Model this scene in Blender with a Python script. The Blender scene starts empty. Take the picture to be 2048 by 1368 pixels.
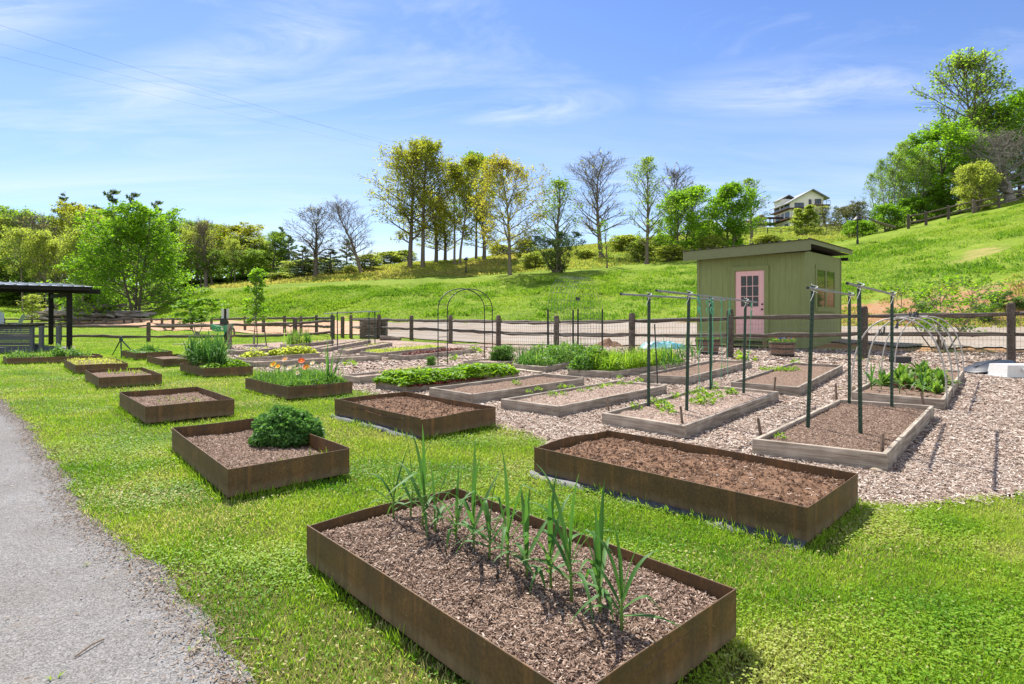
import bpy, bmesh, math
import numpy as np
rng = np.random.default_rng(11)
F, CX, HY, H = 1203.0, 1024.0, 626.0, 1.25
S = bpy.context.scene
COL = S.collection

# ---------------------------------------------------------------- helpers
def P(px, py, z=0.0):
    Y = (H - z) * F / (py - HY)
    return np.array([(px - CX) / F * Y, Y, z])

def nrm(v):
    v = np.asarray(v, float)
    return v / (np.linalg.norm(v, axis=-1, keepdims=True) + 1e-12)

def vnoise(x, y, seed=0):
    x = np.asarray(x, float); y = np.asarray(y, float)
    xi = np.floor(x).astype(np.int64); yi = np.floor(y).astype(np.int64)
    fx = x - xi; fy = y - yi
    fx = fx * fx * (3 - 2 * fx); fy = fy * fy * (3 - 2 * fy)
    def h(a, b):
        n = (a * 374761393 + b * 668265263 + seed * 974711) & 0x7fffffff
        n = ((n ^ (n >> 13)) * 1274126177) & 0x7fffffff
        n = (n ^ (n >> 16)) & 0xffff
        return n / 65535.0
    a = h(xi, yi); b = h(xi + 1, yi); c = h(xi, yi + 1); d = h(xi + 1, yi + 1)
    return (a * (1 - fx) + b * fx) * (1 - fy) + (c * (1 - fx) + d * fx) * fy

def fbm(x, y, seed=0, o=3):
    t = 0; a = 0.5
    for k in range(o):
        t = t + a * vnoise(x * 2 ** k, y * 2 ** k, seed + k * 7); a *= 0.5
    return t / (1 - 0.5 ** o)

def in_poly(x, y, poly):
    x = np.asarray(x); y = np.asarray(y)
    ins = np.zeros(x.shape, bool)
    n = len(poly); j = n - 1
    for i in range(n):
        xi, yi = poly[i][0], poly[i][1]; xj, yj = poly[j][0], poly[j][1]
        c = ((yi > y) != (yj > y)) & (x < (xj - xi) * (y - yi) / (yj - yi + 1e-12) + xi)
        ins ^= c; j = i
    return ins

class Geo:
    def __init__(s):
        s.V = []; s.Fs = []; s.R = []; s.M = []; s.n = 0
    def add(s, V, Fc, r=0.5, m=0):
        V = np.asarray(V, float).reshape(-1, 3)
        if isinstance(Fc, list) and Fc and isinstance(Fc[0], (list, tuple)) and len({len(f) for f in Fc}) > 1:
            tri = [f for f in Fc if len(f) == 3]; qd = [f for f in Fc if len(f) == 4]
            s.add(V, tri, r, m); s.Fs.append(np.array(qd, np.int64) + s.n - len(V)); s.R.append(np.full(len(qd), 0.5)); s.M.append(np.full(len(qd), m, np.int32)); return
        Fc = np.asarray(Fc, np.int64)
        if Fc.ndim == 1: Fc = Fc[None, :]
        s.V.append(V); s.Fs.append(Fc + s.n)
        r = np.asarray(r, float)
        s.R.append(np.broadcast_to(r, (len(Fc),)).copy() if r.ndim == 0 or len(r) == 1 else r)
        s.M.append(np.full(len(Fc), m, np.int32)); s.n += len(V)
    def box(s, c, hx, hy, hz, m=0, r=0.5):
        c = np.asarray(c, float)
        hx = np.array([hx, 0, 0]) if np.isscalar(hx) else np.asarray(hx, float)
        hy = np.array([0, hy, 0]) if np.isscalar(hy) else np.asarray(hy, float)
        hz = np.array([0, 0, hz]) if np.isscalar(hz) else np.asarray(hz, float)
        V = [c + a * hx + b * hy + d * hz for d in (-1, 1) for b in (-1, 1) for a in (-1, 1)]
        s.add(V, [[0, 2, 3, 1], [4, 5, 7, 6], [0, 1, 5, 4], [2, 6, 7, 3], [0, 4, 6, 2], [1, 3, 7, 5]], r, m)
    def bx(s, x0, x1, y0, y1, z0, z1, m=0):
        s.box([(x0 + x1) / 2, (y0 + y1) / 2, (z0 + z1) / 2], (x1 - x0) / 2, (y1 - y0) / 2, (z1 - z0) / 2, m)
    def tube(s, pts, rad, k=8, m=0, r=0.5, cap=True, jit=0.0):
        pts = np.asarray(pts, float); n = len(pts)
        rad = np.full(n, rad) if np.isscalar(rad) else np.asarray(rad, float)
        T = np.gradient(pts, axis=0) if n > 2 else np.repeat((pts[1:] - pts[:1]), n, 0)
        T = nrm(T)
        up = np.array([0, 0, 1.0]) if abs(T[0][2]) < 0.9 else np.array([1.0, 0, 0])
        A = nrm(np.cross(T, up)); B = np.cross(T, A)
        th = np.arange(k) * 2 * math.pi / k + math.pi / k
        rr = rad[:, None] * (1 + jit * (rng.random((n, k)) - 0.5) * 2)
        V = pts[:, None, :] + rr[..., None] * (A[:, None, :] * np.cos(th)[None, :, None] + B[:, None, :] * np.sin(th)[None, :, None])
        Fc = []
        for i in range(n - 1):
            for j in range(k):
                Fc.append([i * k + j, i * k + (j + 1) % k, (i + 1) * k + (j + 1) % k, (i + 1) * k + j])
        s.add(V.reshape(-1, 3), Fc, r, m)
        if cap:
            base = s.n - n * k
            for off, rev in ((0, 1), ((n - 1) * k, 0)):
                f = np.arange(k) + base + off
                if rev: f = f[::-1]
                s.Fs.append(f[None, :]); s.R.append(np.array([float(np.mean(r))])); s.M.append(np.array([m], np.int32))
    def lathe(s, c, prof, k=20, m=0):
        c = np.asarray(c, float); th = np.arange(k) * 2 * math.pi / k
        V = []
        for (r, z) in prof:
            V.append(np.stack([c[0] + r * np.cos(th), c[1] + r * np.sin(th), np.full(k, c[2] + z)], 1))
        Fc = [[i * k + j, i * k + (j + 1) % k, (i + 1) * k + (j + 1) % k, (i + 1) * k + j] for i in range(len(prof) - 1) for j in range(k)]
        s.add(np.concatenate(V), Fc, 0.5, m)
    def segs(s, p0, p1, r0, r1, k=5, m=0):
        p0 = np.asarray(p0); p1 = np.asarray(p1); r0 = np.asarray(r0); r1 = np.asarray(r1); n = len(p0)
        T = nrm(p1 - p0); up = np.where(np.abs(T[:, 2:3]) < 0.9, np.array([[0, 0, 1.0]]), np.array([[1.0, 0, 0]]))
        A = nrm(np.cross(T, up)); B = np.cross(T, A)
        th = np.arange(k) * 2 * math.pi / k
        ring = A[:, None, :] * np.cos(th)[None, :, None] + B[:, None, :] * np.sin(th)[None, :, None]
        V = np.concatenate([p0[:, None] + ring * r0[:, None, None], p1[:, None] + ring * r1[:, None, None]], 1).reshape(-1, 3)
        j = np.arange(k); f = np.stack([j, (j + 1) % k, (j + 1) % k + k, j + k], 1)
        Fc = (np.arange(n)[:, None, None] * 2 * k + f[None]).reshape(-1, 4)
        s.add(V, Fc, 0.5, m)
    def kites(s, p, d, side, L, W, droop=0.0, r=0.5, m=0):
        p = np.asarray(p, float); n = len(p)
        if n == 0: return
        L = np.broadcast_to(L, (n,))[:, None]; W = np.broadcast_to(W, (n,))[:, None]; dr = np.broadcast_to(droop, (n,))[:, None]
        dz = np.array([[0, 0, 1.0]]) * dr * L
        V = np.stack([p, p + d * L * 0.5 + side * W * 0.5 - dz * 0.2, p + d * L - dz, p + d * L * 0.5 - side * W * 0.5 - dz * 0.2], 1).reshape(-1, 3)
        Fc = np.arange(n * 4).reshape(n, 4)
        s.add(V, Fc, r, m)
    def ribbon(s, pts, side, wid, r=0.5, m=0, fold=0.25):
        pts = np.asarray(pts, float); n = len(pts); side = np.asarray(side, float)
        T = nrm(np.gradient(pts, axis=0)); N = nrm(np.cross(side[None, :], T))
        w = np.asarray(wid)[:, None] * 0.5
        V = np.concatenate([pts + side * w + N * w * fold, pts, pts - side * w + N * w * fold])
        Fc = []
        for i in range(n - 1):
            Fc.append([i, i + 1, n + i + 1, n + i]); Fc.append([n + i, n + i + 1, 2 * n + i + 1, 2 * n + i])
        s.add(V, Fc, r, m)
    def build(s, name, mats, parent=None, local=False, smooth=False, loc=None):
        mats = mats if isinstance(mats, (list, tuple)) else [mats]
        V = np.concatenate(s.V); off = np.zeros(3)
        if parent is not None and not local: off = wloc(parent)
        if loc is not None: off = np.asarray(loc, float)
        V = V - off
        me = bpy.data.meshes.new(name)
        me.vertices.add(len(V)); me.vertices.foreach_set('co', V.astype(np.float32).ravel())
        loops = np.concatenate([f.ravel() for f in s.Fs]).astype(np.int32)
        tot = np.concatenate([np.full(len(f), f.shape[1]) for f in s.Fs])
        st = np.concatenate([[0], np.cumsum(tot)[:-1]]).astype(np.int32)
        me.loops.add(len(loops)); me.loops.foreach_set('vertex_index', loops)
        me.polygons.add(len(tot)); me.polygons.foreach_set('loop_start', st)
        me.polygons.foreach_set('material_index', np.concatenate(s.M).astype(np.int32))
        me.update(calc_edges=True)
        a = me.attributes.new('rnd', 'FLOAT', 'FACE'); a.data.foreach_set('value', np.concatenate(s.R).astype(np.float32))
        for m in mats: me.materials.append(m)
        me.polygons.foreach_set('use_smooth', np.full(len(tot), bool(smooth)))
        o = bpy.data.objects.new(name, me); COL.objects.link(o)
        if parent is not None: o.parent = parent
        if loc is not None: o.location = loc
        return o

def wloc(o):
    v = np.zeros(3)
    while o is not None:
        v = v + np.array(o.location); o = o.parent
    return v

def tag(o, label, cat, group=None, kind=None):
    if label: o['label'] = label
    if cat: o['category'] = cat
    if group: o['group'] = group
    if kind: o['kind'] = kind
    return o

def thing(name, label, cat, loc=(0, 0, 0), group=None, rz=0.0):
    o = bpy.data.objects.new(name, None); COL.objects.link(o)
    o.location = loc; o.rotation_euler = (0, 0, rz); o.empty_display_size = 0.1
    return tag(o, label, cat, group)

def struct(o):
    o['kind'] = 'structure'; return o

def dup(root, loc, rz=0.0, sc=1.0, label=None, group=None):
    r = root.copy(); COL.objects.link(r); r.location = loc; r.rotation_euler = (0, 0, rz)
    r.scale = (sc, sc, sc) if np.isscalar(sc) else sc
    if label: r['label'] = label
    if group: r['group'] = group
    for ch in KIDS.get(root.name, []):
        c = ch.copy(); COL.objects.link(c); c.parent = r
    return r
KIDS = {}
def proto_kids(root):
    KIDS[root.name] = [o for o in COL.objects if o.parent == root]

# ---------------------------------------------------------------- materials
def newmat(name):
    m = bpy.data.materials.new(name); m.use_nodes = True
    nt = m.node_tree; nt.nodes.clear()
    out = nt.nodes.new('ShaderNodeOutputMaterial')
    return m, nt, out
def nd(nt, t, **kw):
    n = nt.nodes.new('ShaderNode' + t)
    for k, v in kw.items():
        if k.startswith('i_'):
            n.inputs[k[2:].replace('_', ' ')].default_value = v
        else: setattr(n, k, v)
    return n
def ramp(nt, fac, stops, interp='LINEAR'):
    n = nt.nodes.new('ShaderNodeValToRGB'); cr = n.color_ramp; cr.interpolation = interp
    while len(cr.elements) < len(stops): cr.elements.new(0.5)
    for e, (p, c) in zip(cr.elements, stops):
        e.position = p; e.color = (c[0], c[1], c[2], 1)
    nt.links.new(fac, n.inputs[0]); return n
def mixc(nt, fac, a, b, mode='MIX'):
    n = nt.nodes.new('ShaderNodeMix'); n.data_type = 'RGBA'; n.blend_type = mode
    for sock, v in ((n.inputs[0], fac), (n.inputs[6], a), (n.inputs[7], b)):
        if hasattr(v, 'links'): nt.links.new(v, sock)
        elif np.isscalar(v): sock.default_value = v
        else: sock.default_value = (v[0], v[1], v[2], 1)
    return n.outputs[2]
def mth(nt, op, a, b=None, clamp=False):
    n = nt.nodes.new('ShaderNodeMath'); n.operation = op; n.use_clamp = clamp
    for i, v in enumerate((a, b)):
        if v is None: continue
        if hasattr(v, 'links'): nt.links.new(v, n.inputs[i])
        else: n.inputs[i].default_value = v
    return n.outputs[0]
def coords(nt, stretch=(1, 1, 1)):
    tc = nt.nodes.new('ShaderNodeTexCoord'); mp = nt.nodes.new('ShaderNodeMapping')
    nt.links.new(tc.outputs['Object'], mp.inputs[0]); mp.inputs['Scale'].default_value = stretch
    return mp.outputs[0]
def noise(nt, vec, scale, detail=4, rough=0.55, dist=0.0):
    n = nd(nt, 'TexNoise'); n.inputs['Scale'].default_value = scale; n.inputs['Detail'].default_value = detail
    n.inputs['Roughness'].default_value = rough; n.inputs['Distortion'].default_value = dist
    nt.links.new(vec, n.inputs['Vector']); return n.outputs['Fac']
def bump(nt, h, strength, dist=0.01):
    b = nd(nt, 'Bump'); b.inputs['Strength'].default_value = strength; b.inputs['Distance'].default_value = dist
    nt.links.new(h, b.inputs['Height']); return b.outputs[0]
def princ(nt, out, col, rough=0.8, spec=0.3, metal=0.0, norm=None):
    p = nd(nt, 'BsdfPrincipled')
    for nm, v in (('Base Color', col), ('Roughness', rough), ('Specular IOR Level', spec), ('Metallic', metal)):
        if hasattr(v, 'links'): nt.links.new(v, p.inputs[nm])
        elif np.isscalar(v): p.inputs[nm].default_value = v
        else: p.inputs[nm].default_value = (v[0], v[1], v[2], 1)
    if norm is not None: nt.links.new(norm, p.inputs['Normal'])
    nt.links.new(p.outputs[0], out.inputs[0]); return p

def simple(name, stops, scale=8, detail=5, rough=0.8, spec=0.3, metal=0.0, bmp=0.3, stretch=(1, 1, 1), bd=0.01, fine=None, objvar=0.0):
    m, nt, out = newmat(name); v = coords(nt, stretch)
    f = noise(nt, v, scale, detail)
    c = ramp(nt, f, stops).outputs[0]
    if fine:
        f2 = noise(nt, v, fine, 3)
        c = mixc(nt, 1.0, c, ramp(nt, f2, [(0.25, (0.6, 0.6, 0.6)), (0.75, (1.25, 1.25, 1.25))]).outputs[0], 'MULTIPLY')
        hgt = mth(nt, 'ADD', f, mth(nt, 'MULTIPLY', f2, 0.5))
    else: hgt = f
    if objvar:
        oi = nd(nt, 'ObjectInfo')
        c = mixc(nt, 1.0, c, ramp(nt, oi.outputs['Random'], [(0, (1 - objvar,) * 3), (1, (1 + objvar,) * 3)]).outputs[0], 'MULTIPLY')
    princ(nt, out, c, rough, spec, metal, bump(nt, hgt, bmp, bd) if bmp else None); return m

def leafmat(name, cols, tr=0.58, rough=0.55, spec=0.25, trboost=1.6, objvar=0.12):
    m, nt, out = newmat(name)
    at = nd(nt, 'Attribute', attribute_name='rnd')
    st = [(i / (len(cols) - 1), c) for i, c in enumerate(cols)]
    c = ramp(nt, at.outputs['Fac'], st).outputs[0]
    if objvar:
        oi = nd(nt, 'ObjectInfo')
        c = mixc(nt, 1.0, c, ramp(nt, oi.outputs['Random'], [(0, (1 - objvar, 1 - objvar * .6, 1 - objvar)), (1, (1 + objvar, 1 + objvar * .6, 1 + objvar))]).outputs[0], 'MULTIPLY')
    p = nd(nt, 'BsdfPrincipled'); nt.links.new(c, p.inputs['Base Color'])
    p.inputs['Roughness'].default_value = rough; p.inputs['Specular IOR Level'].default_value = spec
    t = nd(nt, 'BsdfTranslucent'); nt.links.new(mixc(nt, 1.0, c, (trboost, trboost, trboost * 0.6), 'MULTIPLY'), t.inputs[0])
    mx = nd(nt, 'MixShader'); mx.inputs[0].default_value = tr
    nt.links.new(p.outputs[0], mx.inputs[1]); nt.links.new(t.outputs[0], mx.inputs[2]); nt.links.new(mx.outputs[0], out.inputs[0])
    return m

def rndmat(name, stops, rough=0.9, spec=0.15):
    m, nt, out = newmat(name); at = nd(nt, 'Attribute', attribute_name='rnd')
    c = ramp(nt, at.outputs['Fac'], stops).outputs[0]
    princ(nt, out, c, rough, spec); return m

def plain(name, col, rough=0.6, spec=0.3, metal=0.0, var=0.12, scale=25):
    a = tuple(x * (1 - var) for x in col); b = tuple(x * (1 + var) for x in col)
    return simple(name, [(0.3, a), (0.7, b)], scale, 4, rough, spec, metal, 0.08)

M = {}
def corten():
    m, nt, out = newmat('corten_steel'); v = coords(nt)
    n1 = noise(nt, v, 3.5, 6, 0.65, 0.4); n2 = noise(nt, v, 60, 3)
    c = ramp(nt, n1, [(0.3, (0.085, 0.05, 0.022)), (0.52, (0.135, 0.076, 0.031)), (0.72, (0.2, 0.105, 0.04))]).outputs[0]
    c = mixc(nt, 1.0, c, ramp(nt, n2, [(0.3, (0.7, 0.7, 0.7)), (0.7, (1.25, 1.2, 1.15))]).outputs[0], 'MULTIPLY')
    sp = nd(nt, 'TexVoronoi'); sp.inputs['Scale'].default_value = 55; nt.links.new(v, sp.inputs['Vector'])
    msk = mth(nt, 'LESS_THAN', sp.outputs['Distance'], 0.13)
    sel = mth(nt, 'GREATER_THAN', noise(nt, v, 9, 3), 0.56)
    c = mixc(nt, mth(nt, 'MULTIPLY', mth(nt, 'MULTIPLY', msk, sel), 0.75), c, (0.36, 0.30, 0.17))
    gz = nd(nt, 'SeparateXYZ'); nt.links.new(v, gz.inputs[0]); spl = mth(nt, 'SUBTRACT', mth(nt, 'ADD', 0.055, mth(nt, 'MULTIPLY', noise(nt, v, 11, 5, 0.7), 0.09)), gz.outputs[2])
    c = mixc(nt, mth(nt, 'MULTIPLY', mth(nt, 'MULTIPLY', spl, 22, True), 0.6), c, (0.24, 0.17, 0.10))
    st = coords(nt, (14, 14, 0.8)); c = mixc(nt, ramp(nt, noise(nt, st, 1, 4, 0.6), [(0.4, (0, 0, 0)), (0.7, (0.7,) * 3)]).outputs[0], c, (0.075, 0.05, 0.028))
    st2 = coords(nt, (9, 9, 0.5)); c = mixc(nt, ramp(nt, noise(nt, st2, 1.3, 4, 0.6), [(0.58, (0, 0, 0)), (0.75, (0.55,) * 3)]).outputs[0], c, (0.34, 0.15, 0.05))
    princ(nt, out, c, 0.62, 0.35, 0.0, bump(nt, n2, 0.15, 0.003)); return m
def greywood(name, a, b, c3, sx=1.2):
    m, nt, out = newmat(name); v = coords(nt, (sx, 28, 28)); v2 = coords(nt)
    g = noise(nt, v, 1.6, 6, 0.6, 0.6); k = noise(nt, v2, 5, 4)
    c = ramp(nt, g, [(0.28, a), (0.5, b), (0.72, c3)]).outputs[0]
    c = mixc(nt, 1.0, c, ramp(nt, k, [(0.3, (0.72, 0.7, 0.68)), (0.7, (1.15, 1.15, 1.15))]).outputs[0], 'MULTIPLY')
    oi = nd(nt, 'ObjectInfo'); c = mixc(nt, 1.0, c, ramp(nt, oi.outputs['Random'], [(0, (0.8, 0.8, 0.8)), (1, (1.15, 1.13, 1.1))]).outputs[0], 'MULTIPLY')
    princ(nt, out, c, 0.85, 0.2, 0, bump(nt, g, 0.5, 0.006)); return m
M['corten'] = corten()
M['timber'] = greywood('weathered_timber', (0.15, 0.12, 0.092), (0.36, 0.31, 0.25), (0.54, 0.485, 0.41))
M['rail'] = greywood('fence_wood', (0.045, 0.034, 0.026), (0.11, 0.088, 0.07), (0.24, 0.21, 0.18), 1.0)
M['blackwood'] = greywood('dark_stained_wood', (0.012, 0.011, 0.012), (0.022, 0.02, 0.02), (0.045, 0.04, 0.04))
M['stakewood'] = greywood('stake_wood', (0.10, 0.07, 0.05), (0.17, 0.125, 0.095), (0.24, 0.19, 0.15))
M['plank'] = greywood('pale_plank', (0.25, 0.2, 0.14), (0.42, 0.36, 0.28), (0.55, 0.5, 0.42))
M['barrelwood'] = greywood('barrel_wood', (0.13, 0.085, 0.06), (0.24, 0.16, 0.115), (0.34, 0.24, 0.18))
M['soil'] = simple('garden_soil', [(0.25, (0.05, 0.03, 0.018)), (0.5, (0.17, 0.097, 0.058)), (0.75, (0.27, 0.16, 0.098))], 14, 8, 0.95, 0.1, 0, 0.5, bd=0.015, fine=90)
M['soilchip'] = rndmat('soil_crumbs', [(0, (0.14, 0.08, 0.05)), (0.5, (0.185, 0.108, 0.067)), (0.9, (0.24, 0.145, 0.09)), (1, (0.34, 0.23, 0.15))])
M['mulchsoil'] = simple('mulch_soil', [(0.25, (0.09, 0.058, 0.04)), (0.5, (0.21, 0.14, 0.10)), (0.75, (0.34, 0.25, 0.19))], 30, 8, 0.95, 0.1, 0, 0.9, bd=0.015, fine=150)
M['chip_dark'] = rndmat('fine_mulch', [(0, (0.06, 0.036, 0.025)), (0.35, (0.19, 0.122, 0.088)), (0.75, (0.33, 0.23, 0.17)), (0.93, (0.42, 0.32, 0.25)), (1, (0.6, 0.5, 0.42))])
M['chip'] = rndmat('wood_chips', [(0, (0.10, 0.066, 0.046)), (0.25, (0.26, 0.185, 0.138)), (0.6, (0.42, 0.34, 0.275)), (0.88, (0.53, 0.455, 0.385)), (1, (0.64, 0.57, 0.5))])
def mulchmat():
    m, nt, out = newmat('wood_chip_ground'); v = coords(nt, (1, 1, 1))
    vo = nd(nt, 'TexVoronoi'); vo.inputs['Scale'].default_value = 42; nt.links.new(coords(nt, (1, 1.7, 1)), vo.inputs['Vector'])
    sp = nd(nt, 'SeparateColor'); nt.links.new(vo.outputs['Color'], sp.inputs[0])
    c = ramp(nt, sp.outputs[0], [(0, (0.12, 0.078, 0.056)), (0.35, (0.28, 0.2, 0.155)), (0.7, (0.44, 0.34, 0.275)), (1, (0.58, 0.49, 0.42))]).outputs[0]
    n = noise(nt, v, 0.9, 5); c = mixc(nt, 1.0, c, ramp(nt, n, [(0.3, (0.72, 0.66, 0.62)), (0.65, (1.08, 1.06, 1.05))]).outputs[0], 'MULTIPLY')
    princ(nt, out, c, 0.95, 0.1, 0, bump(nt, sp.outputs[1], 0.7, 0.015)); return m
M['mulch'] = mulchmat()
def pathmat():
    m, nt, out = newmat('gravel_path'); v = coords(nt)
    vo = nd(nt, 'TexVoronoi'); vo.inputs['Scale'].default_value = 210; nt.links.new(v, vo.inputs['Vector'])
    sp = nd(nt, 'SeparateColor'); nt.links.new(vo.outputs['Color'], sp.inputs[0])
    c = ramp(nt, sp.outputs[0], [(0, (0.11, 0.105, 0.10)), (0.5, (0.2, 0.194, 0.187)), (1, (0.3, 0.292, 0.283))]).outputs[0]
    n = noise(nt, v, 1.6, 6, 0.6); c = mixc(nt, 1.0, c, ramp(nt, n, [(0.3, (0.82, 0.79, 0.75)), (0.7, (1.1, 1.1, 1.12))]).outputs[0], 'MULTIPLY')
    d = noise(nt, v, 3.2, 6, 0.7, 0.5); c = mixc(nt, ramp(nt, d, [(0.58, (0, 0, 0)), (0.74, (0.75,) * 3)]).outputs[0], c, (0.21, 0.17, 0.13))
    n2 = noise(nt, v, 30, 5); n3 = noise(nt, v, 6, 3)
    hgt = mth(nt, 'ADD', mth(nt, 'MULTIPLY', n2, 1.0), mth(nt, 'ADD', mth(nt, 'MULTIPLY', sp.outputs[1], 0.35), mth(nt, 'MULTIPLY', n3, 1.5)))
    princ(nt, out, c, 0.95, 0.1, 0, bump(nt, hgt, 0.75, 0.012)); return m
M['path'] = pathmat()
M['drive'] = simple('driveway_gravel', [(0.25, (0.27, 0.19, 0.125)), (0.45, (0.3, 0.25, 0.2)), (0.75, (0.34, 0.305, 0.265))], 0.35, 7, 0.95, 0.1, 0, 0.5, fine=14)
M['dirt'] = simple('orange_dirt', [(0.25, (0.36, 0.2, 0.11)), (0.5, (0.46, 0.285, 0.175)), (0.75, (0.5, 0.34, 0.23))], 0.5, 6, 0.95, 0.1, 0, 0.4, fine=12)
def terrainmat():
    m, nt, out = newmat('grassy_ground'); v = coords(nt)
    n = noise(nt, v, 0.35, 8, 0.62); n2 = noise(nt, v, 6, 6, 0.7)
    g = ramp(nt, n, [(0.25, (0.10, 0.175, 0.02)), (0.5, (0.17, 0.25, 0.028)), (0.75, (0.25, 0.315, 0.05))]).outputs[0]
    g = mixc(nt, 1.0, g, ramp(nt, n2, [(0.25, (0.5, 0.52, 0.5)), (0.7, (1.25, 1.2, 1.15))]).outputs[0], 'MULTIPLY')
    lw = nd(nt, 'Attribute', attribute_name='lawn'); sl = ramp(nt, noise(nt, v, 7, 6, 0.7), [(0.3, (0.10, 0.075, 0.036)), (0.55, (0.115, 0.12, 0.032)), (0.75, (0.22, 0.175, 0.085))]).outputs[0]
    g = mixc(nt, lw.outputs['Fac'], g, sl)
    cl = nd(nt, 'Attribute', attribute_name='clay'); dr = nd(nt, 'Attribute', attribute_name='dry')
    n3 = noise(nt, v, 0.9, 7, 0.7)
    clc = ramp(nt, noise(nt, v, 1.6, 7, 0.65), [(0.25, (0.27, 0.125, 0.058)), (0.5, (0.36, 0.2, 0.105)), (0.75, (0.36, 0.27, 0.165))]).outputs[0]
    drc = ramp(nt, noise(nt, v, 0.6, 7, 0.65), [(0.3, (0.17, 0.2, 0.045)), (0.55, (0.29, 0.26, 0.085)), (0.75, (0.36, 0.29, 0.13))]).outputs[0]
    fd = ramp(nt, mth(nt, 'ADD', dr.outputs['Fac'], mth(nt, 'MULTIPLY', mth(nt, 'SUBTRACT', n3, 0.5), 1.2)), [(0.42, (0, 0, 0)), (0.62, (1, 1, 1))]).outputs[0]
    fc = ramp(nt, mth(nt, 'ADD', cl.outputs['Fac'], mth(nt, 'MULTIPLY', mth(nt, 'SUBTRACT', n3, 0.5), 1.6)), [(0.45, (0, 0, 0)), (0.58, (1, 1, 1))]).outputs[0]
    c = mixc(nt, fd, g, drc); c = mixc(nt, fc, c, clc)
    princ(nt, out, c, 0.95, 0.05, 0, bump(nt, n2, 0.6, 0.15)); return m
M['litter'] = rndmat('dead_leaves', [(0, (0.09, 0.06, 0.04)), (0.5, (0.2, 0.145, 0.1)), (0.9, (0.3, 0.235, 0.175)), (1, (0.42, 0.36, 0.28))])
M['terrain'] = terrainmat()
M['grass'] = leafmat('grass_blades', [(0.07, 0.2, 0.016), (0.135, 0.285, 0.018), (0.225, 0.37, 0.026), (0.32, 0.425, 0.05), (0.52, 0.46, 0.23)], 0.42, 0.5, 0.15, 1.4, 0)
M['hillgrass'] = leafmat('hill_grass', [(0.09, 0.2, 0.02), (0.15, 0.275, 0.026), (0.21, 0.335, 0.034), (0.28, 0.375, 0.045), (0.36, 0.4, 0.085)], 0.42, 0.6, 0.1, 1.4, 0)
M['drygrass'] = leafmat('dry_grass', [(0.13, 0.22, 0.03), (0.22, 0.29, 0.045), (0.32, 0.32, 0.08), (0.4, 0.34, 0.13)], 0.45, 0.8, 0.1, 1.5, 0)
M['bark'] = simple('bark', [(0.3, (0.10, 0.08, 0.062)), (0.7, (0.25, 0.21, 0.17))], 6, 6, 0.95, 0.1, 0, 0.8, (6, 6, 0.8), objvar=0.2)
M['greybark'] = simple('grey_bark', [(0.3, (0.18, 0.16, 0.135)), (0.7, (0.36, 0.33, 0.3))], 6, 6, 0.95, 0.1, 0, 0.6, (6, 6, 0.8), objvar=0.15)
M['lf_bright'] = leafmat('leaves_bright', [(0.068, 0.149, 0.014), (0.128, 0.257, 0.016), (0.203, 0.358, 0.022), (0.297, 0.432, 0.034)])
M['lf_mid'] = leafmat('leaves_mid', [(0.08, 0.15, 0.02), (0.14, 0.235, 0.03), (0.21, 0.32, 0.042), (0.3, 0.38, 0.06)], 0.6)
M['lf_pale'] = leafmat('leaves_pale', [(0.16, 0.21, 0.04), (0.24, 0.3, 0.055), (0.33, 0.38, 0.07), (0.43, 0.46, 0.12)], 0.6)
M['lf_yellow'] = leafmat('leaves_oak_spring', [(0.15, 0.18, 0.016), (0.225, 0.255, 0.022), (0.31, 0.32, 0.032), (0.4, 0.36, 0.05)], 0.6)
M['lf_orange'] = leafmat('leaves_oak_gold', [(0.17, 0.19, 0.02), (0.26, 0.265, 0.026), (0.35, 0.315, 0.04), (0.4, 0.33, 0.07)], 0.6)
M['lf_brown'] = leafmat('buds_brown', [(0.121, 0.101, 0.041), (0.189, 0.162, 0.061), (0.257, 0.23, 0.081)])
M['lf_dark'] = leafmat('leaves_dark', [(0.04, 0.085, 0.018), (0.07, 0.13, 0.027), (0.11, 0.18, 0.04)], 0.45)
M['needle'] = leafmat('pine_needles', [(0.06, 0.105, 0.06), (0.095, 0.15, 0.085), (0.13, 0.19, 0.105)], 0.4)
M['lf_olive'] = leafmat('leaves_olive', [(0.081, 0.095, 0.032), (0.135, 0.149, 0.047), (0.203, 0.209, 0.068)], 0.3)
M['garlic'] = leafmat('garlic_leaves', [(0.035, 0.105, 0.022), (0.06, 0.16, 0.032), (0.095, 0.215, 0.045), (0.19, 0.29, 0.075)], 0.35, 0.55, 0.22, 1.6)
M['herb'] = leafmat('herb_leaves', [(0.045, 0.13, 0.03), (0.08, 0.19, 0.045), (0.12, 0.25, 0.065), (0.18, 0.31, 0.095)], 0.35, 0.5, 0.25)
M['veg'] = leafmat('vegetable_leaves', [(0.081, 0.176, 0.016), (0.149, 0.284, 0.02), (0.23, 0.378, 0.027), (0.324, 0.446, 0.047)], 0.4)
M['vegdark'] = leafmat('deep_green_leaves', [(0.045, 0.128, 0.022), (0.09, 0.21, 0.033), (0.15, 0.285, 0.045), (0.225, 0.36, 0.068)], 0.35)
M['red'] = leafmat('red_leaves', [(0.06, 0.015, 0.015), (0.12, 0.025, 0.025), (0.2, 0.05, 0.04)], 0.3)
M['tpost'] = simple('green_painted_steel', [(0.3, (0.012, 0.035, 0.022)), (0.7, (0.022, 0.055, 0.034))], 20, 4, 0.45, 0.5, 0, 0.1)
M['galv'] = simple('galvanised_pipe', [(0.3, (0.2, 0.205, 0.21)), (0.7, (0.32, 0.325, 0.33))], 12, 4, 0.4, 0.5, 0.5, 0.1)
M['darkmetal'] = plain('dark_metal', (0.022, 0.024, 0.022), 0.5, 0.4)
M['wire'] = plain('fence_wire', (0.13, 0.13, 0.12), 0.5, 0.5)
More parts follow.
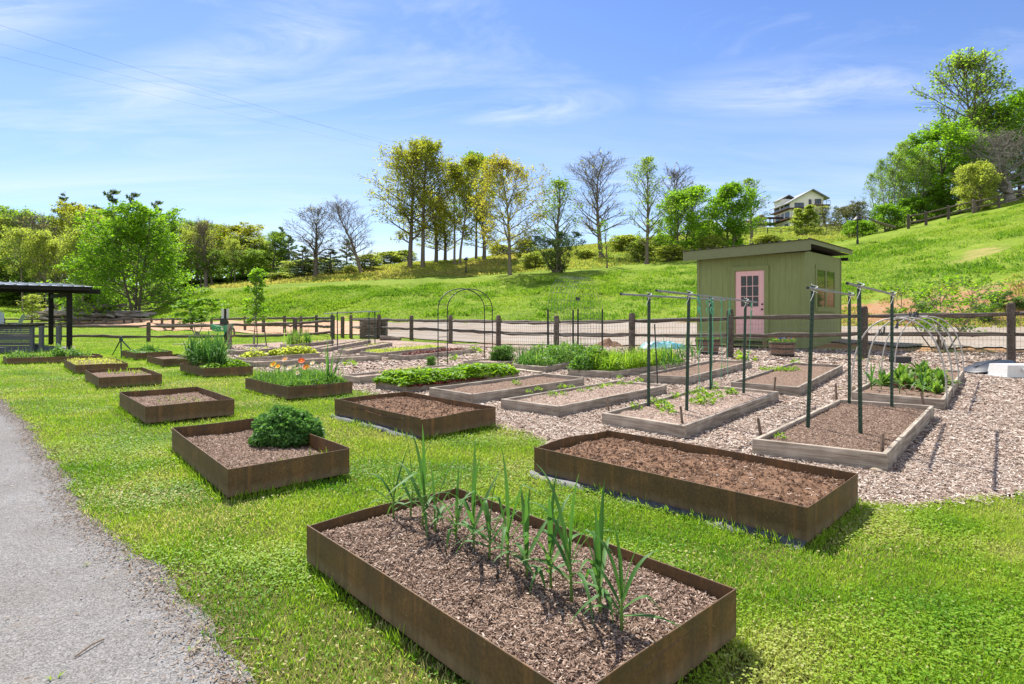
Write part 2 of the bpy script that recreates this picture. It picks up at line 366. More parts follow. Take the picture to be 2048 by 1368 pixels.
M['darkwire'] = plain('dark_wire', (0.16, 0.17, 0.16), 0.5, 0.5)
M['pvc'] = plain('white_pvc', (0.42, 0.4, 0.365), 0.45, 0.4)
M['black'] = plain('black_plastic', (0.018, 0.02, 0.024), 0.4, 0.5)
M['white'] = plain('white_plastic', (0.6, 0.59, 0.56), 0.4, 0.4, var=0.05)
M['string'] = plain('green_string', (0.10, 0.36, 0.2), 0.7, 0.2)
M['whitestring'] = plain('white_string', (0.7, 0.7, 0.66), 0.8, 0.1)
M['tarp'] = simple('blue_tarp', [(0.3, (0.03, 0.17, 0.21)), (0.55, (0.08, 0.3, 0.34)), (0.75, (0.45, 0.55, 0.55))], 5, 5, 0.45, 0.4, 0, 0.6)
M['stone'] = simple('tan_stone', [(0.3, (0.32, 0.24, 0.15)), (0.7, (0.5, 0.42, 0.3))], 12, 6, 0.9, 0.2, 0, 0.6)
M['pink'] = plain('pink_paint', (0.74, 0.44, 0.42), 0.5, 0.4, var=0.04)
M['trimgreen'] = plain('olive_trim', (0.2, 0.235, 0.085), 0.6, 0.3, var=0.06, scale=4)
M['fascia'] = plain('olive_fascia', (0.17, 0.19, 0.085), 0.5, 0.4, var=0.06, scale=4)
M['roofmetal'] = plain('brown_roof_metal', (0.1, 0.095, 0.085), 0.35, 0.5, 0.3)
M['greymetal'] = plain('grey_roof_metal', (0.2, 0.215, 0.24), 0.32, 0.5, 0.4)
def siding(name, axis):
    m, nt, out = newmat(name); tc = nd(nt, 'TexCoord'); sx = nd(nt, 'SeparateXYZ'); nt.links.new(tc.outputs['Object'], sx.inputs[0])
    fr = mth(nt, 'FRACT', mth(nt, 'MULTIPLY', sx.outputs[axis], 1 / 0.205))
    g = mth(nt, 'GREATER_THAN', fr, 0.06)
    v = coords(nt, (3, 3, 0.5)); n = noise(nt, v, 3, 5)
    c = ramp(nt, n, [(0.3, (0.185, 0.222, 0.078)), (0.7, (0.23, 0.27, 0.1))]).outputs[0]
    princ(nt, out, c, 0.65, 0.3, 0, bump(nt, mth(nt, 'ADD', g, mth(nt, 'MULTIPLY', n, 0.08)), 0.8, 0.012)); return m
M['siding_x'] = siding('olive_siding_front', 0); M['siding_y'] = siding('olive_siding_side', 1)
def glassmat(name, col, rough=0.05):
    m, nt, out = newmat(name); princ(nt, out, col, rough, 0.45); return m
M['glass'] = glassmat('window_glass', (0.02, 0.025, 0.022))
M['stucco'] = plain('pale_stucco', (0.8, 0.77, 0.69), 0.85, 0.2, var=0.05, scale=2)
M['houseroof'] = plain('house_roof', (0.22, 0.225, 0.235), 0.5, 0.4)
M['cedar'] = plain('cedar_soffit', (0.3, 0.2, 0.12), 0.7, 0.2)
M['brownband'] = plain('brown_deck', (0.09, 0.05, 0.035), 0.7, 0.2)
M['greypanel'] = plain('grey_slats', (0.1, 0.105, 0.12), 0.7, 0.2)
M['bluegrey'] = plain('blue_grey_plastic', (0.25, 0.29, 0.36), 0.5, 0.3)
# ---------------------------------------------------------------- camera, light, sky
cam = bpy.data.cameras.new('camera'); cam.sensor_width = 36.0; cam.lens = F / 2048 * 36.0
cam.shift_y = -(684 - HY) / 2048.0; cam.clip_end = 3000; cam.clip_start = 0.05
co = bpy.data.objects.new('camera', cam); co.location = (0, 0, H); co.rotation_euler = (math.pi / 2, 0, 0)
COL.objects.link(co); S.camera = co
SUN_AZ = math.atan2(-0.40, 0.917)          # from +Y towards +X
SUN_EL = math.radians(53)
sun = bpy.data.lights.new('sun', 'SUN'); sun.energy = 5.0; sun.angle = math.radians(0.53); sun.color = (1.0, 0.95, 0.87)
so = bpy.data.objects.new('sun', sun); COL.objects.link(so)
from mathutils import Vector
sd = Vector((math.sin(SUN_AZ) * math.cos(SUN_EL), math.cos(SUN_AZ) * math.cos(SUN_EL), math.sin(SUN_EL)))
so.rotation_euler = sd.to_track_quat('Z', 'Y').to_euler(); so.location = (-10, 20, 40)
W = bpy.data.worlds.new('World'); S.world = W; W.use_nodes = True
nt = W.node_tree; nt.nodes.clear()
wo = nt.nodes.new('ShaderNodeOutputWorld'); bg = nt.nodes.new('ShaderNodeBackground')
sky = nt.nodes.new('ShaderNodeTexSky'); sky.sky_type = 'NISHITA'; sky.sun_disc = False
sky.sun_elevation = SUN_EL; sky.sun_rotation = SUN_AZ; sky.air_density = 1.0; sky.dust_density = 0.4; sky.ozone_density = 2.5; sky.altitude = 500
tc = nt.nodes.new('ShaderNodeTexCoord'); sx = nd(nt, 'SeparateXYZ'); nt.links.new(tc.outputs['Generated'], sx.inputs[0])
den = mth(nt, 'ADD', mth(nt, 'MAXIMUM', sx.outputs[2], 0.0), 0.10)
cx = nd(nt, 'CombineXYZ')
nt.links.new(mth(nt, 'DIVIDE', sx.outputs[0], den), cx.inputs[0]); nt.links.new(mth(nt, 'DIVIDE', sx.outputs[1], den), cx.inputs[1])
def cloud(rot, scl, loc, nscale, det, rgh, dist, stops):
    mp = nd(nt, 'Mapping'); nt.links.new(cx.outputs[0], mp.inputs[0])
    mp.inputs['Rotation'].default_value = (0, 0, rot); mp.inputs['Scale'].default_value = scl; mp.inputs['Location'].default_value = loc
    return ramp(nt, noise(nt, mp.outputs[0], nscale, det, rgh, dist), stops).outputs[0]
c1 = cloud(math.radians(-18), (0.42, 1.25, 1), (2.35, 0.9, 0), 1.25, 12, 0.64, 1.0, [(0.5, (0, 0, 0)), (0.84, (0.75,) * 3)])
c2 = cloud(math.radians(10), (0.16, 0.6, 1), (7.3, 2.2, 0), 2.0, 10, 0.62, 1.0, [(0.36, (0, 0, 0)), (0.7, (0.75,) * 3)])
lowm = ramp(nt, sx.outputs[2], [(0.06, (1, 1, 1)), (0.34, (0.0, 0.0, 0.0))]).outputs[0]
c3 = cloud(math.radians(-30), (0.9, 2.2, 1), (1.3, 4.4, 0), 1.5, 13, 0.68, 0.8, [(0.36, (0, 0, 0)), (0.8, (0.95,) * 3)])
def patch(u, v, ru, rv, rot):
    sb = nd(nt, 'VectorRotate'); sb.rotation_type = 'Z_AXIS'; sb.inputs['Center'].default_value = (u, v, 0); sb.inputs['Angle'].default_value = rot
    nt.links.new(cx.outputs[0], sb.inputs[0]); mp = nd(nt, 'Mapping'); nt.links.new(sb.outputs[0], mp.inputs[0])
    mp.inputs['Location'].default_value = (-u / ru, -v / rv, 0); mp.inputs['Scale'].default_value = (1 / ru, 1 / rv, 0)
    ln = nd(nt, 'VectorMath', operation='LENGTH'); nt.links.new(mp.outputs[0], ln.inputs[0])
    return ramp(nt, ln.outputs['Value'], [(0.1, (1, 1, 1)), (1.0, (0, 0, 0))]).outputs[0]
pm = None
for a in ((1.02, 2.05, 0.62, 0.30, 0.15), (-1.15, 2.0, 0.95, 0.22, 0.35), (-0.62, 1.72, 0.4, 0.2, 0.5), (0.1, 2.25, 0.42, 0.22, 0.3), (-1.4, 1.55, 0.7, 0.2, 0.3)):
    q = patch(*a); pm = q if pm is None else mth(nt, 'MAXIMUM', pm, q)
cl = mth(nt, 'MAXIMUM', mth(nt, 'MAXIMUM', mth(nt, 'MULTIPLY', c1, 0.8), mth(nt, 'MULTIPLY', c3, pm)), mth(nt, 'MULTIPLY', c2, lowm), True)
tint = ramp(nt, sx.outputs[2], [(0.0, (0.78, 0.83, 0.92)), (0.2, (0.79, 0.83, 0.95)), (0.5, (0.63, 0.75, 1.02))]).outputs[0]
skyc = mixc(nt, 1.0, sky.outputs[0], tint, 'MULTIPLY')
skyc = mixc(nt, cl, skyc, (5.6, 6.0, 6.9))
back = ramp(nt, mth(nt, 'MULTIPLY', sx.outputs[1], -1.0), [(0.1, (0, 0, 0)), (0.55, (0.8,) * 3)]).outputs[0]      # unseen white cloud added behind the viewer as fill for shaded faces
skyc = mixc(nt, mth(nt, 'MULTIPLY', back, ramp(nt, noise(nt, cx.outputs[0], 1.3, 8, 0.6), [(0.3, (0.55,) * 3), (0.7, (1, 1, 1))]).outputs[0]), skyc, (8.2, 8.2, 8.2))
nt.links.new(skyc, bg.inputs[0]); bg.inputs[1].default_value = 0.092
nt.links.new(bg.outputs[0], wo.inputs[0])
vs = S.view_settings; vs.view_transform = 'Standard'; vs.look = 'None'; vs.gamma = 1; vs.use_curve_mapping = False; vs.exposure = 0.97
S.cycles.max_bounces = 8; S.cycles.transparent_max_bounces = 4; S.cycles.diffuse_bounces = 5; S.cycles.use_denoising = True
S.cycles.sample_clamp_indirect = 4

# ---------------------------------------------------------------- terrain
# knots: Y0 (flat until), then (Y, py) pairs: foot, mid, crest, dip, hill start, hill crest, far
TC = [
 (-1700, 45, [(58, 634), (78, 620), (100, 604), (115, 600), (135, 594), (170, 585), (320, 570)]),
 (0,     45, [(58, 636), (78, 619), (98, 600), (112, 596), (130, 590), (165, 580), (320, 565)]),
 (180,   45, [(58, 637), (78, 626), (98, 612), (112, 603), (130, 595), (165, 582), (320, 568)]),
 (275,   45, [(55, 638), (62, 634), (72, 630), (84, 627), (105, 612), (150, 588), (320, 570)]),
 (305,   44, [(52, 639), (56, 633), (62, 626), (72, 628), (100, 606), (140, 584), (320, 570)]),
 (335,   43, [(50, 640), (56, 622), (62, 600), (71, 602), (95, 588), (130, 577), (320, 566)]),
 (400,   41, [(48, 641), (55, 609), (62, 579), (70, 581), (90, 575), (110, 570), (320, 562)]),
 (500,   40, [(48, 642), (55, 606), (62, 573), (70, 575), (85, 566), (98, 562), (300, 556)]),
 (560,   39, [(47, 642), (54, 604), (62, 570), (70, 571), (84, 560), (96, 556), (300, 550)]),
 (650,   38, [(46, 642), (53, 603), (62, 566), (70, 566), (82, 548), (95, 541), (300, 545)]),
 (740,   36, [(45, 642), (53, 602), (62, 563), (70, 562), (82, 543), (95, 535), (300, 540)]),
 (820,   34, [(43, 642), (52, 600), (62, 560), (70, 559), (82, 537), (94, 526), (300, 535)]),
 (920,   31, [(41, 643), (51, 600), (62, 557), (70, 555), (82, 533), (94, 521), (300, 530)]),
 (1020,  28, [(40, 643), (50, 598), (62, 552), (70, 549), (82, 526), (96, 509), (300, 520)]),
 (1100,  26, [(39, 643), (49, 596), (62, 548), (70, 544), (84, 519), (105, 499), (300, 508)]),
 (1200,  25, [(38, 643), (48, 592), (62, 541), (70, 536), (88, 509), (120, 487), (300, 497)]),
 (1300,  24, [(36, 644), (47, 588), (62, 533), (70, 528), (92, 498), (140, 476), (300, 485)]),
 (1390,  23, [(34, 645), (46, 584), (61, 524), (70, 518), (96, 488), (150, 467), (300, 474)]),
 (1500,  22, [(32, 648), (42, 590), (60, 511), (70, 508), (100, 480), (158, 456), (300, 460)]),
 (1600,  21, [(31, 650), (36, 610), (60, 498), (70, 496), (100, 476), (160, 453), (300, 456)]),
 (1705,  20, [(30, 651), (33, 612), (60, 484), (70, 480), (100, 466), (160, 450), (300, 452)]),
 (1810,  19.5, [(28.5, 652), (31.5, 603), (60, 462), (72, 452), (100, 440), (160, 432), (300, 436)]),
 (1930,  19, [(27.5, 653), (30.3, 585), (60, 432), (74, 424), (100, 415), (160, 405), (300, 410)]),
 (2048,  18.5, [(26.5, 653), (29, 566), (60, 404), (76, 393), (100, 385), (160, 375), (300, 380)]),
 (2400,  18, [(24, 655), (27, 525), (58, 335), (76, 325), (100, 320), (160, 315), (300, 320)]),
 (3800,  17, [(21, 657), (24, 490), (56, 300), (76, 300), (100, 300), (160, 300), (300, 310)]),
]
TP = np.array([t[0] for t in TC], float)
TY = np.array([[t[1]] + [k[0] for k in t[2]] for t in TC]); TZ = np.array([[0.0] + [H - (k[1] - HY) / F * k[0] for k in t[2]] for t in TC])
def _tz(px, y):
    K = TY.shape[1]; yk = [np.interp(px, TP, TY[:, k]) for k in range(K)]; zk = [np.interp(px, TP, TZ[:, k]) for k in range(K)]
    z = np.zeros_like(y)
    for k in range(K - 1):
        t = (y - yk[k]) / (yk[k + 1] - yk[k]); sel = (t >= 0) & (t < 1)
        z = np.where(sel, zk[k] + (zk[k + 1] - zk[k]) * t, z)
    return np.where(y >= yk[-1], zk[-1], z)
def terrain_z(x, y):
    x = np.atleast_1d(np.asarray(x, float)); y = np.atleast_1d(np.asarray(y, float))
    px = np.clip(CX + F * x / np.maximum(y, 4.0), -1700, 3800)
    z = 0
    for d, w in ((-0.035, 1), (-0.018, 1.5), (0, 2), (0.018, 1.5), (0.035, 1)):
        z = z + w * _tz(px, y * (1 + d))
    z = z / 7.0
    f = np.clip((y - 28) / 12, 0, 1)
    z = z + f * ((fbm(x / 3.1, y / 3.1, 3) - 0.5) * 0.45 + (fbm(x / 1.1, y / 1.1, 5, 2) - 0.5) * 0.16)
    return z
def T(px, Y):
    x = (px - CX) / F * Y
    return np.array([x, Y, float(terrain_z(x, Y)[0])])

ys = np.concatenate([np.linspace(-40, 16, 12), np.arange(18, 76, 0.8), np.geomspace(77, 420, 60)])
ts = np.linspace(-1, 1, 330); xs = 330 * (0.12 * ts + 0.88 * ts ** 3) 
X, Yg = np.meshgrid(xs, ys); Z = terrain_z(X.ravel(), Yg.ravel()).reshape(X.shape)
g = Geo(); ny, nx = X.shape
i = np.arange(ny - 1)[:, None] * nx + np.arange(nx - 1)[None]
g.add(np.stack([X.ravel(), Yg.ravel(), Z.ravel()], 1), np.stack([i, i + 1, i + 1 + nx, i + nx], -1).reshape(-1, 4))
ground = struct(g.build('ground', M['terrain'], smooth=True))
pxg = np.clip(CX + F * X / np.maximum(Yg, 4), -1700, 3800)
foot = np.interp(pxg, TP, TY[:, 1]); mid = np.interp(pxg, TP, TY[:, 2]); crest = np.interp(pxg, TP, TY[:, 3])
clay = np.clip(1 - np.abs(Yg - (foot * 0.35 + mid * 0.65)) / ((mid - foot) * 0.75 + 0.5), 0, 1) * np.clip((pxg - 1600) / 90, 0, 1) * (Yg > 15) * 1.05
clay += np.clip(1 - np.hypot((pxg - 690) / 60, (Yg - foot - 0.8) / 1.6), 0, 1) * 0.8
dry0 = 0.8 * np.clip(1 - np.hypot((pxg - 1960) / 130, (Yg - 39) / 4), 0, 1)
dry = np.clip((Yg - crest - 9) / 6, 0, 1) * np.clip((pxg - 430) / 120, 0, 1) * np.clip((1750 - pxg) / 300, 0, 1) * (0.36 + 0.25 * (pxg < 1060))
dry += dry0
dry += 0.75 * np.clip(1 - np.abs(Yg - mid) / 3.5, 0, 1) * np.clip((pxg - 1690) / 60, 0, 1)
lawnm = np.clip((15 - Yg) / 6, 0, 1)
clay += 0.62 * np.clip((pxg - 1150) / 80, 0, 1) * np.clip((Yg - 13) / 2, 0, 1) * np.clip((foot + 1.0 - Yg) / 1.5, 0, 1)
for nm, arr in (('clay', clay), ('dry', dry), ('lawn', lawnm)):
    a = ground.data.attributes.new(nm, 'FLOAT', 'POINT'); a.data.foreach_set('value', arr.ravel().astype(np.float32))

def sheet(name, pts, z, mat, jit=0.0, sub=1, seed=1):
    out = []
    n = len(pts); r = np.random.default_rng(seed)
    for k in range(n):
        a = np.array(pts[k][:2]); b = np.array(pts[(k + 1) % n][:2]); L = np.linalg.norm(b - a)
        m = max(1, int(L / sub)) if sub else 1
        for q in range(m):
            p = a + (b - a) * q / m
            out.append(p + (r.normal(0, jit, 2) if jit else 0))
    out = np.array(out)
    g = Geo(); g.add(np.c_[out, np.full(len(out), z)], np.arange(len(out))[None])
    return struct(g.build(name, mat)), out
mp = [(2420, 955), (2048, 990), (1900, 1005), (1780, 1016), (1716, 1012), (1610, 985), (1400, 945), (1150, 905), (1050, 866), (985, 852), (880, 830), (800, 806), (700, 776), (600, 756), (515, 742), (470, 726), (448, 708), (462, 690), (560, 685), (660, 679.5), (760, 679), (850, 685), (930, 688), (1000, 689), (1130, 690), (1260, 691), (1420, 690), (1610, 690), (1740, 691), (1900, 696), (2050, 701), (2400, 716)]
mulch, MULCH = sheet('wood_chip_ground', [P(*p) for p in mp], 0.008, M['mulch'], 0.035, 0.25)
pp = [(-420, 700), (-160, 742), (0, 794), (60, 850), (150, 972), (215, 1055), (330, 1150), (420, 1255), (520, 1368), (640, 1560), (900, 2100), (400, 2600), (-1500, 2600), (-1500, 1000)]
pts = [P(*p) for p in pp[:11]] + [np.array([-0.4, 0.3, 0]), np.array([-1.6, -3, 0]), np.array([-6.5, -3, 0]), np.array([-9, 3, 0]), np.array([-22, 16, 0])]
path, PATH = sheet('path', pts, 0.006, M['path'], 0.022, 0.12, 2)
slab, SLAB = sheet('pavilion_floor', [P(-120, 714), P(0, 707), P(150, 700), P(150, 693), P(-120, 695)], 0.005, M['path'])
def strip(name, px0, px1, yn, yf, mat):
    g = Geo(); cols = np.linspace(px0, px1, 120); V = []
    for t in np.linspace(0, 1, 14):
        Yv = np.array([yn(p) + (yf(p) - yn(p)) * t for p in cols]) + (vnoise(cols / 17, cols * 0 + t * 3, 4) - 0.5) * 0.9
        xv = (cols - CX) / F * Yv; V.append(np.stack([xv, Yv, terrain_z(xv, Yv) + 0.05], 1))
    n = 120; i = np.arange(13)[:, None] * n + np.arange(n - 1)[None]
    g.add(np.concatenate(V), np.stack([i, i + 1, i + 1 + n, i + n], -1).reshape(-1, 4))
    return struct(g.build(name, mat, smooth=True))
ipol = lambda xs_, ys_: (lambda p: float(np.interp(p, xs_, ys_)))
footY = ipol(TP, TY[:, 1])
strip('riding_arena_ground', 150, 770, ipol([150, 450, 640, 770], [50, 37.5, 34.5, 33]), lambda p: footY(p) - 1.5, M['dirt'])
strip('driveway', 772, 2700, ipol([772, 900, 1000, 1260, 1420, 1640, 1800, 2700], [31, 26.0, 23.4, 22.6, 22.6, 22.6, 20.6, 15.5]), lambda p: footY(p) - 0.6, M['drive'])
# ---------------------------------------------------------------- raised beds
BEDQ = []   # footprint quads
def board(parent, name, a, b, z0, z1, t, mat, bev=0.004, bow=0.0):
    a = np.array(a, float); b = np.array(b, float); d = b - a; L = np.linalg.norm(d[:2])
    bm = bmesh.new()
    nseg = 6 if bow else 1
    bmesh.ops.create_cube(bm, size=1.0)
    bmesh.ops.scale(bm, vec=(L, t, z1 - z0), verts=bm.verts)
    bmesh.ops.translate(bm, vec=(L / 2, 0, (z1 + z0) / 2), verts=bm.verts)
    if bev: bmesh.ops.bevel(bm, geom=bm.edges[:], offset=bev, segments=1, affect='EDGES')
    if bow:
        ed = [e for e in bm.edges if abs(e.verts[0].co.x - e.verts[1].co.x) > L * 0.5]
        bmesh.ops.subdivide_edges(bm, edges=ed, cuts=8, use_grid_fill=True)
        for v in bm.verts:
            u = v.co.x / L; v.co.y += bow * math.sin(math.pi * u)
            v.co.z += 0.3 * bow * math.sin(math.pi * u * 2 + 1)
    me = bpy.data.meshes.new(name); bm.to_mesh(me); bm.free(); me.materials.append(mat)
    o = bpy.data.objects.new(name, me); COL.objects.link(o); o.parent = parent
    w = wloc(parent); o.location = (a[0] - w[0], a[1] - w[1], 0); o.rotation_euler = (0, 0, math.atan2(d[1], d[0]))
    return o
def quad_pts(q, n, r, margin=0.02):
    u = margin + (1 - 2 * margin) * r.random(n); v = margin + (1 - 2 * margin) * r.random(n)
    o, a, b = q[1], q[2] - q[1], q[0] - q[1]     # F, F->R, F->L
    return o[None, :2] + u[:, None] * a[None, :2] + v[:, None] * b[None, :2], u, v
def chips(g, xy, z, r, L0, L1, W0, W1, m, tilt=0.5, skew=None):
    n = len(xy); az = r.random(n) * 2 * math.pi
    d = nrm(np.stack([np.cos(az), np.sin(az), r.normal(0, tilt * 0.5, n)], 1)); s = nrm(np.stack([-np.sin(az), np.cos(az), r.normal(0, tilt, n)], 1))
    L = L0 + (L1 - L0) * r.random(n) ** 1.6; Wd = W0 + (W1 - W0) * r.random(n)
    p = np.c_[xy, z + 0.003 + r.random(n) * 0.008] - d * L[:, None] * 0.5
    V = np.stack([p - s * Wd[:, None] * .5, p + s * Wd[:, None] * .5, p + d * L[:, None] + s * Wd[:, None] * .4, p + d * L[:, None] - s * Wd[:, None] * .35], 1).reshape(-1, 3)
    g.add(V, np.arange(4 * n).reshape(n, 4), r.random(n), m)
def bed(name, label, L, Fp, R, h, kind, soilz, ns=0, seed=1, group=None, cat='raised bed', wedge=0.02, under=True):
    r = np.random.default_rng(seed)
    l, f, rr = P(*L, h), P(*Fp, h), P(*R, h); b = l + rr - f
    base = (l + rr) / 2; base[2] = 0
    t = thing(name, label, cat, base, group)
    steel = kind == 'corten'; th = 0.006 if steel else 0.04
    mat = M['corten'] if steel else M['timber']
    q = [l, f, rr, b]; ctr = sum(q) / 4
    dirs = []
    for k in range(4):
        p0, p1 = q[k].copy(), q[(k + 1) % 4].copy()
        d = nrm((p1 - p0)[:2]); inn = np.array([-d[1], d[0]])
        if np.dot(inn, (ctr - p0)[:2]) < 0: inn = -inn
        off = inn * th / 2
        sh = 0.0 if k % 2 == 0 else th
        a = np.r_[p0[:2] + off + d * sh, 0]; c = np.r_[p1[:2] + off - d * sh, 0]
        z0 = (0.03 if steel else -0.02) if under else -0.02
        dz = r.normal(0, 0.004) if not steel else 0
        side = 1 if np.dot(np.array([-d[1], d[0]]), inn) > 0 else -1
        board(t, 'side_panel' if steel else 'board', a, c, z0, h + dz - (0.002 if k % 2 else 0), th, mat, 0.0015 if steel else 0.005, bow=(side * r.normal(0.0, 0.012)) if steel else 0)
    # soil
    g = Geo(); n1, n2 = 40, 26
    e = (th + 0.001) 
    du = nrm((rr - f)[:2]); dv = nrm((l - f)[:2]); Lu = np.linalg.norm((rr - f)[:2]); Lv = np.linalg.norm((l - f)[:2])
    uu, vv = np.meshgrid(np.linspace(e, Lu - e, n1), np.linspace(e, Lv - e, n2), indexing='ij')
    xy = f[None, None, :2] + uu[..., None] * du + vv[..., None] * dv
    ed = np.minimum(np.minimum(uu, Lu - uu), np.minimum(vv, Lv - vv))
    zz = soilz + (fbm(xy[..., 0] * 3, xy[..., 1] * 3, seed) - 0.5) * 0.035 + (fbm(xy[..., 0] * 14, xy[..., 1] * 14, seed + 5, 2) - 0.5) * (0.018 if ns < 0 else 0.012) + wedge * np.clip(ed / 0.25, 0, 1) - wedge * 0.6
    i = np.arange(n1 - 1)[:, None] * n2 + np.arange(n2 - 1)[None]
    g.add(np.c_[xy.reshape(-1, 2), zz.ravel()], np.stack([i, i + n2, i + n2 + 1, i + 1], -1).reshape(-1, 4), 0.5, 0)
    def zat(xyq):
        rel = xyq - f[:2]; A = np.linalg.solve(np.stack([du, dv], 1), rel.T)
        iu = np.clip(((A[0] - e) / (Lu - 2 * e) * (n1 - 1)).round().astype(int), 0, n1 - 1); iv = np.clip(((A[1] - e) / (Lv - 2 * e) * (n2 - 1)).round().astype(int), 0, n2 - 1)
        return zz[iu, iv]
    n = abs(ns)
    if n:
        xyc, _, _ = quad_pts(q, n, r); zc = zat(xyc)
        if ns > 0:
            chips(g, xyc, zc, r, 0.004, 0.026, 0.002, 0.0065, 1, 0.6)
        else:   # bare crumbly soil: small clods
            k = n; s = 0.0025 + 0.011 * r.random(k) ** 7
            dirs6 = np.array([[1, 0, 0], [0, 1, 0], [-1, 0, 0], [0, -1, 0], [0, 0, 1], [0, 0, -1]], float)
            V = np.c_[xyc, zc + s * 0.4][:, None, :] + dirs6[None] * (s[:, None, None] * (0.7 + 0.6 * r.random((k, 6, 1))))
            fc = np.array([[0, 1, 4], [1, 2, 4], [2, 3, 4], [3, 0, 4], [1, 0, 5], [2, 1, 5], [3, 2, 5], [0, 3, 5]])
            g.add(V.reshape(-1, 3), (np.arange(k)[:, None, None] * 6 + fc[None]).reshape(-1, 3), np.repeat(r.random(k), 8), 1)
            chips(g, xyc[:n // 6] + r.normal(0, .02, (n // 6, 2)), zc[:n // 6], r, 0.01, 0.04, 0.003, 0.007, 2, 0.6)
    o = g.build('soil', [M['soil'], M['soilchip'], M['chip_dark']] if (ns < 0) else ([M['mulchsoil'], M['chip_dark']] if (steel or h > 0.145) else [M['mulch'], M['chip']]), parent=t, smooth=False)
    fp = [ (p[:2] - ctr[:2]) * 1.0 + ctr[:2] for p in q]
    BEDQ.append(np.array(fp))
    t_q = dict(q=q, zat=zat, t=t, du=du, dv=dv, Lu=Lu, Lv=Lv, f=f[:2], sz=soilz)
    return t_q
gs = 'rusty steel raised beds standing on the lawn'; gw = 'weathered timber beds among the wood-chip paths'
B = {}
B['C1'] = bed('steel_planter', 'long rusty steel bed in front, holding the row of garlic', (613, 1050), (1154, 1397), (1473, 1178), 0.21, 'corten', 0.165, 48000, 1, gs)
B['C2'] = bed('steel_planter', 'long rusty steel bed of bare brown soil beside the timber bed with green posts', (1068, 894), (1614, 1015), (1716, 946), 0.22, 'corten', 0.175, -7000, 2, gs, wedge=0.03)
B['C3'] = bed('steel_planter', 'rusty steel bed of bare brown soil between the flower bed and the wood chips', (669, 798), (841, 837), (991.5, 814), 0.22, 'corten', 0.175, -5000, 3, gs, wedge=0.03)
B['C4'] = bed('steel_planter', 'rusty steel bed with one round green herb bush in it', (344, 855), (456, 938), (699, 896.5), 0.22, 'corten', 0.12, 16000, 4, gs)
B['C5'] = bed('steel_planter', 'rusty steel bed of bare mulch behind the bed with the herb bush', (239, 783.5), (291, 812), (469, 797.5), 0.22, 'corten', 0.15, 7000, 5, gs)
B['C6'] = bed('steel_planter', 'dark steel bed full of orange, yellow and white flowers', (490.5, 756), (577.5, 774), (705, 763), 0.21, 'corten', 0.17, 600, 6, gs)
B['C7'] = bed('steel_planter', 'rusty steel bed of mulch with a small weed at its back corner', (170, 739.5), (198, 755), (324, 748), 0.2, 'corten', 0.14, 2500, 7, gs)
B['C8'] = bed('steel_planter', 'rusty steel bed covered with thin pale green seedlings', (128, 717.5), (151, 729.5), (256, 726), 0.2, 'corten', 0.17, 800, 8, gs)
B['C9'] = bed('steel_planter', 'long low steel bed along the front of the black pavilion', (6, 711.5), (14, 716), (206, 711), 0.17, 'corten', 0.13, 500, 9, gs)
B['C10'] = bed('steel_planter', 'steel bed with leafy greens beside the green tripod', (243.5, 701), (272, 706), (345, 702), 0.2, 'corten', 0.16, 500, 10, gs)
B['C11'] = bed('steel_planter', 'small steel bed of bare mulch next to the tall garlic clump', (293.5, 711.5), (327, 718.5), (392, 714), 0.2, 'corten', 0.15, 800, 11, gs)
B['C12'] = bed('steel_planter', 'dark steel bed holding the tall clump of blue-green garlic', (360, 726), (409, 736), (506, 732), 0.2, 'corten', 0.16, 800, 12, gs)
def wb(k, label, L, Fp, R, ns=900, h=0.14, sz=0.105, seed=None):
    B[k] = bed('timber_bed', label, L, Fp, R, h, 'timber', sz, ns, seed or (abs(hash(k)) % 1 + int(k[1:]) + 30), gw, wedge=0.01)
wb('G1', 'grey timber bed of bare mulch with two green-post trellises, nearest the camera', (1504, 877), (1774.7, 907), (1867.7, 811.7), 24000, 0.15)
wb('G2', 'grey timber bed of small seedlings under the trellis with green strings', (1203, 826), (1369.5, 852), (1558, 783), 14000, 0.139)
wb('G3', 'grey timber bed of seedlings with a lone dark stake at its far corner', (1001, 798), (1116, 812.5), (1334, 769.5), 11000, 0.138)
wb('G4', 'grey timber bed of bare mulch between strawberry bed and seedling bed', (858, 775), (942, 788), (1169, 755.5), 4000, 0.15)
wb('G5', 'grey timber bed overflowing with bright green strawberry plants', (751, 758.5), (812, 767), (1038, 743), 500, 0.15)
wb('G6', 'grey timber bed of mulch partly hidden behind the strawberry bed', (684, 749), (717, 753.5), (922, 732), 1200)
wb('G7', 'grey timber bed packed with bright lime green leafy crop', (1136, 739), (1219, 743), (1372, 723), 300)
wb('G8', 'grey timber bed with a short row of garlic at its left edge', (1278.5, 749), (1374, 754), (1504, 722), 2500, 0.15)
wb('G9', 'grey timber bed of dark mulch straight in front of the shed barrel', (1461, 763.5), (1597.7, 774), (1686, 730), 3500, 0.15)
wb('G10', 'grey timber bed under four white hoops, growing lettuce', (1702.5, 783), (1889, 798), (1927, 741), 2500, 0.15)
wb('G11', 'grey timber bed of dark leafy crop behind the loose pale planks', (1024, 727), (1091, 733), (1190, 716), 300)
wb('G12', 'grey timber bed with one round leafy shrub behind the garden arch', (927, 721), (989, 724.5), (1060, 718), 500)
wb('G13', 'grey timber bed streaked with dark red seedlings', (776, 709), (815.5, 711.5), (952.5, 697), 900)
wb('G14', 'grey timber bed grown over with short yellow-green weeds', (720, 702.5), (754, 706), (892, 692.5), 700)
wb('G15', 'grey timber bed between the far trellis and the weedy bed', (675, 698), (697, 700.5), (785, 685), 600)
wb('G16', 'grey timber bed at the feet of the far pipe trellis', (629.5, 694.5), (648, 697), (742, 680), 600)
wb('G17', 'long grey timber bed directly behind the flower bed', (480, 721), (512, 724), (764, 711), 900)
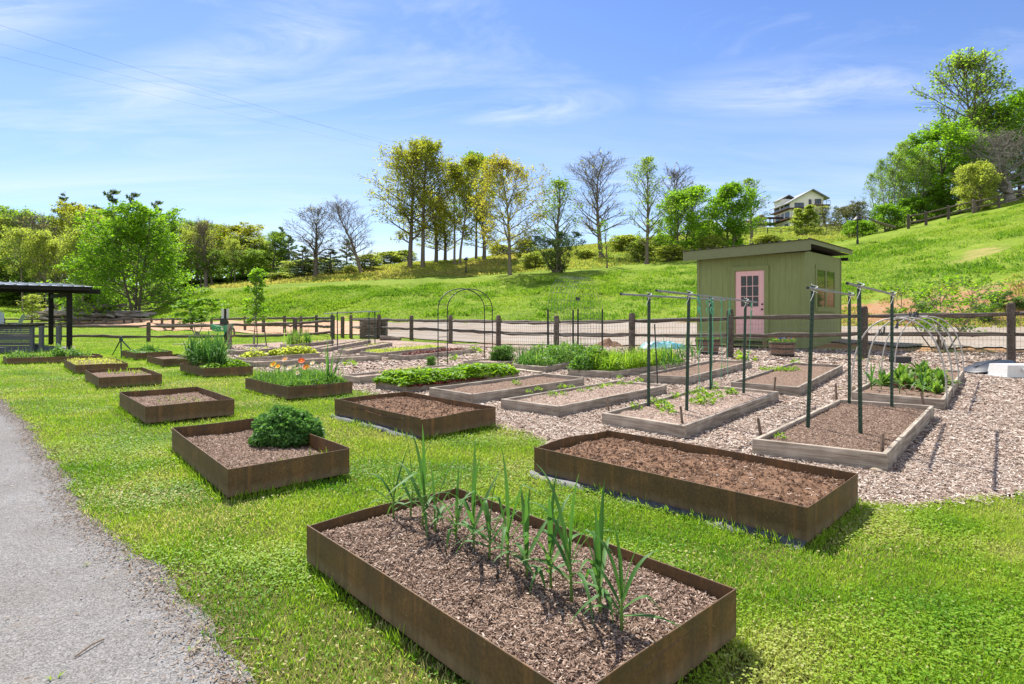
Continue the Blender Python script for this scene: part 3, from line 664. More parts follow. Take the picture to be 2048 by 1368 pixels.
wb('G18', 'narrow grey timber bed with yellow-green leaves in a row', (472, 713), (490, 716), (640, 706), 600)
wb('G19', 'low grey timber bed near the staked sapling', (456, 699), (476, 702), (560, 695.5), 400)
wb('G20', 'farthest low grey timber bed along the near fence', (560, 688), (578, 690), (668, 680.5), 300)
# wood chip litter on the ground of the paths
def mulch_chips():
    g = Geo(); r = np.random.default_rng(77)
    for (y0, y1, dens, L0, L1, W0, W1) in ((3.2, 5.2, 6500, 0.010, 0.05, 0.004, 0.010), (5.2, 8, 3000, 0.015, 0.06, 0.006, 0.014), (8, 13, 1000, 0.025, 0.08, 0.010, 0.022), (13, 22, 160, 0.05, 0.13, 0.02, 0.05)):
        area = (y1 - y0) * (y0 + y1) * 1.06; n = int(area * dens)
        y = np.sqrt(y0 ** 2 + (y1 ** 2 - y0 ** 2) * r.random(n)); x = (r.random(n) * 2.15 - 0.95) * y
        k = in_poly(x + r.normal(0, .09, n), y + r.normal(0, .09, n), MULCH)
        for q in BEDQ: k &= ~in_poly(x, y, q)
        chips(g, np.c_[x, y][k], 0.008 + 0.01 * r.random(k.sum()), r, L0, L1, W0, W1, 0, 0.35)
    # a few long sticks
    n = 90; y = 3.3 + 12 * r.random(n) ** 1.5; x = (r.random(n) * 1.7 - 0.8) * y; k = in_poly(x, y, MULCH)
    for q in BEDQ: k &= ~in_poly(x, y, q)
    for a, b in zip(x[k], y[k]):
        t = r.random() * 6.28; L = 0.1 + 0.25 * r.random()
        g.tube([[a, b, 0.02], [a + math.cos(t) * L, b + math.sin(t) * L, 0.025]], 0.004, 4, r=r.random() * 0.5)
    o = g.build('wood_chips', M['chip']); tag(o, 'pale wood chips strewn over the paths between the timber beds', 'wood chips', kind='stuff')
mulch_chips()
# ---------------------------------------------------------------- grass
def lawn():
    g = Geo(); r = np.random.default_rng(5)
    rings = ((1.5, 2.7, 26000, 0.7), (2.7, 4, 19000, 0.8), (4, 6, 9500, 1.0), (6, 9, 4200, 1.3), (9, 14, 1900, 1.7), (14, 22, 800, 2.4), (22, 40, 240, 3.4), (40, 58, 40, 6))
    for (y0, y1, dens, sc) in rings:
        area = (y1 - y0) * (y0 + y1) * 0.5 * 2.2; n = int(area * dens)
        y = np.sqrt(y0 ** 2 + (y1 ** 2 - y0 ** 2) * r.random(n)); x = (r.random(n) * 2.2 - 1.0) * y
        k = np.ones(n, bool)
        edge = (fbm(x * 5, y * 5, 9) - 0.5) * 0.22 + r.normal(0, 0.02, n)
        k &= ~in_poly(x + edge, y + edge, MULCH) & ~in_poly(x + edge * 0.9 + 0.03 * np.abs(r.normal(0, 1.2, n)), y - edge * 0.9, PATH) & ~in_poly(x, y, SLAB)
        for q in BEDQ:
            c = q.mean(0); k &= ~in_poly(x, y, (q - c) * 0.985 + c)
        px = CX + F * x / y
        k &= ~((px > 772) & (y > np.interp(px, [772, 900, 1000, 1260, 1420], [30, 26, 23.4, 22.6, 22.6]))) & ~((px > 150) & (px <= 772) & (y > np.interp(px, [150, 450, 640, 770], [50, 37.5, 34.5, 33])))
        k &= ~((px > 700) & (y > 18) & (r.random(n) > 0.45)) & ~((px > 1240) & (y > 11)) 
        bald = fbm(x * 1.3, y * 1.3, 21); k &= (r.random(n) < np.clip((bald - 0.2) * 4.5, 0.45, 1))
        x, y = x[k], y[k]; n = len(x)
        t1 = fbm(x * 0.9, y * 0.9, 31); t2 = fbm(x * 4.5, y * 4.5, 41)
        z = terrain_z(x, y) if y0 > 20 else np.zeros(n)
        clover = (r.random(n) < np.clip((vnoise(x * 1.7, y * 1.7, 51) - 0.35) * 1.2, 0.06, 0.6)) & (y < 14)
        az = r.random(n) * 6.283; tl = np.where(clover, 1.6 + 0.8 * r.random(n), 0.25 + 0.7 * r.random(n))
        d = nrm(np.stack([np.cos(az) * tl, np.sin(az) * tl, np.where(clover, 0.35 * r.normal(0, 1, n), 1)], 1))
        s = nrm(np.stack([-np.sin(az), np.cos(az), 0.25 * r.normal(0, 1, n)], 1))
        hgt = (0.6 + 0.8 * t2) * (0.75 + 0.5 * r.random(n))
        L = np.where(clover, 0.010 + 0.009 * r.random(n), (0.018 + 0.034 * r.random(n)) * hgt) * (0.8 + 0.25 * sc)
        Wd = np.where(clover, 0.008 + 0.007 * r.random(n), 0.0028 + 0.003 * r.random(n)) * (0.5 + 0.65 * sc)
        p = np.stack([x, y, z + np.where(clover, 0.006 + 0.035 * r.random(n) * hgt, 0.0)], 1)
        straw = r.random(n) < np.clip(0.03 + 1.6 * (fbm(x * 1.1, y * 1.1, 61) - 0.54), 0.02, 0.5)
        t3 = fbm(x * 2.3, y * 2.3, 35); rn = np.clip(-0.28 + 0.75 * t1 + 0.85 * t3 + 0.35 * (r.random(n) - 0.5) - 0.05 * clover, 0, 0.84); rn = np.where(straw, 0.9 + 0.1 * r.random(n), rn)
        g.kites(p, d, s, L, Wd, 0.12, rn)
    # longer uncut tufts hugging the steel beds
    for q in BEDQ[:12]:
        c = q.mean(0)
        for e in range(4):
            a, b = q[e], q[(e + 1) % 4]; Lq = np.linalg.norm(b - a); n = int(Lq * 240); tt = r.random(n); xy = a + (b - a) * tt[:, None]; out = nrm(xy - c); nn = nrm(np.array([b[1] - a[1], a[0] - b[0]])); nn = nn if np.dot(nn, (a + b) / 2 - c) > 0 else -nn
            kk = fbm(xy[:, 0] * 3, xy[:, 1] * 3, 77) > 0.42; xy = xy[kk] + nn * (0.008 + 0.05 * r.random((kk.sum(), 1))); n = len(xy)
            xm, ym = xy[:, 0], xy[:, 1]; ok = ~in_poly(xm, ym, MULCH); xy = xy[ok]; n = len(xy)
            az = r.random(n) * 6.283; tl = 0.15 + 0.5 * r.random(n); d = nrm(np.stack([np.cos(az) * tl + nn[0] * .25, np.sin(az) * tl + nn[1] * .25, np.ones(n)], 1)); s = nrm(np.stack([-np.sin(az), np.cos(az), 0 * az], 1))
            g.kites(np.c_[xy, np.zeros(n)], d, s, (0.04 + 0.08 * r.random(n) ** 1.5), 0.004 + 0.004 * r.random(n), 0.2, np.clip(.3 + .4 * r.random(n), 0, 1))
    o = g.build('grass', M['grass']); tag(o, 'bright green lawn of short grass and clover around the steel beds', 'grass', kind='stuff')
lawn()
def tufts(gr, x, y, h0, h1, w, nb, r, shade):
    n = len(x); z = terrain_z(x, y)
    X = np.repeat(x, nb) + r.normal(0, 0.12, n * nb); Yv = np.repeat(y, nb) + r.normal(0, 0.12, n * nb); Zv = np.repeat(z, nb) - 0.03
    az = r.random(n * nb) * 6.283; tl = 0.2 + 0.6 * r.random(n * nb)
    d = nrm(np.stack([np.cos(az) * tl, np.sin(az) * tl, np.ones(n * nb)], 1)); s = nrm(np.stack([-np.sin(az), np.cos(az), np.zeros(n * nb)], 1))
    L = np.repeat(h0 + (h1 - h0) * r.random(n), nb) * (0.6 + 0.6 * r.random(n * nb))
    gr.kites(np.stack([X, Yv, Zv], 1), d, s, L, w * (0.7 + 0.6 * r.random(n * nb)), 0.2, np.clip(np.repeat(shade, nb) + r.normal(0, 0.13, n * nb), 0, 1))
def bank():
    r = np.random.default_rng(15); g = Geo(); gd = Geo()
    n = 60000
    px = 290 + 2100 * r.random(n); f0 = np.interp(px, TP, TY[:, 1]); cr = np.interp(px, TP, TY[:, 3])
    t = r.random(n) ** 0.8; y = f0 - 0.5 + (cr - 1.5 - f0) * t; x = (px - CX) / F * y
    dens = fbm(x / 1.6, y / 1.6, 71); keep = r.random(n) < np.clip(dens * 1.7 - 0.25, 0.15, 1)
    md = np.interp(px, TP, TY[:, 2]); clayz = (px > 1640) & (y < md + 2.5)
    keep &= ~clayz | (r.random(n) < 0.05)
    bare = (px > 1900) & (np.hypot((px - 1970) / 110, (y - 40) / 3.5) < 0.8); keep &= ~bare
    x, y, px = x[keep], y[keep], px[keep]
    sh = np.clip(-0.05 + 1.05 * fbm(x / 5.5, y / 5.5, 81) + 0.25 * (r.random(len(x)) - 0.5), 0, 1)
    big = fbm(x / 2.6, y / 2.6, 91) > 0.54
    tufts(g, x[~big], y[~big], 0.10, 0.24, 0.055, 5, r, sh[~big]); tufts(g, x[big], y[big], 0.2, 0.45, 0.065, 6, r, sh[big] * 0.7)
    # field at the left
    n = 9000; px = -300 + 620 * r.random(n); y = 58 + 45 * r.random(n); x = (px - CX) / F * y
    tufts(g, x, y, 0.15, 0.3, 0.1, 4, r, np.clip(0.25 + 0.7 * fbm(x / 6, y / 6, 83), 0, 1))
    o = g.build('bank_grass', M['hillgrass']); tag(o, 'lush tufted grass growing over the long green bank', 'grass', kind='stuff')
    n = 26000; px = 420 + 1300 * r.random(n); cr = np.interp(px, TP, TY[:, 3]); c2 = np.interp(px, TP, TY[:, 6])
    y = cr + 8 + (c2 - cr - 4) * r.random(n) ** 0.9; x = (px - CX) / F * y
    tufts(gd, x, y, 0.2, 0.5, 0.13, 4, r, np.clip(0.15 + 0.7 * fbm(x / 5, y / 5, 101) + 0.15 * (px < 1060), 0, 1))
    n = 5000; px = 1650 + 700 * r.random(n); md = np.interp(px, TP, TY[:, 2]); f0 = np.interp(px, TP, TY[:, 1]); y = f0 - 1 + (md - f0 + 3) * r.random(n); x = (px - CX) / F * y
    kk = fbm(x / 1.2, y / 1.2, 111) > 0.5; tufts(gd, x[kk], y[kk], 0.12, 0.3, 0.05, 5, r, 0.2 + 0.6 * r.random(kk.sum()))
    o = gd.build('meadow_grass', M['drygrass']); tag(o, 'dry straw-coloured meadow grass on the slope behind the bank', 'grass', kind='stuff')
    # weeds in the chips along the near fence
    gw_ = Geo(); n = 2600; px = 640 + 1400 * r.random(n); y = 15.5 + 9.5 * r.random(n); x = (px - CX) / F * y
    k = (fbm(x / 1.1, y / 1.1, 121) > 0.57)
    for q in BEDQ: k &= ~in_poly(x, y, q)
    k &= ~((px > 1380) & (y > 17)); x, y = x[k], y[k]
    tufts(gw_, x, y, 0.05, 0.13, 0.02, 5, r, 0.35 + 0.6 * r.random(len(x)))
    n = 700; y = 4 + 11 * r.random(n); x = (r.random(n) * 1.7 - 0.75) * y; k = in_poly(x, y, MULCH) & (fbm(x / 0.8, y / 0.8, 131) > 0.66)
    for q in BEDQ: k &= ~in_poly(x, y, q)
    tufts(gw_, x[k], y[k], 0.03, 0.07, 0.012, 4, r, 0.5 + 0.4 * r.random(k.sum()))
    # tufts creeping on to the gravel path
    n = 160; y = 1.9 + 5 * r.random(n); x = -0.25 * y - 1.6 * r.random(n); k = in_poly(x, y, PATH) & (fbm(x * 2, y * 2, 141) > 0.62)
    x, y = x[k], y[k]; m = len(x); nb = 6
    az = r.random(m * nb) * 6.283
    d = nrm(np.stack([np.cos(az), np.sin(az), 0.5 + 0 * az], 1)); s = nrm(np.stack([-np.sin(az), np.cos(az), 0 * az], 1))
    gw_.kites(np.stack([np.repeat(x, nb) + r.normal(0, .012, m * nb), np.repeat(y, nb) + r.normal(0, .012, m * nb), np.full(m * nb, 0.008)], 1), d, s, 0.03, 0.006, 0.1, 0.4 + 0.5 * r.random(m * nb))
    o = gw_.build('weeds', M['grass']); tag(o, 'low weeds sprouting through the wood chips and gravel', 'weeds', kind='stuff')
bank()
# litter along the path edge
def litter():
    g = Geo(); r = np.random.default_rng(19)
    e = PATH[(PATH[:, 1] > 1.5) & (PATH[:, 1] < 9) & (PATH[:, 0] > -9)]
    n = 15000; k = r.integers(0, len(e), n); xy = e[k] + (e[(k + 1) % len(e)] - e[k]) * r.random((n, 1)) * (np.linalg.norm(e[(k + 1) % len(e)] - e[k], axis=1) < .4)[:, None] + r.normal(0, 0.045, (n, 2)) + np.array([-0.05, -0.02]); xy += r.normal(0, 0.05, (n, 2))
    chips(g, xy, 0.008 + np.zeros(n), r, 0.006, 0.024, 0.0025, 0.007, 0, 0.4)
    n = 500; y = 1.6 + 6 * r.random(n); x = -0.3 * y - 3 * r.random(n); q = in_poly(x, y, PATH)
    chips(g, np.c_[x, y][q], 0.008 + np.zeros(q.sum()), r, 0.006, 0.02, 0.004, 0.010, 0, 0.4)
    for (px, py) in ((530, 880 + 270), (260, 1148), (450, 1290), (150, 1320)):
        a = P(px, py); t = r.random() * 3; L = 0.12
        pts = [a + [0, 0, 0.012], a + [math.cos(t) * L / 2, math.sin(t) * L / 2 + 0.01, 0.018], a + [math.cos(t) * L, math.sin(t) * L, 0.012]]
        g.tube(pts, 0.003, 5, r=0.4)
    tag(g.build('leaf_litter', M['litter']), 'dead leaves and twigs scattered along the gravel path edge', 'litter', kind='stuff')
litter()
# ---------------------------------------------------------------- split-rail fences
def post_geo(base, h, w, r, rot=0.0, d=None):
    g = Geo(); d = d or w; c, s = math.cos(rot), math.sin(rot)
    ux = np.array([c, s, 0]); uy = np.array([-s, c, 0]); b = np.asarray(base, float)
    prof = [(0, 1.0), (0.5, 0.97), (0.9, 1.0), (0.97, 0.93), (1.0, 0.7)]
    V = []
    for (t, k) in prof:
        j = r.normal(0, 0.03, (8,))
        for i, (a, e) in enumerate(((-1, -.75), (-.75, -1), (.75, -1), (1, -.75), (1, .75), (.75, 1), (-.75, 1), (-1, .75))):
            V.append(b + ux * a * w / 2 * k * (1 + j[i]) + uy * e * d / 2 * k * (1 + j[i]) + [0, 0, (h + 0.02) * t - 0.02])
    n = 8
    g.add(V, [[i * n + j, i * n + (j + 1) % n, (i + 1) * n + (j + 1) % n, (i + 1) * n + j] for i in range(4) for j in range(n)])
    g.Fs.append(np.arange(n)[None] + 4 * n); g.R.append(np.array([.5])); g.M.append(np.array([0], np.int32))
    return g
def rail_obj(parent, a, b, rad, mat, r, name='rail', k=6):
    a = np.asarray(a, float); b = np.asarray(b, float); d = b - a; L = np.linalg.norm(d); n = 9
    t = np.linspace(0, 1, n)
    pts = np.stack([t * L, r.normal(0, 0.010, n), r.normal(0, 0.010, n) - 0.015 * np.sin(np.pi * t) * r.random()], 1)
    rr = rad * (1 + r.normal(0, 0.07, n)); rr[0] *= 0.6; rr[-1] *= 0.6; rr[1] *= .9; rr[-2] *= .9
    g = Geo(); g.tube(pts, rr, k, jit=0.12)
    V = g.V[0]; V[:, 1] *= 0.65
    o = g.build(name, mat, parent=parent, local=True, smooth=True)
    w = wloc(parent); o.location = a - w
    o.rotation_euler = (0, -math.asin(d[2] / L), math.atan2(d[1], d[0])); return o
def fence(name, label, posts, w, rails=(0.82, 0.46), railr=0.055, mat=None, mesh=None, skip=(), seed=3, group=None, gr=True):
    """posts: list of (base xyz, height)"""
    r = np.random.default_rng(seed); mat = mat or M['rail']
    c = posts[len(posts) // 2][0]
    t = thing(name, label, 'fence', tuple(c), group)
    for b, h in posts: post_geo(b, h, w, r, r.normal(0.5, 0.2)).build('post', mat, parent=t)
    for k in range(len(posts) - 1):
        if k in skip: continue
        (a, ha), (b, hb) = posts[k], posts[k + 1]
        for f in rails:
            rail_obj(t, np.asarray(a) + [0, 0, ha * f + r.normal(0, .01)], np.asarray(b) + [0, 0, hb * f + r.normal(0, .01)], railr, mat, r)
    if mesh:
        g = Geo(); dx, dz, rad = mesh
        for k in range(len(posts) - 1):
            if k in skip: continue
            (a, ha), (b, hb) = posts[k], posts[k + 1]; a = np.asarray(a, float); b = np.asarray(b, float)
            L = np.linalg.norm((b - a)[:2]); off = np.array([0, -0.085, 0]); n = int(L / dx)
            tt = (np.arange(n) + 0.5) / n; p0 = a + (b - a) * tt[:, None] + off; hh = (ha + (hb - ha) * tt) * 0.84
            p1 = p0.copy(); p1[:, 2] += hh; p0[:, 2] += 0.01
            g.segs(p0, p1, np.full(n, rad), np.full(n, rad), 3)
            m = int(min(ha, hb) * 0.84 / dz); q = np.arange(m + 1)
            z0 = np.minimum(0.02 + q * dz, ha * .84)
            g.segs(np.stack([np.full(m + 1, a[0]), np.full(m + 1, a[1] - .085), a[2] + z0 * 1.0], 1), np.stack([np.full(m + 1, b[0]), np.full(m + 1, b[1] - .085), b[2] + z0 * hb / ha], 1), np.full(m + 1, rad), np.full(m + 1, rad), 3)
        g.build('wire_mesh', M['wire'], parent=t)
    return t
def pp_(px, ytop, yb):
    b = P(px, yb); return (b, (yb - ytop) / F * b[1])
near = [pp_(-60, 648, 681), pp_(120, 645, 682), pp_(297, 645, 683.5), pp_(453, 641, 683.5), pp_(590, 637, 683), pp_(666, 631, 678), pp_(685, 633, 676)]
fence('split_rail_fence', 'near split-rail fence with wire mesh running from the black pavilion to the far corner', near, 0.15, (0.80, 0.28), 0.06, mesh=(0.13, 0.16, 0.0018), skip=(5,), seed=4)
right = [pp_(702, 630, 677), pp_(758, 629, 677), pp_(823, 631, 680.5), pp_(901, 631, 687), pp_(997, 630.5, 697), pp_(1113, 631, 703), pp_(1264, 626, 708), pp_(1460, 618.5, 716), pp_(1728, 612.5, 718), pp_(2022, 605, 724.5), pp_(2330, 598, 735)]
fence('split_rail_fence', 'long split-rail fence with wire mesh passing in front of the green shed', right, 0.155, (0.81, 0.47), 0.062, mesh=(0.085, 0.13, 0.003), seed=5)
far = [pp_(-60, 636, 655), pp_(8, 636, 655.5), pp_(64, 636, 655.5), pp_(108, 636, 656.5), pp_(158, 636, 655.5), pp_(184.6, 636, 655.5), pp_(212, 636, 655.5), pp_(248, 636, 655.8), pp_(265, 636, 656), pp_(282, 636, 656), pp_(303, 636, 657), pp_(324, 635.5, 659), pp_(346, 634, 661), pp_(383, 634, 661.5), pp_(423, 634, 662), pp_(490, 633, 663.5), pp_(527, 632, 665.5), pp_(569, 631, 667), pp_(602, 632, 668), pp_(633, 630, 670), pp_(664, 630, 673)]
fence('split_rail_fence', 'far split-rail fence along the orange riding ground, without mesh', far, 0.17, (0.86, 0.45), 0.07, seed=6)
hp = []
for (px, yt, yb) in ((1817, 441, 466), (1852, 433, 457), (1897, 424, 447), (1947, 410, 434), (1998, 393, 418), (2075, 372, 400), (2170, 345, 380)):
    Y = 61.5; b = T(px, Y); hp.append((b, 1.45))
fence('split_rail_fence', 'dark split-rail fence climbing the crest of the grassy hill on the right', hp, 0.22, (0.86, 0.42), 0.075, seed=7)
hf = [(T(px, 118), 1.2) for px in (1440, 1480, 1512, 1535, 1562, 1592, 1625, 1653, 1685, 1720, 1760)]
fence('split_rail_fence', 'thin rail fence crossing the lawn below the hilltop house', hf, 0.16, (0.9, 0.5), 0.055, seed=8)

# ---------------------------------------------------------------- trellises of steel posts and pipes
def tpost_geo(base, top, w=0.038):
    g = Geo(); base = np.asarray(base, float); top = np.asarray(top, float); ax = top - base
    c = (base + top) / 2
    g.box(c, np.array([w / 2, 0.0, 0]), np.array([0, 0.003, 0]), ax / 2)
    g.box(c + [0, 0.014, 0], np.array([0.003, 0, 0]), np.array([0, 0.0145, 0]), ax / 2)
    L = np.linalg.norm(ax); n = int(L / 0.055)
    for k in range(2, n):
        p = base + ax * k / n; g.box(p + [0, -0.006, 0], 0.005, 0.004, 0.010)
    return g
def PX(px, py, Y): return np.array([(px - CX) / F * Y, Y, H - (py - HY) / F * Y])
def trellis(label, p1, p2, pipe_ext, group, soil, pr=0.014, strings=(), knots=True):
    pr *= 0.72
    """p = (pxbase, pybase, pxtop, pytop)"""
    a = P(p1[0], p1[1], soil); b = P(p2[0], p2[1], soil)
    at = PX(p1[2], p1[3], a[1]); bt = PX(p2[2], p2[3], b[1])
    t = thing('pipe_trellis', label, 'trellis', (a + b) / 2, group)
    for q0, q1 in ((a, at), (b, bt)): tpost_geo(q0 - [0, 0, .1], q1).build('post', M['tpost'], parent=t)
    d = bt - at; e0, e1 = pipe_ext
    s = at - d * e0 - [0.0, 0.03, 0.03]; e = bt + d * e1 - [0.0, 0.03, 0.03]
    g = Geo(); g.tube([s, e], pr, 10); g.tube([s - nrm(d) * 0.004, s + nrm(d) * 0.012], pr * 1.15, 10, m=1)
    g.build('pipe', [M['galv'], M['black']], parent=t, smooth=False)
    if knots:
        g = Geo()
        for q in (at, bt):
            q = q - [0, 0.03, 0.03]
            th = np.linspace(0, 9.5, 26); g.tube(np.stack([q[0] + .03 * np.cos(th), q[1] + .02 * np.sin(th), q[2] - 0.035 + .009 * th], 1), 0.004, 5)
            g.tube([q, q + [-.02, -.02, -.05], q + [-.05, -.02, -.12]], 0.003, 5)
        g.build('tie_cord', M['whitestring'], parent=t)
    for (f, dz) in strings:
        c = s + (e - s) * f; g = Geo(); r = np.random.default_rng(int(f * 1000)); n = 9
        zz = np.linspace(0, dz, n); pts = np.stack([c[0] + np.cumsum(r.normal(0, .008, n)), c[1] - 0.012 + np.cumsum(r.normal(0, .008, n)), c[2] - zz], 1)
        g.tube(pts, 0.0042, 5)
        for q in (0.0, 0.12): g.tube([c - [0, 0.012, q], c - [0.012, 0.012, q + .05], c - [0, 0.012, q + .09]], 0.0085, 5)
        g.build('string', M['string'], parent=t)
    return t
gt = 'trellises of green steel posts and pipes'
trellis('trellis whose pipe end points at the shed corner, leaning green post at its near end', (1615, 857, 1626, 572), (1698.5, 808, 1699, 585), (0.14, 0.12), gt, 0.105, 0.0165)
trellis('tallest trellis, straight green posts in the bed nearest the camera', (1721, 868, 1718, 567), (1783.5, 815.5, 1784, 584), (0.3, 0.05), gt, 0.105, 0.0165)
trellis('pipe trellis on the left side of the seedling bed, its pipe reaching over the fence', (1297, 812, 1298, 587), (1421.5, 780, 1421, 595), (0.36, 0.28), gt, 0.105, 0.0155, ((0.70, .75), (0.78, .8), (0.86, .8)))
trellis('right pipe trellis of the seedling bed, hung with many green strings before the pink door', (1373, 822, 1378, 584), (1487, 787, 1491, 598), (0.44, 0.24), gt, 0.105, 0.0155, ((0.34, 1.1), (0.46, 1.12), (0.57, 1.05), (0.66, 1.0), (0.93, .9)))
trellis('far pipe trellis on the left, in the low beds by the fence corner', (664.5, 692, 664, 625), (738, 685, 738, 621), (0.2, 0.07), gt, 0.1, 0.02, knots=False)
trellis('far pipe trellis on the right, beside the compost bins', (675, 693.5, 674.5, 623.5), (750, 687, 749.6, 621.5), (0.0, 0.16), gt, 0.1, 0.02, knots=False)

# garden arch of two hoops
def arch():
    Y0 = P(876, 731)[1]
    a1, b1 = P(876, 731), P(969, 721); a2, b2 = P(892, 730), P(984, 719)
    off = np.array([0.2, 0.22, 0]); a2 = a1 + off; b2 = b1 + off
    t = thing('garden_arch', 'slender dark metal garden arch with rungs, standing alone behind the strawberry bed', 'arch', (a1 + b2) / 2)
    def hoop(a, b, f=None):
        ht, hs = 1.86, 1.35; w = np.linalg.norm(b - a) / 2; c = (a + b) / 2; d = (b - a) / (2 * w)
        pts = [a + [0, 0, z] for z in np.linspace(0, hs, 5)[:-1]]
        for th in np.linspace(math.pi, 0, 17): pts.append(c + d * w * math.cos(th) + np.array([0, 0, hs + (ht - hs) * math.sin(th)]))
        pts += [b + [0, 0, z] for z in np.linspace(hs, 0, 5)[1:]]
        return np.array(pts)
    h1, h2 = hoop(a1, b1), hoop(a2, b2)
    for h in (h1, h2):
        g = Geo(); g.tube(h, 0.0125, 7); g.build('hoop', M['darkmetal'], parent=t, smooth=True)
    for k in (1, 2, 3, 5, 8, 12, 16, 19, 21, 22, 23):
        g = Geo(); g.tube([h1[k], h2[k]], 0.006, 6); g.build('rung', M['darkmetal'], parent=t)
arch()

# wire panel arch with stakes
def panel_arch():
    A, Bq = P(1096, 729), P(1156, 718); d = np.array([0.68, 0.70, 0])
    D, C = A + d, Bq + d * 1.15
    t = thing('wire_panel_arch', 'tall arched panel of thin wire mesh over the leafy beds, held by four dark stakes', 'trellis', (A + C) / 2)
    for q, h in ((A, 1.34), (Bq, 1.36), (C, 1.36), (D, 1.33)):
        tpost_geo(q - [0, 0, .05], q + [0, 0, h], 0.045).build('stake', M['darkmetal'], parent=t)
    g = Geo(); nu, nv = 34, 9
    def pt(u, v):
        a = A + (D - A) * v; b = Bq + (C - Bq) * v; w = (b - a); c = (a + b) / 2
        if u < .3: return a + [0, 0, 1.35 * u / .3]
        if u > .7: return b + [0, 0, 1.35 * (1 - u) / .3]
        th = math.pi * (1 - (u - .3) / .4); return c + w / 2 * math.cos(th) + np.array([0, 0, 1.35 + 0.85 * math.sin(th)])
    for v in np.linspace(0, 1, nv):
        g.tube([pt(u, v) for u in np.linspace(0, 1, 41)], 0.004, 3, cap=False)
    for u in np.linspace(0, 1, nu):
        g.tube([pt(u, 0), pt(u, 1)], 0.004, 3, cap=False)
    g.build('wire_mesh', M['darkwire'], parent=t)
    g = Geo(); c = PX(1156, 598, P(1156, 718)[1] + 0.2); g.box(c, 0.05, 0.03, 0.035); g.box(c + [0.03, 0, 0.06], np.array([0.07, 0, 0.015]), 0.004, 0.006); g.box(c + [-0.045, 0, 0.01], 0.02, 0.02, 0.055)
    tag(g.build('bird_scarer', M['black'], loc=c), 'small black clip-on device hung high on the wire panel arch', 'device')
panel_arch()

# single stakes
def stake(name, label, b, tpx, w, mat, group=None, soil=0.1):
    base = P(b[0], b[1], soil); top = PX(tpx[0], tpx[1], base[1])
    g = Geo(); ax = top - base; base = base - nrm(ax) * 0.06; c = (base + top) / 2
    r = np.random.default_rng(int(b[0]))
    g.tube([base, c + r.normal(0, .002, 3), top - nrm(ax) * .01, top], [w * .72, w * .7, w * .66, w * .4], 4, jit=.05)
    o = g.build(name, mat, loc=P(b[0], b[1], soil)); return tag(o, label, 'stake', group)
gk = 'short wooden corner stakes in the timber beds'
stake('corner_stake', 'short brown stake at the left front corner of the nearest timber bed', (1522, 873), (1516, 836), 0.022, M['stakewood'], gk)
stake('corner_stake', 'short brown stake at the right front corner of the nearest timber bed', (1764.5, 904), (1765, 867), 0.022, M['stakewood'], gk)
stake('corner_stake', 'brown stake at the left back corner of the nearest timber bed', (1672.5, 798), (1671, 767), 0.022, M['stakewood'], gk)
stake('corner_stake', 'thin leaning brown stake at the right back corner of the nearest timber bed', (1848, 811), (1842, 784), 0.022, M['stakewood'], gk)
stake('corner_stake', 'short brown stake at the left front corner of the trellis seedling bed', (1218, 823), (1214, 795), 0.022, M['stakewood'], gk)
stake('corner_stake', 'short brown stake at the right front corner of the trellis seedling bed', (1365, 849), (1361, 812), 0.022, M['stakewood'], gk)
stake('corner_stake', 'short brown stake between trellis seedling bed and the dark mulch bed', (1548, 782), (1551, 754), 0.022, M['stakewood'], gk)
stake('corner_stake', 'short grey stake touching the back post of the green-string trellis', (1424, 776), (1425, 752), 0.022, M['stakewood'], gk)
stake('garden_stake', 'tall thin dark stake at the far corner of the middle seedling bed', (1315, 768), (1309, 648), 0.018, M['darkmetal'], soil=0.1)

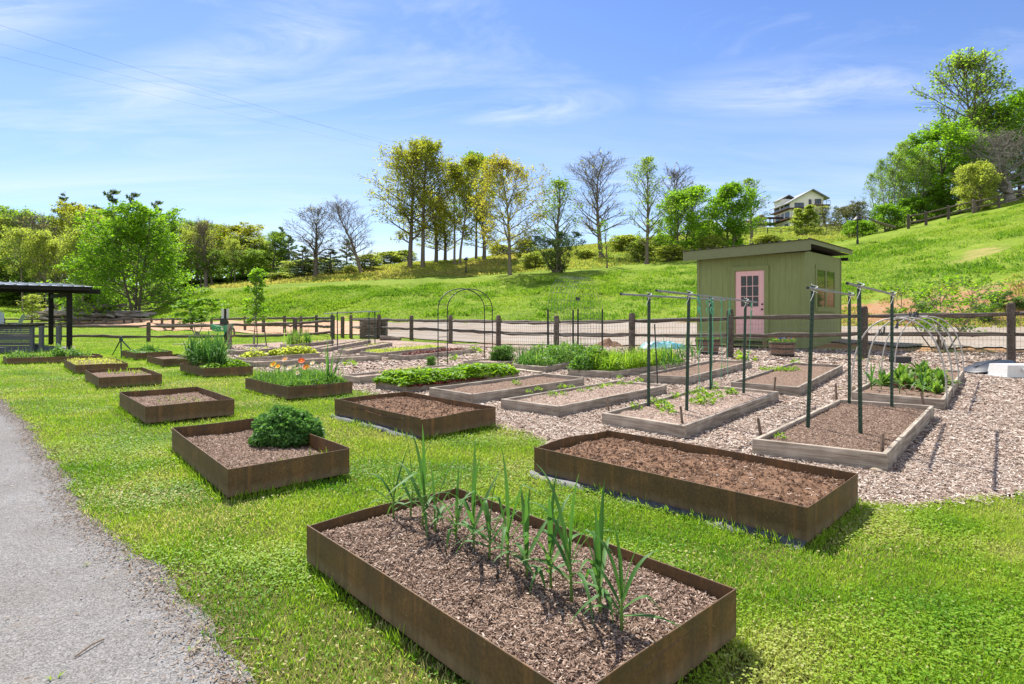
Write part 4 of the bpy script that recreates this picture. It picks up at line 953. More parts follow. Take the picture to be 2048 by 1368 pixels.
# PVC hoops over the lettuce bed
def hoops():
    b = B['G10']; q = b['q']; l, f, r_, bk = q
    grp = 'white pipe hoops over the lettuce bed'
    names = ('nearest white pipe hoop over the lettuce bed', 'second white pipe hoop from the front of the lettuce bed', 'third white pipe hoop from the front of the lettuce bed', 'farthest white pipe hoop over the lettuce bed')
    ridge = []
    for k, t in enumerate((0.02, 0.27, 0.58, 0.93)):
        a = l + (bk - l) * t; c = f + (r_ - f) * t; a = a.copy(); c = c.copy(); out = nrm((f - l)); a = a - out * 0.02; c = c + out * 0.02
        w = (c - a); m = (a + c) / 2; pts = []
        hh = 1.03
        for th in np.linspace(math.pi, 0, 33):
            sx_ = math.cos(th); sz = math.sin(th)
            pts.append(m + w / 2 * np.sign(sx_) * abs(sx_) ** 0.85 + np.array([0, 0, -0.1 + (hh + .1) * sz ** 0.8]))
        pts = np.array(pts); g = Geo(); g.tube(pts, 0.0105, 9)
        tag(g.build('pipe_hoop', M['pvc'], loc=m, smooth=True), names[k], 'hoop', grp)
        ridge.append(pts[16] + [0, 0, 0.02])
    g = Geo(); g.tube(ridge, 0.010, 8); tag(g.build('ridge_pipe', M['pvc'], loc=ridge[1], smooth=True), 'white ridge pipe tying the four hoops over the lettuce bed', 'pipe')
    # black spring clips on the ridge and hoops
    th0 = thing('spring_clip', 'black spring clip clamped on the pipes above the lettuce bed', 'clip', (0, 0, 0), 'black spring clips on the white hoops')
    g = Geo(); g.box([0, 0, 0.03], np.array([0.006, 0, 0.012]), 0.008, 0.035); g.box([0.02, 0, 0.03], np.array([0.006, 0, -0.012]), 0.008, 0.035); g.box([0.01, 0, -0.012], 0.022, 0.010, 0.012)
    g.build('jaw', M['black'], parent=th0, local=True); proto_kids(th0)
    r = np.random.default_rng(3); rd = np.array(ridge); first = True
    b0 = np.array(rd[0]); 
    spots = [(rd[1] + (rd[2] - rd[1]) * s) for s in np.linspace(0.1, 1.0, 9)] + [b0 + (l - b0) * 0.28 + [0, 0, .08], b0 + (l - b0) * 0.36 + [0, 0, .14], rd[1] + (l + (bk - l) * .27 - rd[1]) * .25 + [0, 0, .1]]
    for p in spots:
        o = th0 if first else dup(th0, p); first = False
        o.location = p; o.rotation_euler = (r.normal(0, .5), r.normal(0, .5), r.random() * 6.28)
hoops()

# ---------------------------------------------------------------- shed
def shed():
    C = P(1609, 700); rz = math.atan2(-0.684, 0.729)
    t = thing('garden_shed', 'olive green garden shed with a pink door and a flat metal roof', 'shed', C, rz=rz)
    Wd, Dp, Hh = 3.85, 4.3, 3.32
    L = dict(parent=t, local=True)
    g = Geo(); g.bx(-Wd, 0, 0, 0.1, 0.05, Hh); g.build('front_wall', M['siding_x'], **L)
    g = Geo(); g.bx(-0.1, 0, 0.1, Dp, 0.05, Hh + 0.05); g.build('side_wall', M['siding_y'], **L)
    g = Geo(); g.bx(-Wd, -Wd + .1, .1, Dp, 0.05, Hh); g.build('side_wall', M['siding_y'], **L)
    g = Geo(); g.bx(-Wd + .1, -.1, Dp - .1, Dp, 0.05, Hh); g.build('back_wall', M['siding_x'], **L)
    g = Geo()
    for x0, x1 in ((-Wd - .01, -Wd + .1), (-.11, 0.022)): g.bx(x0, x1, -.022, 0, 0.05, Hh - .02)
    g.bx(0, .022, 0.0, .1, 0.05, Hh); g.bx(0, .022, Dp - .1, Dp + .01, 0.05, Hh); g.build('corner_trim', M['trimgreen'], **L)
    # door
    x0, x1, z0, z1 = -2.36, -1.33, 0.36, 2.76
    g = Geo()
    g.bx(x0 - .16, x0 - .01, -.06, 0, z0 - .1, z1 + .17); g.bx(x1 + .01, x1 + .16, -.06, 0, z0 - .1, z1 + .17); g.bx(x0 - .01, x1 + .01, -.06, 0, z1 + .01, z1 + .17)
    g.build('door_frame', M['trimgreen'], **L)
    g = Geo(); lx0, lx1, lz0, lz1 = x0 + .2, x1 - .2, z0 + 1.12, z1 - .18
    yb, yf = -.004, -.016
    g.bx(x0, lx0, yf, yb, z0, z1); g.bx(lx1, x1, yf, yb, z0, z1); g.bx(lx0, lx1, yf, yb, z0, lz0); g.bx(lx0, lx1, yf, yb, lz1, z1)
    fr = .03
    g.bx(lx0 - fr, lx0, -.026, yf, lz0 - fr, lz1 + fr); g.bx(lx1, lx1 + fr, -.026, yf, lz0 - fr, lz1 + fr); g.bx(lx0, lx1, -.026, yf, lz0 - fr, lz0); g.bx(lx0, lx1, -.026, yf, lz1, lz1 + fr)
    for k in (1, 2):
        xx = lx0 + (lx1 - lx0) * k / 3; g.bx(xx - .011, xx + .011, -.024, -.006, lz0, lz1)
        zz = lz0 + (lz1 - lz0) * k / 3; g.bx(lx0, lx1, -.0235, -.0065, zz - .011, zz + .011)
    for xa, xb in ((x0 + .17, (x0 + x1) / 2 - .05), ((x0 + x1) / 2 + .05, x1 - .17)):
        for (a, b, c, d) in ((xa, xb, z0 + .16, z0 + .19), (xa, xb, z0 + .83, z0 + .86), (xa, xa + .03, z0 + .19, z0 + .83), (xb - .03, xb, z0 + .19, z0 + .83)): g.bx(a, b, -.024, yf, c, d)
        g.bx(xa + .08, xb - .08, -.022, yf, z0 + .25, z0 + .77)
    door = g.build('door', M['pink'], **L)
    g = Geo(); g.bx(lx0 + .0, lx1, -.010, -.005, lz0, lz1); g.build('window_pane', M['glass'], parent=door, local=True)
    for zz, nm in ((z0 + 1.02, 'knob'), (z0 + 1.2, 'deadbolt')):
        g = Geo(); c = np.array([x1 - .07, -.016, zz]); pr = [(0.0, 0.0), (.032, 0.0), (.032, .012), (.012, .015), (.012, .035), (.03, .045), (.03, .062), (.0, .07)] if nm == 'knob' else [(0, 0), (.034, 0), (.034, .02), (0, .024)]
        g.lathe((0, 0, 0), pr, 14); V = g.V[0]; g.V[0] = np.stack([c[0] + V[:, 0], c[1] - V[:, 2], c[2] + V[:, 1]], 1); g.build(nm, M['black'], parent=door, local=True)
    # side window
    w0, w1, za, zb = 1.25, 3.4, 1.42, 2.83
    g = Geo()
    g.bx(0, .03, w0 - .12, w0, za - .12, zb + .12); g.bx(0, .03, w1, w1 + .12, za - .12, zb + .12); g.bx(0, .03, w0, w1, zb, zb + .12); g.bx(0, .05, w0, w1, za - .12, za)
    g.build('window_trim', M['trimgreen'], **L)
    for (ya, yb_) in ((w0, (w0 + w1) / 2 - .03), ((w0 + w1) / 2 + .03, w1)):
        g = Geo(); f = .045
        g.bx(.004, .024, ya, ya + f, za, zb); g.bx(.004, .024, yb_ - f, yb_, za, zb); g.bx(.004, .024, ya + f, yb_ - f, za, za + f); g.bx(.004, .024, ya + f, yb_ - f, zb - f, zb); zm = (za + zb) / 2; g.bx(.004, .028, ya + f, yb_ - f, zm - .02, zm + .02)
        wf = g.build('window', M['trimgreen'], **L)
        g = Geo(); g.bx(.004, .009, ya + f, yb_ - f, za + f, zb - f); g.build('pane', M['glass'], parent=wf, local=True)
    g = Geo(); g.bx(0, .022, (w0 + w1) / 2 - .03, (w0 + w1) / 2 + .03, za, zb); g.build('mullion', M['trimgreen'], **L)
    # roof: slab rising slightly to +x, fascia boards, corrugated sheet
    def roofz(x): return Hh + 0.13 + (x + Wd) * 0.022
    X0, X1, Y0, Y1 = -Wd - .38, .32, -.42, Dp + .35
    g = Geo(); z0, z1 = roofz(X0), roofz(X1)
    V = [[X0, Y0, z0 - .22], [X1, Y0, z1 - .22], [X1, Y0, z1 + .14], [X0, Y0, z0 + .14]]
    V2 = [[v[0], Y0 + .04, v[2]] for v in V]; g.add(V + V2, [[0, 1, 2, 3], [5, 4, 7, 6], [0, 4, 5, 1], [3, 2, 6, 7], [0, 3, 7, 4], [1, 5, 6, 2]])
    V = [[X1 - .04, Y0 + .04, z1 + .0], [X1 - .04, Y1, z1 + .0], [X1 - .04, Y1, z1 + .14], [X1 - .04, Y0 + .04, z1 + .14]]
    V2 = [[X1, v[1], v[2]] for v in V]; g.add(V + V2, [[3, 2, 1, 0], [4, 5, 6, 7], [0, 1, 5, 4], [2, 3, 7, 6], [0, 4, 7, 3], [1, 2, 6, 5]])
    g.build('fascia', M['fascia'], **L)
    g = Geo(); V = []
    xs_ = np.linspace(X0 - .03, X1 + .04, 20)
    for y in (Y0 - .05, Y1 + .05):
        for x in xs_: V.append([x, y, roofz(x) + .155])
    n = len(xs_); g.add(V, [[i, i + 1, n + i + 1, n + i] for i in range(n - 1)])
    V3 = [[v[0], v[1], v[2] - .012] for v in V]; g.add(V3, [[i + 1, i, n + i, n + i + 1] for i in range(n - 1)])
    for x in np.linspace(X0 + .05, X1 - .05, 15): g.box([x, (Y0 + Y1) / 2, roofz(x) + .17], .022, (Y1 - Y0) / 2 + .05, .018)
    g.build('roof', M['roofmetal'], **L)
    g = Geo(); V = [[X0 + .04, Y0 + .05, roofz(X0) - .02], [X1 - .05, Y0 + .05, roofz(X1) - .02], [X1 - .05, Y1, roofz(X1) - .02], [X0 + .04, Y1, roofz(X0) - .02]]; g.add(V, [[3, 2, 1, 0]])
    for y in (Y0 + .12, Dp + .2): g.box([(X0 + X1) / 2, y, Hh + .03], (X1 - X0) / 2 - .12, .045, .06)
    g.build('rafters', M['blackwood'], **L)
    g = Geo(); g.bx(-Wd + .05, -.05, .05, Dp - .05, -.02, .07); g.build('base', M['blackwood'], **L)
    # steps
    Rm = np.array([[math.cos(rz), -math.sin(rz)], [math.sin(rz), math.cos(rz)]])
    loc = C.copy(); loc[:2] += Rm @ np.array([(x0 + x1) / 2, -.35])
    s = thing('wooden_step', 'low green wooden step below the pink shed door', 'step', loc, rz=rz)
    g = Geo(); g.bx(-.62, .62, .0, .3, .27, .31); g.build('upper_tread', M['trimgreen'], parent=s, local=True)
    g = Geo(); g.bx(-.78, .78, -.38, -.02, .10, .14); g.build('lower_tread', M['trimgreen'], parent=s, local=True)
    for x in (-.6, 0, .6):
        g = Geo(); g.bx(x - .02, x + .02, .02, .29, 0, .27); g.bx(x - .02, x + .02, -.36, .02, 0, .10); g.build('stringer', M['cedar'], parent=s, local=True)
    return C, rz
SHC, SHR = shed()
# barrel planters with pansies
def flower(g, p, rad, r, mp, mc, up=None, npet=8, stem=None, ms=2):
    up = nrm(np.array([r.normal(0, .35), -0.5 + r.normal(0, .3), 1.0])) if up is None else up
    a = nrm(np.cross(up, [1, 0.2, 0])); b = np.cross(up, a)
    th = np.arange(npet) * 2 * math.pi / npet
    d = nrm(a[None] * np.cos(th)[:, None] + b[None] * np.sin(th)[:, None] + up[None] * 0.25); s = -a[None] * np.sin(th)[:, None] + b[None] * np.cos(th)[:, None]
    g.kites(np.repeat(p[None], npet, 0), d, s, rad, rad * .75, 0.0, .5 + .4 * r.random(npet), mp)
    g.tube([p - up * .002, p + up * rad * .18], rad * .26, 7, m=mc)
    if stem is not None: g.tube([stem, (stem + p) / 2 + r.normal(0, .008, 3), p], 0.0022, 4, m=ms)
M['pet_orange'] = leafmat('petals_orange', [(0.75, 0.16, 0.01), (0.85, 0.28, 0.02)], 0.4)
M['pet_yellow'] = leafmat('petals_yellow', [(0.8, 0.5, 0.02), (0.85, 0.6, 0.05)], 0.4)
M['pet_white'] = leafmat('petals_white', [(0.75, 0.66, 0.52), (0.82, 0.76, 0.66)], 0.4)
M['pet_peach'] = leafmat('petals_peach', [(0.75, 0.42, 0.25), (0.85, 0.55, 0.38)], 0.4)
M['pet_blue'] = leafmat('petals_blue', [(0.03, 0.03, 0.12), (0.08, 0.08, 0.28)], 0.3)
M['pet_red'] = leafmat('petals_scarlet', [(0.7, 0.09, 0.02), (0.8, 0.16, 0.03)], 0.4)
def barrel(px, py, rad, hgt, label, cols, seed):
    c = P(px, py); t = thing('barrel_planter', label, 'planter', c, 'half barrels beside the shed steps'); r = np.random.default_rng(seed)
    g = Geo(); n = 22
    g.lathe(c, [(rad * .82, 0), (rad * .9, hgt * .3), (rad * .97, hgt * .7), (rad, hgt), (rad * .93, hgt), (rad * .9, hgt * .85)], n); g.build('barrel', M['barrelwood'], parent=t)
    g = Geo()
    for z in (.12, .55, .88): rr = rad * (.82 + .18 * z) + .012; g.lathe(c, [(rr, hgt * z - .02), (rr + .004, hgt * z), (rr + .002, hgt * z + .025)], n)
    g.build('hoop_band', M['darkmetal'], parent=t)
    g = Geo(); g.lathe(c, [(0.001, hgt * .86), (rad * .9, hgt * .86)], n); g.build('soil', M['soil'], parent=t)
    g = Geo(); k = 420; th = r.random(k) * 6.28; q = np.sqrt(r.random(k)) * rad * .9
    p = np.stack([c[0] + q * np.cos(th), c[1] + q * np.sin(th), c[2] + hgt * .86 + r.random(k) * .14], 1)
    d = nrm(np.stack([np.cos(th), np.sin(th), r.normal(.4, .5, k)], 1)); s = nrm(np.cross(d, r.normal(0, 1, (k, 3)))); g.kites(p, d, s, .07, .035, .2, r.random(k), 0)
    for i in range(26):
        a = r.random() * 6.28; q = math.sqrt(r.random()) * rad * .85; pos = np.array([c[0] + q * math.cos(a), c[1] + q * math.sin(a), c[2] + hgt * .9 + .10 + r.random() * .06])
        flower(g, pos, .042, r, 1 + int(r.integers(0, len(cols))), 1, npet=5)
    g.build('pansies', [M['vegdark']] + cols, parent=t)
barrel(1415, 708, .36, .46, 'half-barrel planter with white and yellow pansies left of the shed steps', [M['pet_white'], M['pet_yellow']], 5)
barrel(1564.5, 712.5, .36, .42, 'half-barrel planter with blue pansies right of the shed steps', [M['pet_blue'], M['pet_blue'], M['pet_orange']], 6)

# blue tarp heap
def tarp():
    a = P(1325, 697); g = Geo(); n1, n2 = 40, 26; V = []
    for i in range(n1):
        for j in range(n2):
            u = i / (n1 - 1) * 2 - 1; v = j / (n2 - 1) * 2 - 1; e = max(0, 1 - (abs(u) ** 2.2 + abs(v) ** 2.2))
            z = 0.20 * e ** .6 * (0.6 + 0.8 * vnoise(u * 2.5 + 5, v * 2.0, 8)) + 0.09 * (vnoise(u * 8 + 3, v * 6, 9) - .3) * min(1, e * 5) + .015
            V.append([a[0] + u * .82 + .06 * (vnoise(u * 3, v * 3, 5) - .5), a[1] + v * .6 + .1 * (vnoise(u * 3 + 9, v * 3, 6) - .5), max(z, 0.012)])
    g.add(V, [[i * n2 + j, (i + 1) * n2 + j, (i + 1) * n2 + j + 1, i * n2 + j + 1] for i in range(n1 - 1) for j in range(n2 - 1)])
    tag(g.build('tarp', M['tarp'], loc=a, smooth=True), 'crumpled blue-green tarp lying in a heap beyond the fence', 'tarp')
tarp()
# black lid leaning on a white tub
def lid():
    # white tub, upside down-ish bin
    c = P(2052, 757); g = Geo(); c = c + [0.02, .25, 0]
    t = thing('storage_tub', 'white plastic storage tub lying on the chips at the right edge', 'tub', c)
    def shell(z0, z1, x0, y0, x1, y1): 
        V = [[-x0, -y0, z0], [x0, -y0, z0], [x0, y0, z0], [-x0, y0, z0], [-x1, -y1, z1], [x1, -y1, z1], [x1, y1, z1], [-x1, y1, z1]]
        g.add(np.array(V) + c, [[0, 1, 5, 4], [1, 2, 6, 5], [2, 3, 7, 6], [3, 0, 4, 7], [4, 5, 6, 7]])
    shell(0.0, .25, .38, .25, .345, .22); g.build('body', M['white'], parent=t)
    g = Geo(); g.bx(c[0] - .41, c[0] + .41, c[1] - .28, c[1] - .25, .0, .03); g.bx(c[0] - .41, c[0] - .38, c[1] - .27, c[1] + .3, 0, .03); g.bx(c[0] - .10, c[0] + .1, c[1] - .285, c[1] - .262, .14, .2); g.build('rim', M['white'], parent=t)
    c2 = P(1982, 749); L = np.array([-.46, 0, 0.0])
    t2 = thing('bin_lid', 'round black bin lid propped against the white tub', 'lid', c2)
    g = Geo(); prof = [(.001, .10), (.18, .095), (.32, .07), (.40, .035), (.43, .03), (.43, .0), (.40, .0)]; g.lathe((0, 0, 0), prof, 36); g.box([0, 0, .10], .3, .012, .006)
    ang = math.radians(17); V = np.concatenate(g.V); R = np.array([[math.cos(ang), 0, -math.sin(ang)], [0, 1, 0], [math.sin(ang), 0, math.cos(ang)]])
    g.V = [v @ R.T + c2 + [0.0, 0.05, .14] for v in g.V]; g.build('dome', M['black'], parent=t2, smooth=True)
    # dark hose box behind the lettuce
    c3 = P(1800, 727); t3 = thing('hose_box', 'low black plastic box behind the hooped lettuce bed', 'box', c3)
    g = Geo(); g.bx(c3[0] - .2, c3[0] + .2, c3[1] - .12, c3[1] + .12, 0, .14); g.build('body', M['black'], parent=t3); g = Geo(); g.bx(c3[0] - .22, c3[0] + .22, c3[1] - .14, c3[1] + .14, .14, .17); g.build('lid', M['black'], parent=t3)
lid()
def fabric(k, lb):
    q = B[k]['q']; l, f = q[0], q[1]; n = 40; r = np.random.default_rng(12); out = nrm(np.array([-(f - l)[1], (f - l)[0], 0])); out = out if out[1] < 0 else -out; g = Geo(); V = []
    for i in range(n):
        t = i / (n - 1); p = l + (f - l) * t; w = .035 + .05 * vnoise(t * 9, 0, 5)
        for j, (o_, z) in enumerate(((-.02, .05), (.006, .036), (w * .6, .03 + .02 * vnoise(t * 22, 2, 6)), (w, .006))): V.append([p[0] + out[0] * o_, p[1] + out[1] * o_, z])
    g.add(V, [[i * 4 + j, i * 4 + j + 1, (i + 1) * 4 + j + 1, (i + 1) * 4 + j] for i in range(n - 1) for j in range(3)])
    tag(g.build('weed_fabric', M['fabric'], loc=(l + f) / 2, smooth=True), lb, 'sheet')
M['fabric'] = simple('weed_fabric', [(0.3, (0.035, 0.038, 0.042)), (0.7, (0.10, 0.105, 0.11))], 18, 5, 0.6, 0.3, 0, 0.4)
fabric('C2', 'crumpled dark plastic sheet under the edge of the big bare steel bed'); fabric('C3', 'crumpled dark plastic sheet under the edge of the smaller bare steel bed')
def rock(px, py, sx_, sy_, sz, label, seed):
    c = P(px, py); r = np.random.default_rng(seed); bm = bmesh.new(); bmesh.ops.create_icosphere(bm, subdivisions=3, radius=1.0)
    for v in bm.verts:
        p = np.array(v.co); k = 1 + .35 * (fbm(p[0] * 1.3 + seed, p[1] * 1.3 + p[2] * 1.7, seed) - .5); m = max(abs(p)); k *= 0.7 + .3 / max(m, .58) * .6
        v.co = (p[0] * sx_ * k, p[1] * sy_ * k, max(p[2] * sz * k + sz * .6, 0))
    me = bpy.data.meshes.new('stone'); bm.to_mesh(me); bm.free(); me.materials.append(M['stone']); o = bpy.data.objects.new('stone', me); COL.objects.link(o); o.location = c; o.rotation_euler = (0, 0, r.random() * 3)
    tag(o, label, 'stone', 'tan stones around the hooped bed')
rock(1704, 784, .09, .05, .08, 'upright tan stone at the left front corner of the hooped bed', 1)
rock(1682, 781, .06, .05, .03, 'small pale stone on the chips left of the hooped bed', 2)
rock(1936, 762, .10, .07, .03, 'flat tan stone beside the right side of the hooped bed', 3)
rock(1917, 777, .08, .05, .03, 'tan stone by the hooped bed, the one nearest the camera', 4)
rock(1752, 944, .06, .04, .025, 'flat stone wedged under the corner of the nearest timber bed', 5)
# loose planks
for k, (px0, py0, px1, py1, z, lb) in enumerate(((1028, 735, 1087, 744, .09, 'upper pale plank lying beside the dark leafy bed'), (1022, 740.5, 1081, 748.5, .05, 'lower pale plank lying beside the dark leafy bed'), (347, 690, 385, 690, .05, 'pale board on the grass behind the small mulch bed'))):
    a, b = P(px0, py0), P(px1, py1); t = thing('loose_plank', lb, 'plank', a)
    t.name = 'loose_plank'; board(t, 'plank_body', a, b, z - .035, z, .12, M['plank'], .004)

# ---------------------------------------------------------------- left side: pavilion, bar, signs, tripod
def pavilion():
    a = P(138.7, 698); rz = math.radians(45)
    t = thing('pavilion', 'black open-sided pavilion with a low ribbed metal roof at the left edge', 'pavilion', a, rz=rz)
    L = dict(parent=t, local=True)
    def post(x, y, z1): g = Geo(); g.box([x, y, z1 / 2], .075, .075, z1 / 2); g.build('post', M['blackwood'], **L)
    for x in (0, -3.6):
        post(x, 0, 1.93); post(x, 3.86, 2.13)
    for y, z in ((0, 2.01), (3.86, 2.21)): g = Geo(); g.box([-3.3, y, z], 4.2, .06, .08); g.build('beam', M['blackwood'], **L)
    g = Geo(); g.box([0, 1.93, 1.9], .05, 1.85, .07); g.build('side_beam', M['blackwood'], **L)
    X0, X1, Y0, Y1 = -8, .55, -.62, 4.5; sl = .052
    def rz_(y): return 2.14 + (y - Y0) * sl
    for x in np.arange(X0 + .4, X1, .62):
        g = Geo(); g.box([x, (Y0 + Y1) / 2, rz_((Y0 + Y1) / 2) - .07], .025, np.array([0, (Y1 - Y0) / 2 - .03, (Y1 - Y0) / 2 * sl]), .05); g.build('rafter', M['blackwood'], **L)
    for nm, c, hx, hy in (('fascia', [(X0 + X1) / 2, Y0, rz_(Y0) - .055], (X1 - X0) / 2, .02), ('side_fascia', [X1 - .02, (Y0 + Y1) / 2 + .02, rz_((Y0 + Y1) / 2) - .06], .02, None)):
        g = Geo(); g.box(c, hx, hy if hy else np.array([0, (Y1 - Y0) / 2, (Y1 - Y0) / 2 * sl]), .06); g.build(nm, M['blackwood'], **L)
    g = Geo(); y0, y1 = Y0 - .06, Y1 + .05; ym = (y0 + y1) / 2; hv = np.array([0, (y1 - y0) / 2, (y1 - y0) / 2 * sl]); g.box([(X0 + X1) / 2, ym, rz_(ym) + .016], (X1 - X0) / 2 + .04, hv, .006)
    for x in np.arange(X0 + .2, X1, .3): g.box([x, ym, rz_(ym) + .034], .022, hv, .014)
    g.build('roof', M['greymetal'], **L)
    # hanging lantern
    # bar counter with slatted front
    c = P(20, 707); bx0, bx1 = P(-160, 707)[0], P(51, 707)[0]; by = c[1] + .3
    t2 = thing('bar_counter', 'grey bar counter with slatted front panels under the black pavilion', 'counter', ((bx0 + bx1) / 2, by, 0))
    g = Geo()
    for z in np.arange(.07, .78, .055): g.bx(bx0, bx1 - .06, by, by + .02, z, z + .045)
    g.build('slat_panel', M['greypanel'], parent=t2)
    g = Geo(); g.bx(bx1 - .1, bx1, by - .025, by + .06, 0, .84); g.bx(bx0, bx1 - .1, by - .025, by - .001, .4, .46); g.bx(bx0, bx1 - .1, by - .025, by - .001, .02, .08); g.bx(bx0, bx1 - .1, by - .025, by - .001, .78, .84); g.build('frame', M['greypanel'], parent=t2)
    xe = P(136, 700)[0]; g = Geo(); g.bx(bx0, xe, by - .12, by + .45, .84, .89); g.build('counter_top', M['blackwood'], parent=t2)
    for px in (83, 117):
        x = (px - CX) / F * (by + .1); g = Geo(); g.box([x, by + .1, .42], .05, .05, .42); g.build('leg', M['greypanel'], parent=t2)
    c = P(90, 697); t3 = thing('bench', 'low pale bench under the pavilion bar', 'bench', (c[0], by + .9, 0)); g = Geo(); g.box([c[0], by + .9, .23], .95, .16, .02); g.build('seat', M['plank'], parent=t3)
    for s in (-.8, .8): g = Geo(); g.box([c[0] + s, by + .9, .105], .03, .14, .105); g.build('leg', M['greypanel'], parent=t3)
pavilion()
def sign():
    p = P(453, 686); x, y = p[0], p[1] - .12
    t = thing('notice_sign', 'white notice panel seen from behind, on a dark post at the near fence', 'sign', (x, y, 0))
    def z(py): return H - (py - HY) / F * y
    g = Geo(); g.box([x, y, z(617) / 2], .032, .03, z(617) / 2); g.build('post', M['blackwood'], parent=t)
    g = Geo(); g.box([x - .02, y + .045, (z(617) + z(637)) / 2], .155, .012, (z(617) - z(637)) / 2); g.build('panel', M['bluegrey'] if False else M['white'], parent=t)
    g = Geo(); g.box([x - .03, y - .06, (z(637) + z(649)) / 2], .13, .06, (z(637) - z(649)) / 2); g.build('mailbox', M['black'], parent=t)
    a = P(459, 697); h = z(645)
    t2 = thing('water_post', 'grey weathered tap post wrapped with hose beside the notice sign', 'post', a)
    post_geo(a, h, .13, np.random.default_rng(2)).build('wooden_post', M['timber'], parent=t2)
    g = Geo(); th = np.linspace(0, 6.28 * 5, 120); g.tube(np.stack([a[0] + .1 + .09 * np.cos(th), a[1] - .1 + .004 * th, h - .28 + .17 * np.sin(th)], 1), .011, 6); g.tube([[a[0] + .1, a[1] - .1, h - .4], [a[0] + .14, a[1] - .12, h - .7], [a[0] + .11, a[1] - .14, h - .95]], .011, 6); tag(g.build('garden_hose', M['stakewood'], loc=a), 'coiled brown hose hanging on the grey tap post', 'hose')
    g = Geo(); r = np.random.default_rng(5)
    b0 = P(422, 684); zz = .68
    for k in range(9):
        th = np.linspace(0, 6.28, 26); g.tube(np.stack([a[0] - .45 + (.38 + r.normal(0, .02)) * np.cos(th), np.full(26, a[1] + .35 + .01 * k), h - .06 + .05 * np.sin(th * 2 + r.random()) - .02 * k], 1), .012, 5, cap=False)
    g.tube([[a[0] - .1, a[1], h - .05], [a[0] - .12, a[1] - .12, h - .35], [a[0] - .3, a[1] - .14, h - .6], [a[0] - .15, a[1] - .16, .5]], .012, 6)
    tag(g.build('garden_hose', M['string'], loc=a), 'teal green hose draped over the fence rail beside the notice sign', 'hose')
sign()
def tripod():
    top = PX(242, 678.5, P(242, 715)[1]); t = thing('sprinkler_tripod', 'green metal sprinkler tripod standing on the lawn', 'tripod', P(248, 714))
    for (px, py) in ((223.5, 712), (242.5, 716.5), (276, 715)):
        b = P(px, py); g = Geo(); g.tube([b, b + (top - b) * .55], .013, 7); g.tube([b + (top - b) * .5, top], .02, 7); g.build('leg', M['tpost'], parent=t)
    g = Geo(); g.lathe(top, [(.001, .09), (.03, .085), (.03, .03), (.05, .02), (.05, -.03), (.001, -.04)], 12); g.build('head', M['tpost'], parent=t)
tripod()
# compost bins at the corner
for k, (px, py, w, h, lb) in enumerate(((736, 677.5, .42, .92, 'dark wooden compost bin left of the opening by the fence corner'), (756, 677, .30, .92, 'dark wooden compost bin right of the opening by the fence corner'))):
    c = P(px, py) + [0, .5, 0]; t = thing('compost_bin', lb, 'bin', c)
    for (dx, dy, ax) in ((0, -w, 0), (0, w, 0), (-w, 0, 1), (w, 0, 1)):
        g = Geo()
        for z in np.linspace(.08, h - .08, 6): g.box(c + [dx, dy, z], .018 if ax else w, (w - .02) if ax else .018, .07)
        g.build('slat_side', M['rail'], parent=t)
c = P(782, 681); g = Geo(); g.tube([c + [-.5, 0, .12], c + [0, .05, .1], c + [.45, -.1, .06]], [.13, .11, .07], 8, jit=.1); tag(g.build('log', M['bark'], loc=c), 'dark log on the ground beside the compost bins', 'log')
# dirt mound beyond fence
c = P(1217, 693); g = Geo(); r = np.random.default_rng(8)
V = []; n1, n2 = 26, 18
for i in range(n1):
    for j in range(n2):
        u = i / (n1 - 1) * 2 - 1; v = j / (n2 - 1) * 2 - 1; e = max(0, 1 - math.hypot(u, v)); V.append([c[0] + u * .55, c[1] + v * .5, .32 * e * (.6 + .8 * vnoise(u * 4 + 3, v * 4, 3)) + .01])
g.add(V, [[i * n2 + j, (i + 1) * n2 + j, (i + 1) * n2 + j + 1, i * n2 + j + 1] for i in range(n1 - 1) for j in range(n2 - 1)]); tag(g.build('soil_mound', M['soil'], loc=c, smooth=True), 'small heap of brown soil behind the wire panel arch', 'heap')

# adirondack chairs, white screen, log pile in the far field
def chair():
    t = thing('garden_chair', 'pale blue slat-backed garden chair seen from the side in the far field', 'chair', (0, 0, 0), 'garden chairs in the far field')
    g = Geo(); g.box([0, 0, .34], .3, np.array([0, .28, -.06]), np.array([0, .01, .012])); g.build('seat', M['bluegrey'], parent=t, local=True)
    g = Geo()
    for k in range(5): x = -.24 + .12 * k; hh = .42 + .08 * math.cos((k - 2) * .7); g.box([x, .42, .3 + hh], .052, np.array([0, .012, 0]), np.array([0, .18 * hh / .45, hh]))
    g.build('backrest', M['bluegrey'], parent=t, local=True)
    for s in (-.33, .33):
        g = Geo(); g.box([s, .02, .56], .06, .36, .012); g.build('arm', M['bluegrey'], parent=t, local=True)
        g = Geo(); g.box([s * .92, -.26, .28], .02, .05, .28); g.build('leg', M['bluegrey'], parent=t, local=True)
        g = Geo(); g.box([s * .92, .3, .2], .02, np.array([0, .05, 0]), np.array([0, .1, .2])); g.build('leg', M['bluegrey'], parent=t, local=True)
    proto_kids(t); c = T(27, 42); t.location = c; t.rotation_euler = (0, 0, -1.3)
    dup(t, T(-4, 43), 0.6, 1, 'pale blue slat-backed garden chair half cut off by the left picture edge')
chair()
c = T(139, 56.5); t = thing('screen_board', 'tall white board standing behind the far fence', 'board', c)
g = Geo(); g.box(c + [0, 0, .95], .72, .04, .8); g.build('panel', M['white'], parent=t)
for s in (-.6, .6): g = Geo(); g.box(c + [s, .06, .4], .04, .04, .45); g.build('leg', M['stakewood'], parent=t)
